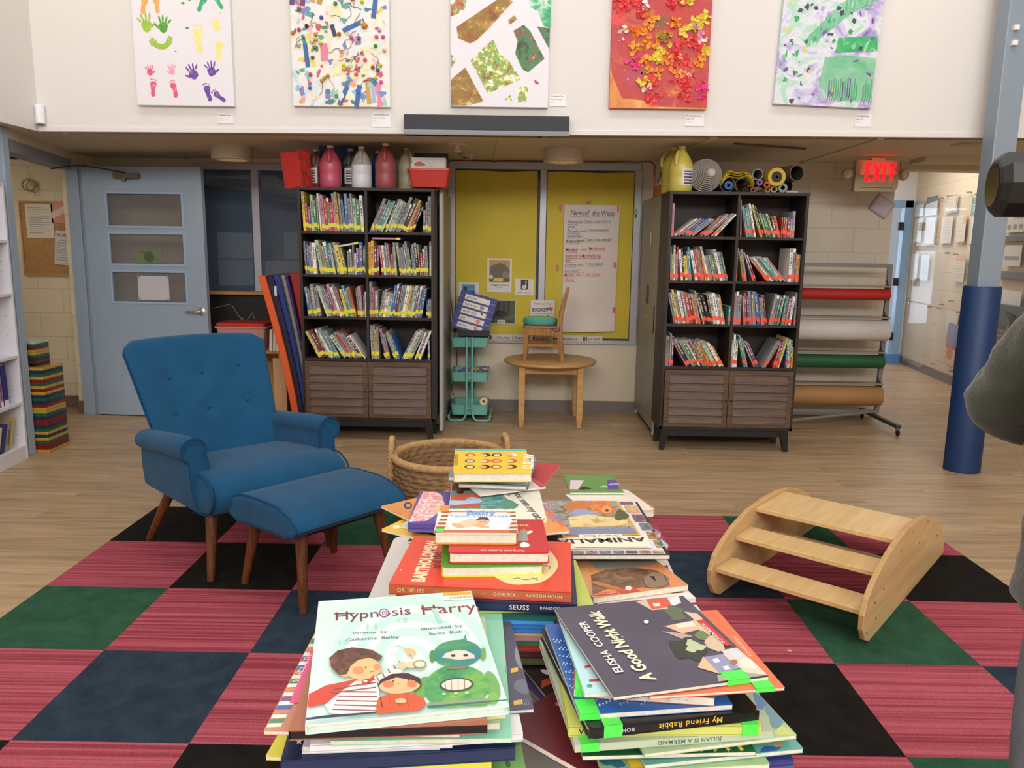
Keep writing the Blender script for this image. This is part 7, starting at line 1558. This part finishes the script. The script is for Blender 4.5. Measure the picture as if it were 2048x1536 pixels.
tbook('green and yellow board book lying directly on the orange-red picture book', (883, 1133), (1088, 1130), .13, .888, .018, '4f9a34', 'board', col2='d9d83a')
tbook('red board book with a white puppy, under the baby board book', (896.3, 1105), (1100.3, 1105), .155, .908, .019, 'c0272c', 'board', art_red, C5)
def art_baby(A):
    A.R(440, 520, 930, 545, 'c0763a'); A.R(395, 650, 920, 672, 'c97a45')
    for k in range(6):
        y = 535+24*k; A.P([(455-11*k, y), (495-6*k, y), (485-6*k, y+12), (450-11*k, y+12)], 'a8622f'); A.P([(880-2*k, y), (928-2*k, y), (926-2*k, y+12), (870-2*k, y+12)], 'a8622f')
    A.P([(505, 545), (850, 545), (885, 600), (840, 655), (500, 655), (470, 610)], 'f3f1ee')
    A.E(625, 612, 85, 26, 'd9cba6', -8, .04); A.E(545, 628, 40, 14, 'e6ae84', 15); A.E(690, 632, 55, 9, 'e6ae84', 8); A.E(700, 600, 42, 26, 'e8b48c'); A.P([(655, 595), (680, 577), (730, 578), (745, 598), (700, 590)], '4a3026'); A.E(690, 604, 4, 3, '3a2a26'); A.E(712, 603, 4, 3, '3a2a26')
    A.T('Baby', (600, 560), (785, 560), '6fa3d8', .03, 1.15); A.T('Touch Your Nose!', (490, 576), (870, 576), '8fb5de', .02, 1.25)
o = tbook('white baby board book with orange border and green corner tag, topmost of the middle pile', (867.3, 1066), (1035.9, 1067), .108, .928, .019, 'e9e4dc', 'board', art_baby, C5, col2='d9973a')
q = MB(); q.b2(.003, .016, .004, .018, .0196, .0200, gtape); q.build('spine_tag', o)
z = .87-.0176
o = tbook('navy hardback with white publisher lettering under the orange-red book', (790, 1197), (1155, 1209), .215, z, .015, '1c2547', 'hard', spine='n'); spine_text('SEUSS', o, z, .175, .205, 'd8d2c0', .015); spine_text('RANDOM HOUSE', o, z, .222, .276, 'd8d2c0', .015)
z -= .0156
z = pile([
 ('lime green book sticking out at the right below the navy hardback, middle pile', (905, 1222), (1190, 1216), .19, .005, 'b9c85c', dict(kind='paper', spine='nr')),
 ('thin dark teal book below the navy hardback, middle pile', (820, 1230), (1112, 1236), .2, .005, '1f5a5c', dict(kind='paper', spine='n')),
 ('thin sky blue book, upper of the three blue books in the middle pile', (820, 1237), (1108, 1243), .2, .006, '3f8fd0', dict(kind='paper', spine='n')),
 ('bright blue book, second of the three blue books in the middle pile', (822, 1245), (1110, 1251), .2, .007, '2f6fc0', dict(kind='paper', spine='n')),
 ('blue book with a tan edge, lowest of the three blue books in the middle pile', (824, 1254), (1112, 1260), .2, .006, '3a78c4', dict(kind='paper', spine='n')),
 ('tan edged thin book under the blue books, middle pile', (825, 1262), (1114, 1268), .2, .005, 'c9a46a', dict(kind='paper', spine='n')),
 ('flowery pink and green book in the lower middle pile', (826, 1269), (1112, 1275), .2, .007, 'a87a8a', dict(kind='paper', spine='n', var=.3)),
 ('green book under the flowery one, middle pile', (830, 1278), (1116, 1284), .2, .007, '2f7a3a', dict(kind='hard', spine='n')),
 ('red book with a white mark in the lower middle pile', (832, 1288), (1118, 1294), .2, .009, 'b52a26', dict(kind='hard', spine='n')),
 ('dark maroon book in the lower middle pile', (834, 1300), (1120, 1306), .2, .010, '4a1a1e', dict(kind='hard', spine='n')),
 ('olive striped book in the lower middle pile', (836, 1313), (1122, 1319), .2, .010, '5f6638', dict(kind='hard', spine='n')),
], z)
filler(z, [('black book low in the middle pile', '1d1d20', -.17, 1.16, .27, .19, 1), ('thick grey book near the bottom of the middle pile', '6f6f74', -.16, 1.17, .26, .19, 3), ('thick orange book near the bottom of the middle pile', 'c9763a', -.17, 1.16, .27, .19, 0), ('thick navy book at the very bottom of the middle pile', '27305a', -.17, 1.16, .27, .2, 2)])

# --- far left pile
def art_have(A):
    A.E(560, 420, 175, 55, '6a8f96', 0, .08, 26, 2); A.P([(400, 360), (700, 352), (700, 395), (560, 415), (440, 405)], splash('bark_brown', [(.35, '3f2418'), (.5, '8a5a34'), (.65, '5a3420')], 40, 2, (1, 4, 1)))
    A.P([(440, 450), (600, 430), (720, 440), (800, 400), (860, 470), (900, 520), (480, 520)], splash('leaf_teal', [(.3, '2f5f66'), (.5, '4f8f8c'), (.62, '7fb0a8'), (.75, '3a6f86')], 45, 1.5)); A.E(760, 400, 90, 40, '5a8f86', 10, .2, 20, 5); A.E(860, 495, 55, 30, '4f8a78', 0, .15)
    A.P([(470, 440), (600, 425), (700, 440), (690, 455), (560, 470), (475, 462)], 'c8593a'); A.P([(475, 470), (600, 470), (680, 455), (700, 475), (560, 500), (485, 495)], 'a9c6de'); A.P([(490, 500), (600, 492), (690, 490), (680, 515), (500, 515)], 'b8543a'); A.E(640, 470, 50, 20, '9fc0de', 0, .1); A.E(560, 418, 22, 10, '3a2f2c')
    A.T('Have you seen my cat?', (845, 375), (1035, 590), '3a3a3c', .01, 1.0); A.T('Eric Carle', (805, 378), (850, 440), '6a6a6c', .005, 1.0)
tbook('white picture book with collage animals and handwritten style title, topmost of the far left pile', (895, 1041), (1094, 1041), .266, .83, .005, 'e6e2d3', 'paper', art_have, C5)
z = pile([
 ('orange picture book with blue lettering lying over the large dark-bordered book', (920, 1080), (1140, 1061), .21, .006, 'ee9450', dict(kind='paper', spine='r', art=lambda A: (A.P([(1020, 455), (1080, 450), (1240, 625), (1190, 632)], 'dd6a34'), A.T('Little Cats', (1035, 480), (1140, 605), '7f86a8', .02, 1.3)), crop=C5)),
 ('pink patterned picture book with a purple spine, far left pile', (815, 1047), (1010, 1050), .22, .011, '5a4a94', dict(kind='paper', spine='n', art=lambda A: (A.P([(345, 375), (420, 375), (450, 440), (470, 520), (350, 595), (240, 600)], splash('coral_dots', [(.42, 'e8d9d6'), (.5, 'd9606e'), (.6, 'efe3e0')], 70, .6)), A.P([(380, 590), (430, 540), (450, 600)], '4f62b0'), A.E(430, 520, 30, 22, 'e6c088')), crop=C5)),
 ('purple paperback under the pink patterned book, far left pile', (816, 1058), (1010, 1062), .22, .007, '6a5aa4', dict(kind='paper', spine='n')),
 ('orange-brown paperback corner pointing left, far left pile', (762, 1012), (915, 1085), .19, .005, 'd8924c', dict(kind='paper', var=.15, art=lambda A: (A.E(235, 500, 26, 22, '2f3a6a'), A.E(238, 500, 14, 11, 'd8924c'), A.C([(150, 540), (200, 555)], 3, '8a5a34')), crop=C5)),
 ('mint green book edge under the orange-brown corner, far left pile', (800, 1052), (990, 1075), .2, .005, 'b7d6b9', dict(kind='paper')),
 ('yellow paperback corner with a small white house, pointing left, far left pile', (763, 1058), (930, 1098), .18, .006, 'e8b92f', dict(kind='paper', art=lambda A: (A.P([(140, 625), (180, 620), (185, 640), (145, 645)], 'efe6d4'), A.P([(215, 600), (420, 640), (420, 690), (240, 660)], '26384a')), crop=C5)),
 ('dark navy paperback under the yellow corner, far left pile', (815, 1082), (1000, 1100), .2, .006, '232f44', dict(kind='paper')),
], .83-.0056)
filler(z, [('thick green book low in the far left pile', '4f7f5a', -.20, 1.56, .24, .26, -8), ('thick beige book low in the far left pile', 'cbbf9f', -.21, 1.57, .24, .26, -4), ('thick blue-grey book low in the far left pile', '7688a0', -.21, 1.56, .25, .26, -6), ('thick pink book at the bottom of the far left pile', 'b8798c', -.22, 1.57, .25, .27, -3)])
def art_art(A):
    A.R(515, 140, 985, 160, '4fb8b4'); A.T('ARTISTS', (958, 178), (948, 272), 'f6ead2', .05, .9)
    for r in range(3):
        for c_ in range(4):
            x, y = 628+82*c_-2*r, 187+37*r; A.E(x+(8 if c_ % 2 else -6), y, 32, 11, ['b8342c', '2c2426', '22201f', 'e9e4da', '3f6a9c', 'd9603a', 'd8443a', 'c2552c', '4a3040', '1f1c22', 'b3502e', '4a2a22'][r*4+c_]); A.E(x-4, y+2, 20, 9, ['eac4a4', 'e9b896', 'f0cfae', 'd9a27c'][(r+c_) % 4])
    A.T('little world', (545, 250), (548, 185), '7a6a2a', 0, .8)
tbook('yellow board book with small portraits and turquoise spine, farthest pile on the table', (906, 946), (1065, 946), .216, .885, .021, 'ecc73a', 'board', art_art, C5)
z = pile([('blue-grey board book under the yellow one, farthest pile', (895, 952), (1058, 960), .20, .012, '7f9aac', dict(kind='board')), ('grey hardback under the blue-grey book, farthest pile', (915, 966), (1055, 972), .19, .012, '6f7c84', dict(kind='board')), ('white and pink paperback pointing right, farthest pile', (960, 990), (1092, 974), .16, .004, 'e3dcd8', dict(kind='paper', art=lambda A: A.P([(1010, 300), (1060, 340), (1095, 385), (1060, 390), (1010, 350)], 'c8405a'), crop=C5))], .885-.0216)
tbook('red paperback corner behind the yellow board book, farthest pile', (930, 958), (1086, 973), .2, z, .0035, 'b83a40', 'paper')
filler(z-.0042, [('slim white book under the farthest pile', 'dcd8d2', -.135, 1.84, .19, .2, 1), ('thick teal book under the farthest pile', '3f8080', -.14, 1.84, .2, .2, -2), ('thick orange book under the farthest pile', 'c8763f', -.14, 1.84, .2, .2, 3), ('thick black book at the bottom of the farthest pile', '242428', -.14, 1.84, .2, .2, 0)])

# --- right pile with the large dark-bordered book
def art_anim(A):
    A.P([(300, 290), (1300, 292), (1700, 965), (735, 965), (520, 560)], 'dcd8dc')
    rr = random.Random(6); pc = ['a8604a', 'c9a05a', '6a7a8c', '8a5a6a', 'b5452f', '9a8a4a', '5a6a4c', 'd0b080', '7a4a34', 'b08a9a', '4f5f7a']
    def cell(x0, y0, x1, y1, sl):
        c_ = rr.choice(pc); A.P([(x0, y0), (x1, y0), (x1+sl, y1), (x0+sl, y1)], splash('cell_'+c_, [(.35, c_), (.5, rr.choice(pc)), (.62, rr.choice(pc)), (.75, 'd8cdb8')], 60, 1.5, seed=rr.random()*9))
        A.E((x0+x1+sl)/2, (y0+y1)/2, abs(x1-x0)*.22, abs(y1-y0)*.25, rr.choice(pc), 20, .15)
    for k in range(7): cell(315+143*k, 302, 445+143*k, 375, 45)
    for k in range(6): cell(1195+78*k*.95, 385+ 88*k, 1330+70*k, 460+88*k, 40)
    for k in range(7): cell(735+137*k, 935, 855+137*k, 962, 10)
    A.P([(475, 390), (1180, 385), (1440, 780), (640, 800), (520, 560)], 'd9a530')
    A.P([(500, 402), (1165, 398), (1405, 770), (660, 790), (545, 560)], splash('meadow_art', [(.3, '5a5a3a'), (.45, '9a8a5a'), (.55, '8f9ab0'), (.68, 'cdb888'), (.8, '6a7a4c')], 30, 1.5))
    A.E(800, 480, 140, 45, 'c8743a', -4, .06); A.E(1040, 480, 130, 80, splash('mane_orange', [(.35, 'a8481f'), (.5, 'd8763a'), (.65, 'e0954f')], 45, 2), 20, .1, 30); A.E(1090, 520, 55, 40, 'dd9a5c'); A.E(1095, 530, 20, 12, '5a2f1f')
    A.E(860, 560, 130, 40, '8f9fc0', 10, .15); A.P([(700, 600), (900, 570), (1300, 620), (1340, 690), (720, 700)], splash('sand_art', [(.3, 'b08a5a'), (.5, 'e6cf8f'), (.7, 'd9b48a')], 35, 1.5)); A.E(1240, 580, 70, 55, '4f5a34', 0, .15); A.P([(640, 715), (1370, 710), (1405, 765), (680, 785)], '7f86a4')
    A.P([(590, 815), (1500, 785), (1555, 915), (620, 925)], 'ece5cf'); A.P([(805, 778), (1240, 770), (1255, 800), (810, 808)], 'ece5cf'); A.T('Graeme Base', (1215, 780), (850, 786), '6a5a3a', .01, 1.1); A.T('ANIMALIA', (1480, 805), (560, 832), '3a3832', .03, .85)
    A.S((760, 915), (1520, 906), 5, '3a3832')
o = tbook('large dark-bordered picture book crowded with small animal pictures, right side of the table', (1092, 1110), (1340, 1110), .325, .80, .009, '1f1b2c', 'paper', art_anim, C2b, tilt=0)
z = .80-.0096
z = pile([
 ('green and purple picture book showing its far edge behind the large dark-bordered book', (1140, 985), (1243, 985), .155, .006, '5f8f4a', dict(kind='paper', w=.135, art=lambda A: (A.R(1100, 205, 1225, 300, '5a3f9a'), A.P([(720, 205), (860, 208), (800, 300), (715, 300)], 'd9c3cf'), A.T('Good', (1215, 238), (1110, 246), 'efe9f4', .02, 1.2), A.T('Go', (1085, 262), (1020, 272), 'efe9f4', .02, 1.2), A.E(870, 290, 60, 14, '1d2420', 0, .2)), crop=C2b)),
 ('white board book with bright blue and red shapes, right of the large dark-bordered book', (1180, 1030), (1311, 1018), .16, .018, 'e3dcd0', dict(kind='board', art=lambda A: (A.P([(1400, 290), (1475, 290), (1500, 340), (1420, 345)], '2f8fd0'), A.P([(1480, 380), (1545, 375), (1590, 480), (1530, 470)], 'd8322c'), A.P([(1370, 330), (1460, 345), (1440, 362), (1375, 350)], 'e8c83a'), A.P([(1530, 470), (1590, 480), (1590, 492), (1535, 488)], 'e8863a')), crop=C2b)),
 ('lilac picture book with an orange flash, right edge under the large dark-bordered book', (1180, 1085), (1322, 1066), .24, .011, 'a884b8', dict(kind='paper', art=lambda A: (A.P([(1420, 398), (1450, 395), (1465, 450), (1440, 455)], 'e8a03a'), A.E(1540, 600, 22, 30, 'e06a6a')), crop=C2b)),
 ('pale blue paperback with an orange corner label, farthest right on the table', (1170, 1105), (1337, 1090), .17, .006, '9fd0dc', dict(kind='paper', art=lambda A: (A.P([(1720, 620), (1780, 625), (1770, 665), (1715, 660)], 'd9975a'), A.E(1640, 720, 45, 60, '7fb8cc')), crop=C2b)),
], z)
filler(z, [('thick red book under the right pile', '9f3a3a', .14, 1.62, .2, .26, 2), ('thick grey book under the right pile', '85868c', .13, 1.62, .21, .26, -1), ('thick yellow book at the bottom of the right pile', 'cdb23f', .13, 1.61, .21, .26, 1)])
def art_brown(A):
    A.P([(905, 1100), (1300, 1060), (1700, 1080), (1930, 1280), (1500, 1370), (960, 1410)], 'd58a55'); A.P([(900, 1030), (1420, 1000), (1640, 1010), (1600, 1060), (1350, 1110), (1000, 1130)], '8f8878')
    A.P([(930, 1180), (1100, 1120), (1350, 1100), (1600, 1130), (1720, 1200), (1740, 1290), (1640, 1330), (1480, 1310), (1300, 1330), (1100, 1320), (950, 1380)], splash('fur_brown', [(.3, '4a3426'), (.5, '7a5a42'), (.7, '9a7a5c')], 24, 1.5)); A.E(1600, 1230, 130, 75, '8a735c', -6, .05); A.P([(1530, 1190), (1580, 1190), (1600, 1250), (1575, 1230)], '241a16'); A.C([(1685, 1185), (1705, 1235)], 8, '2a1f1a'); A.C([(1470, 1250), (1500, 1300), (1560, 1320)], 5, '3a2a20')
    for k in range(3): A.E(1040+60*k, 1275+18*k, 110, 18, 'b5793f', 14, .05)
    A.P([(950, 1370), (1200, 1350), (1220, 1372), (960, 1395)], 'c8402f'); A.P([(1180, 1330), (1380, 1310), (1440, 1350), (1250, 1380)], 'cf4a34'); A.E(1318, 1315, 34, 22, 'efeae4', 0, .25, 20, 3); A.E(1318, 1315, 10, 7, 'e0b43a'); A.T('SCHOLASTIC', (965, 1388), (1200, 1366), 'f0d8d0', .01, .8)
o = tbook('orange-brown paperback with a big brown animal, in front of the large dark-bordered book', (1187, 1196), (1377, 1170), .20, .772, .011, 'd0935f', 'paper', art_brown, C2b)
z = pile([('white paperback with a dark label, under the brown animal book', (1200, 1214), (1392, 1196), .19, .008, 'dcd9d4', dict(kind='paper', art=lambda A: A.P([(1755, 1340), (1870, 1330), (1880, 1358), (1755, 1368)], '3f2420'), crop=C2b)), ('dusty violet paperback below the white one, right of the middle pile', (1195, 1226), (1380, 1212), .18, .010, '8a7f8c', dict(kind='paper'))], .772-.0116)
filler(z, [('thick sage book low beside the middle pile', '8fa088', .14, 1.28, .19, .19, 6), ('thick brick red book low beside the middle pile', '9a4a3f', .14, 1.28, .2, .19, 8), ('thick dark blue book at the bottom beside the middle pile', '2f3f66', .14, 1.28, .2, .19, 5)])
# ------------------------------------------------------------ person at the right edge, holding a camera to the face
def skinned(name, pts, edges, parent, m, sub=2, root=0):
    me = bpy.data.meshes.new(name); me.from_pydata([p[:3] for p in pts], edges, []); me.materials.append(m)
    o = bpy.data.objects.new(name, me); COL.objects.link(o); o.parent = parent
    o.modifiers.new('skin', 'SKIN').use_smooth_shade = True
    for i, p in enumerate(pts):
        r = p[3] if isinstance(p[3], tuple) else (p[3], p[3]); me.skin_vertices[0].data[i].radius = r
    me.skin_vertices[0].data[root].use_root = True
    s = o.modifiers.new('sub', 'SUBSURF'); s.levels = sub; s.render_levels = sub
    return o
def chain(n0, n): return [(n0+i, n0+i+1) for i in range(n-1)]
skin = mat('skin', 'b98a72', .55, var=(20, .05)); olive = mat('olive_fleece', '3a3b2d', .95, var=(14, .12), bump=(120, .5), sheen=.4); jean = mat('gray_denim', '767e86', .9, var=(30, .08), bump=(300, .3))
ps = thing('person', 'person in olive jacket and grey jeans holding a black camera, right edge', 'person', (.972, 1.15, .0065))
C_ = Vector((.915, 1.15, .0065))
def w(x, y, z, r): return (x-C_.x, y-C_.y, z-C_.z, r)
body = [w(.915, 1.15, .92, .10), w(.915, 1.15, 1.08, .10), w(.925, 1.15, 1.24, .105), w(.93, 1.15, 1.36, .07), w(.93, 1.15, 1.42, .050), w(.915, 1.15, 1.50, .078), w(.905, 1.15, 1.57, .086), w(.915, 1.15, 1.625, .06),
        w(.93, .985, 1.335, .052), w(.80, .975, 1.18, .045), w(.712, 1.03, 1.0, .042), w(.76, 1.07, 1.24, .036), w(.785, 1.095, 1.365, .027), w(.772, 1.105, 1.405, .030),
        w(.93, 1.315, 1.335, .052), w(.83, 1.36, 1.19, .044), w(.77, 1.32, 1.10, .042), w(.80, 1.25, 1.27, .036), w(.83, 1.20, 1.41, .027), w(.825, 1.19, 1.45, .030),
        w(.92, 1.06, .86, .078), w(.915, 1.05, .48, .055), w(.93, 1.05, .09, .038), w(.86, 1.045, .04, .036), w(.79, 1.04, .032, .028),
        w(.92, 1.24, .86, .078), w(.90, 1.25, .48, .055), w(.92, 1.25, .09, .038), w(.85, 1.26, .04, .036), w(.78, 1.265, .032, .028),
        w(.812, 1.15, 1.545, .014), w(.925, 1.06, 1.55, .014), w(.925, 1.24, 1.55, .014)]
ed = [(0, 1), (1, 2), (2, 3), (3, 4), (4, 5), (5, 6), (6, 7), (3, 8), (8, 9), (9, 10), (10, 11), (11, 12), (12, 13), (3, 14), (14, 15), (15, 16), (16, 17), (17, 18), (18, 19), (0, 20), (20, 21), (21, 22), (22, 23), (23, 24), (0, 25), (25, 26), (26, 27), (27, 28), (28, 29), (6, 30), (6, 31), (6, 32)]
# fingers, curled up around the lens and the camera body
def fingers(base, hand_i, tips):
    n = len(body)
    for j, tip in enumerate(tips):
        k = len(body); b_ = Vector(base)
        for i, p in enumerate(tip): body.append(w(*p, .0095 if i < 2 else .0085)); ed.append((hand_i if i == 0 else k+i-1, k+i))
fingers((.772, 1.105, 1.405), 13, [[(.765, 1.065, 1.425), (.762, 1.062, 1.455), (.764, 1.068, 1.485)], [(.748, 1.068, 1.422), (.742, 1.062, 1.452), (.744, 1.066, 1.482)], [(.732, 1.075, 1.420), (.724, 1.066, 1.446), (.725, 1.068, 1.474)], [(.720, 1.085, 1.420), (.709, 1.076, 1.442), (.708, 1.074, 1.464)], [(.752, 1.135, 1.424), (.742, 1.152, 1.45), (.738, 1.156, 1.476)]])
fingers((.825, 1.19, 1.45), 19, [[(.815, 1.222, 1.465), (.795, 1.228, 1.475), (.778, 1.222, 1.478)], [(.814, 1.226, 1.485), (.792, 1.232, 1.492), (.776, 1.226, 1.495)], [(.814, 1.224, 1.505), (.794, 1.23, 1.51), (.778, 1.224, 1.512)], [(.815, 1.215, 1.522), (.80, 1.222, 1.54), (.786, 1.215, 1.548)], [(.845, 1.19, 1.48), (.85, 1.185, 1.505), (.845, 1.178, 1.525)]])
skinned('body', body, ed, ps, skin)
jk = [w(.905, 1.15, .80, (.150, .175)), w(.90, 1.15, .86, (.148, .178)), w(.905, 1.15, .95, (.135, .165)), w(.91, 1.15, 1.08, (.132, .165)), w(.925, 1.15, 1.24, (.13, .175)), w(.93, 1.15, 1.34, (.085, .12)), w(.93, 1.15, 1.395, .062),
      w(.935, .985, 1.325, .078), w(.85, .965, 1.23, .072), w(.79, .975, 1.165, .070), w(.752, 1.0, 1.045, .080), w(.716, 1.035, 1.005, .080), w(.714, 1.045, 1.075, .078), w(.734, 1.055, 1.15, .064), w(.742, 1.06, 1.195, .068), w(.755, 1.068, 1.225, .054), w(.762, 1.072, 1.25, .060), w(.772, 1.08, 1.285, .046), w(.778, 1.085, 1.31, .047), w(.783, 1.092, 1.335, .036),
      w(.935, 1.315, 1.325, .078), w(.87, 1.35, 1.23, .070), w(.82, 1.36, 1.16, .068), w(.775, 1.32, 1.10, .070), w(.785, 1.285, 1.18, .064), w(.80, 1.255, 1.26, .056), w(.815, 1.225, 1.34, .046), w(.826, 1.21, 1.385, .036)]
ej = chain(0, 7)+[(5, 7)]+chain(7, 13)+[(5, 20)]+chain(20, 8)
jo = skinned('jacket', jk, ej, ps, olive, 3)
tx = bpy.data.textures.new('folds', 'CLOUDS'); tx.noise_scale = .075; dm = jo.modifiers.new('folds', 'DISPLACE'); dm.texture = tx; dm.strength = .028; dm.mid_level = .5; dm.texture_coords = 'LOCAL'
je = [w(.93, 1.15, .87, (.10, .10)), w(.92, 1.065, .78, .095), w(.915, 1.055, .60, .084), w(.915, 1.05, .46, .070), w(.925, 1.05, .28, .064), w(.925, 1.05, .085, .062), w(.915, 1.24, .78, .095), w(.905, 1.245, .60, .084), w(.90, 1.25, .46, .070), w(.915, 1.25, .28, .064), w(.915, 1.25, .085, .062)]
skinned('jeans', je, [(0, 1), (1, 2), (2, 3), (3, 4), (4, 5), (0, 6), (6, 7), (7, 8), (8, 9), (9, 10)], ps, jean)
for y in (1.045, 1.255):
    q = MB(); q.prism([(-.155, -.035), (-.165, 0), (-.155, .035), (-.05, .045), (.06, .036), (.075, 0), (.06, -.036), (-.05, -.045)], -.005, .055, mat('shoe_gray', '3b3d42', .7)); q.prism([(-.16, -.038), (-.172, 0), (-.16, .038), (-.05, .049), (.064, .039), (.08, 0), (.064, -.039), (-.05, -.049)], -.0065, .012, flat('d8d6d0')); q.build('shoe', ps, loc=(-.0, y-1.15, 0), bevel=.012, seg=3)
q = MB(); q.lathe([(.088, -.04), (.099, 0), (.098, .04), (.075, .085), (.03, .105), (0, .108)], mat('dark_hair', '2a211c', .7, bump=(200, .6)), 28, T(.925-.915, 0, 1.545), 1.02, .95); q.build('hair', ps, smooth=60)
for y in (-.032, .032):
    q = MB(); q.ball((0, 0, 0), .011, flat('e8e4de'), 8); q.ball((-.0065, 0, 0), .0062, flat('3a2a20'), 6); q.build('eye', ps, loc=(.826-.915, y, 1.553))
q = MB(); q.prism(blob(0, 0, .022, .006, 0, 14), 0, .003, flat('8a4a44'), T(.832-.915, 0, 1.495) @ RZ(-90) @ UPRIGHT); q.build('mouth', ps)
# the camera in the hands
cmn = thing('camera', 'black camera with a thick lens held up by the person at the right edge', 'camera', (.775, 1.135, 1.482), rad(-14))
blk = mat('camera_black', '151514', .45, bump=(200, .1))
q = MB(); q.prism([(-.065, -.045), (.065, -.045), (.065, .038), (.03, .042), (.02, .058), (-.02, .058), (-.03, .042), (-.065, .038)], .0, .055, blk, T(.03, 0, 0) @ RZ(90) @ RX(90) @ T(0, 0, -.055)); q.build('body', cmn, bevel=.006)
q = MB(); q.lathe([(0, -.012), (.036, -.012), (.0465, .0), (.0475, .055), (.040, .068), (.040, .11), (.0, .11)], blk, 10, RY(90) @ T(0, 0, -.088) @ RZ(18)); ln = q.build('lens', cmn, bevel=.004, seg=3)
q = MB(); q.lathe([(.0405, .076), (.0415, .078), (.0415, .092), (.0405, .094)], mat('ring_maroon', '3a1a18', .4), 24, RY(90) @ T(0, 0, -.088)); q.build('ring', ln)
q = MB(); q.lathe([(0, -.0126), (.03, -.0126)], mat('lens_glass', '1a2230', .05, coat=1), 20, RY(90) @ T(0, 0, -.088)); q.build('front_glass', ln)
q = MB(); q.lathe([(0, -.06), (.016, -.058), (.021, -.045), (.021, .04), (.014, .055), (0, .056)], mat('mic_foam', '57544f', .95, bump=(300, .8)), 20, T(.012, .0, .136) @ RY(90)); mc = q.build('microphone', cmn, smooth=60)
q = MB(); q.b2(-.05, -.01, -.012, .012, .105, .118, blk); q.b2(-.0, .03, -.010, .010, .055, .12, blk); q.build('mount', mc, bevel=.004)
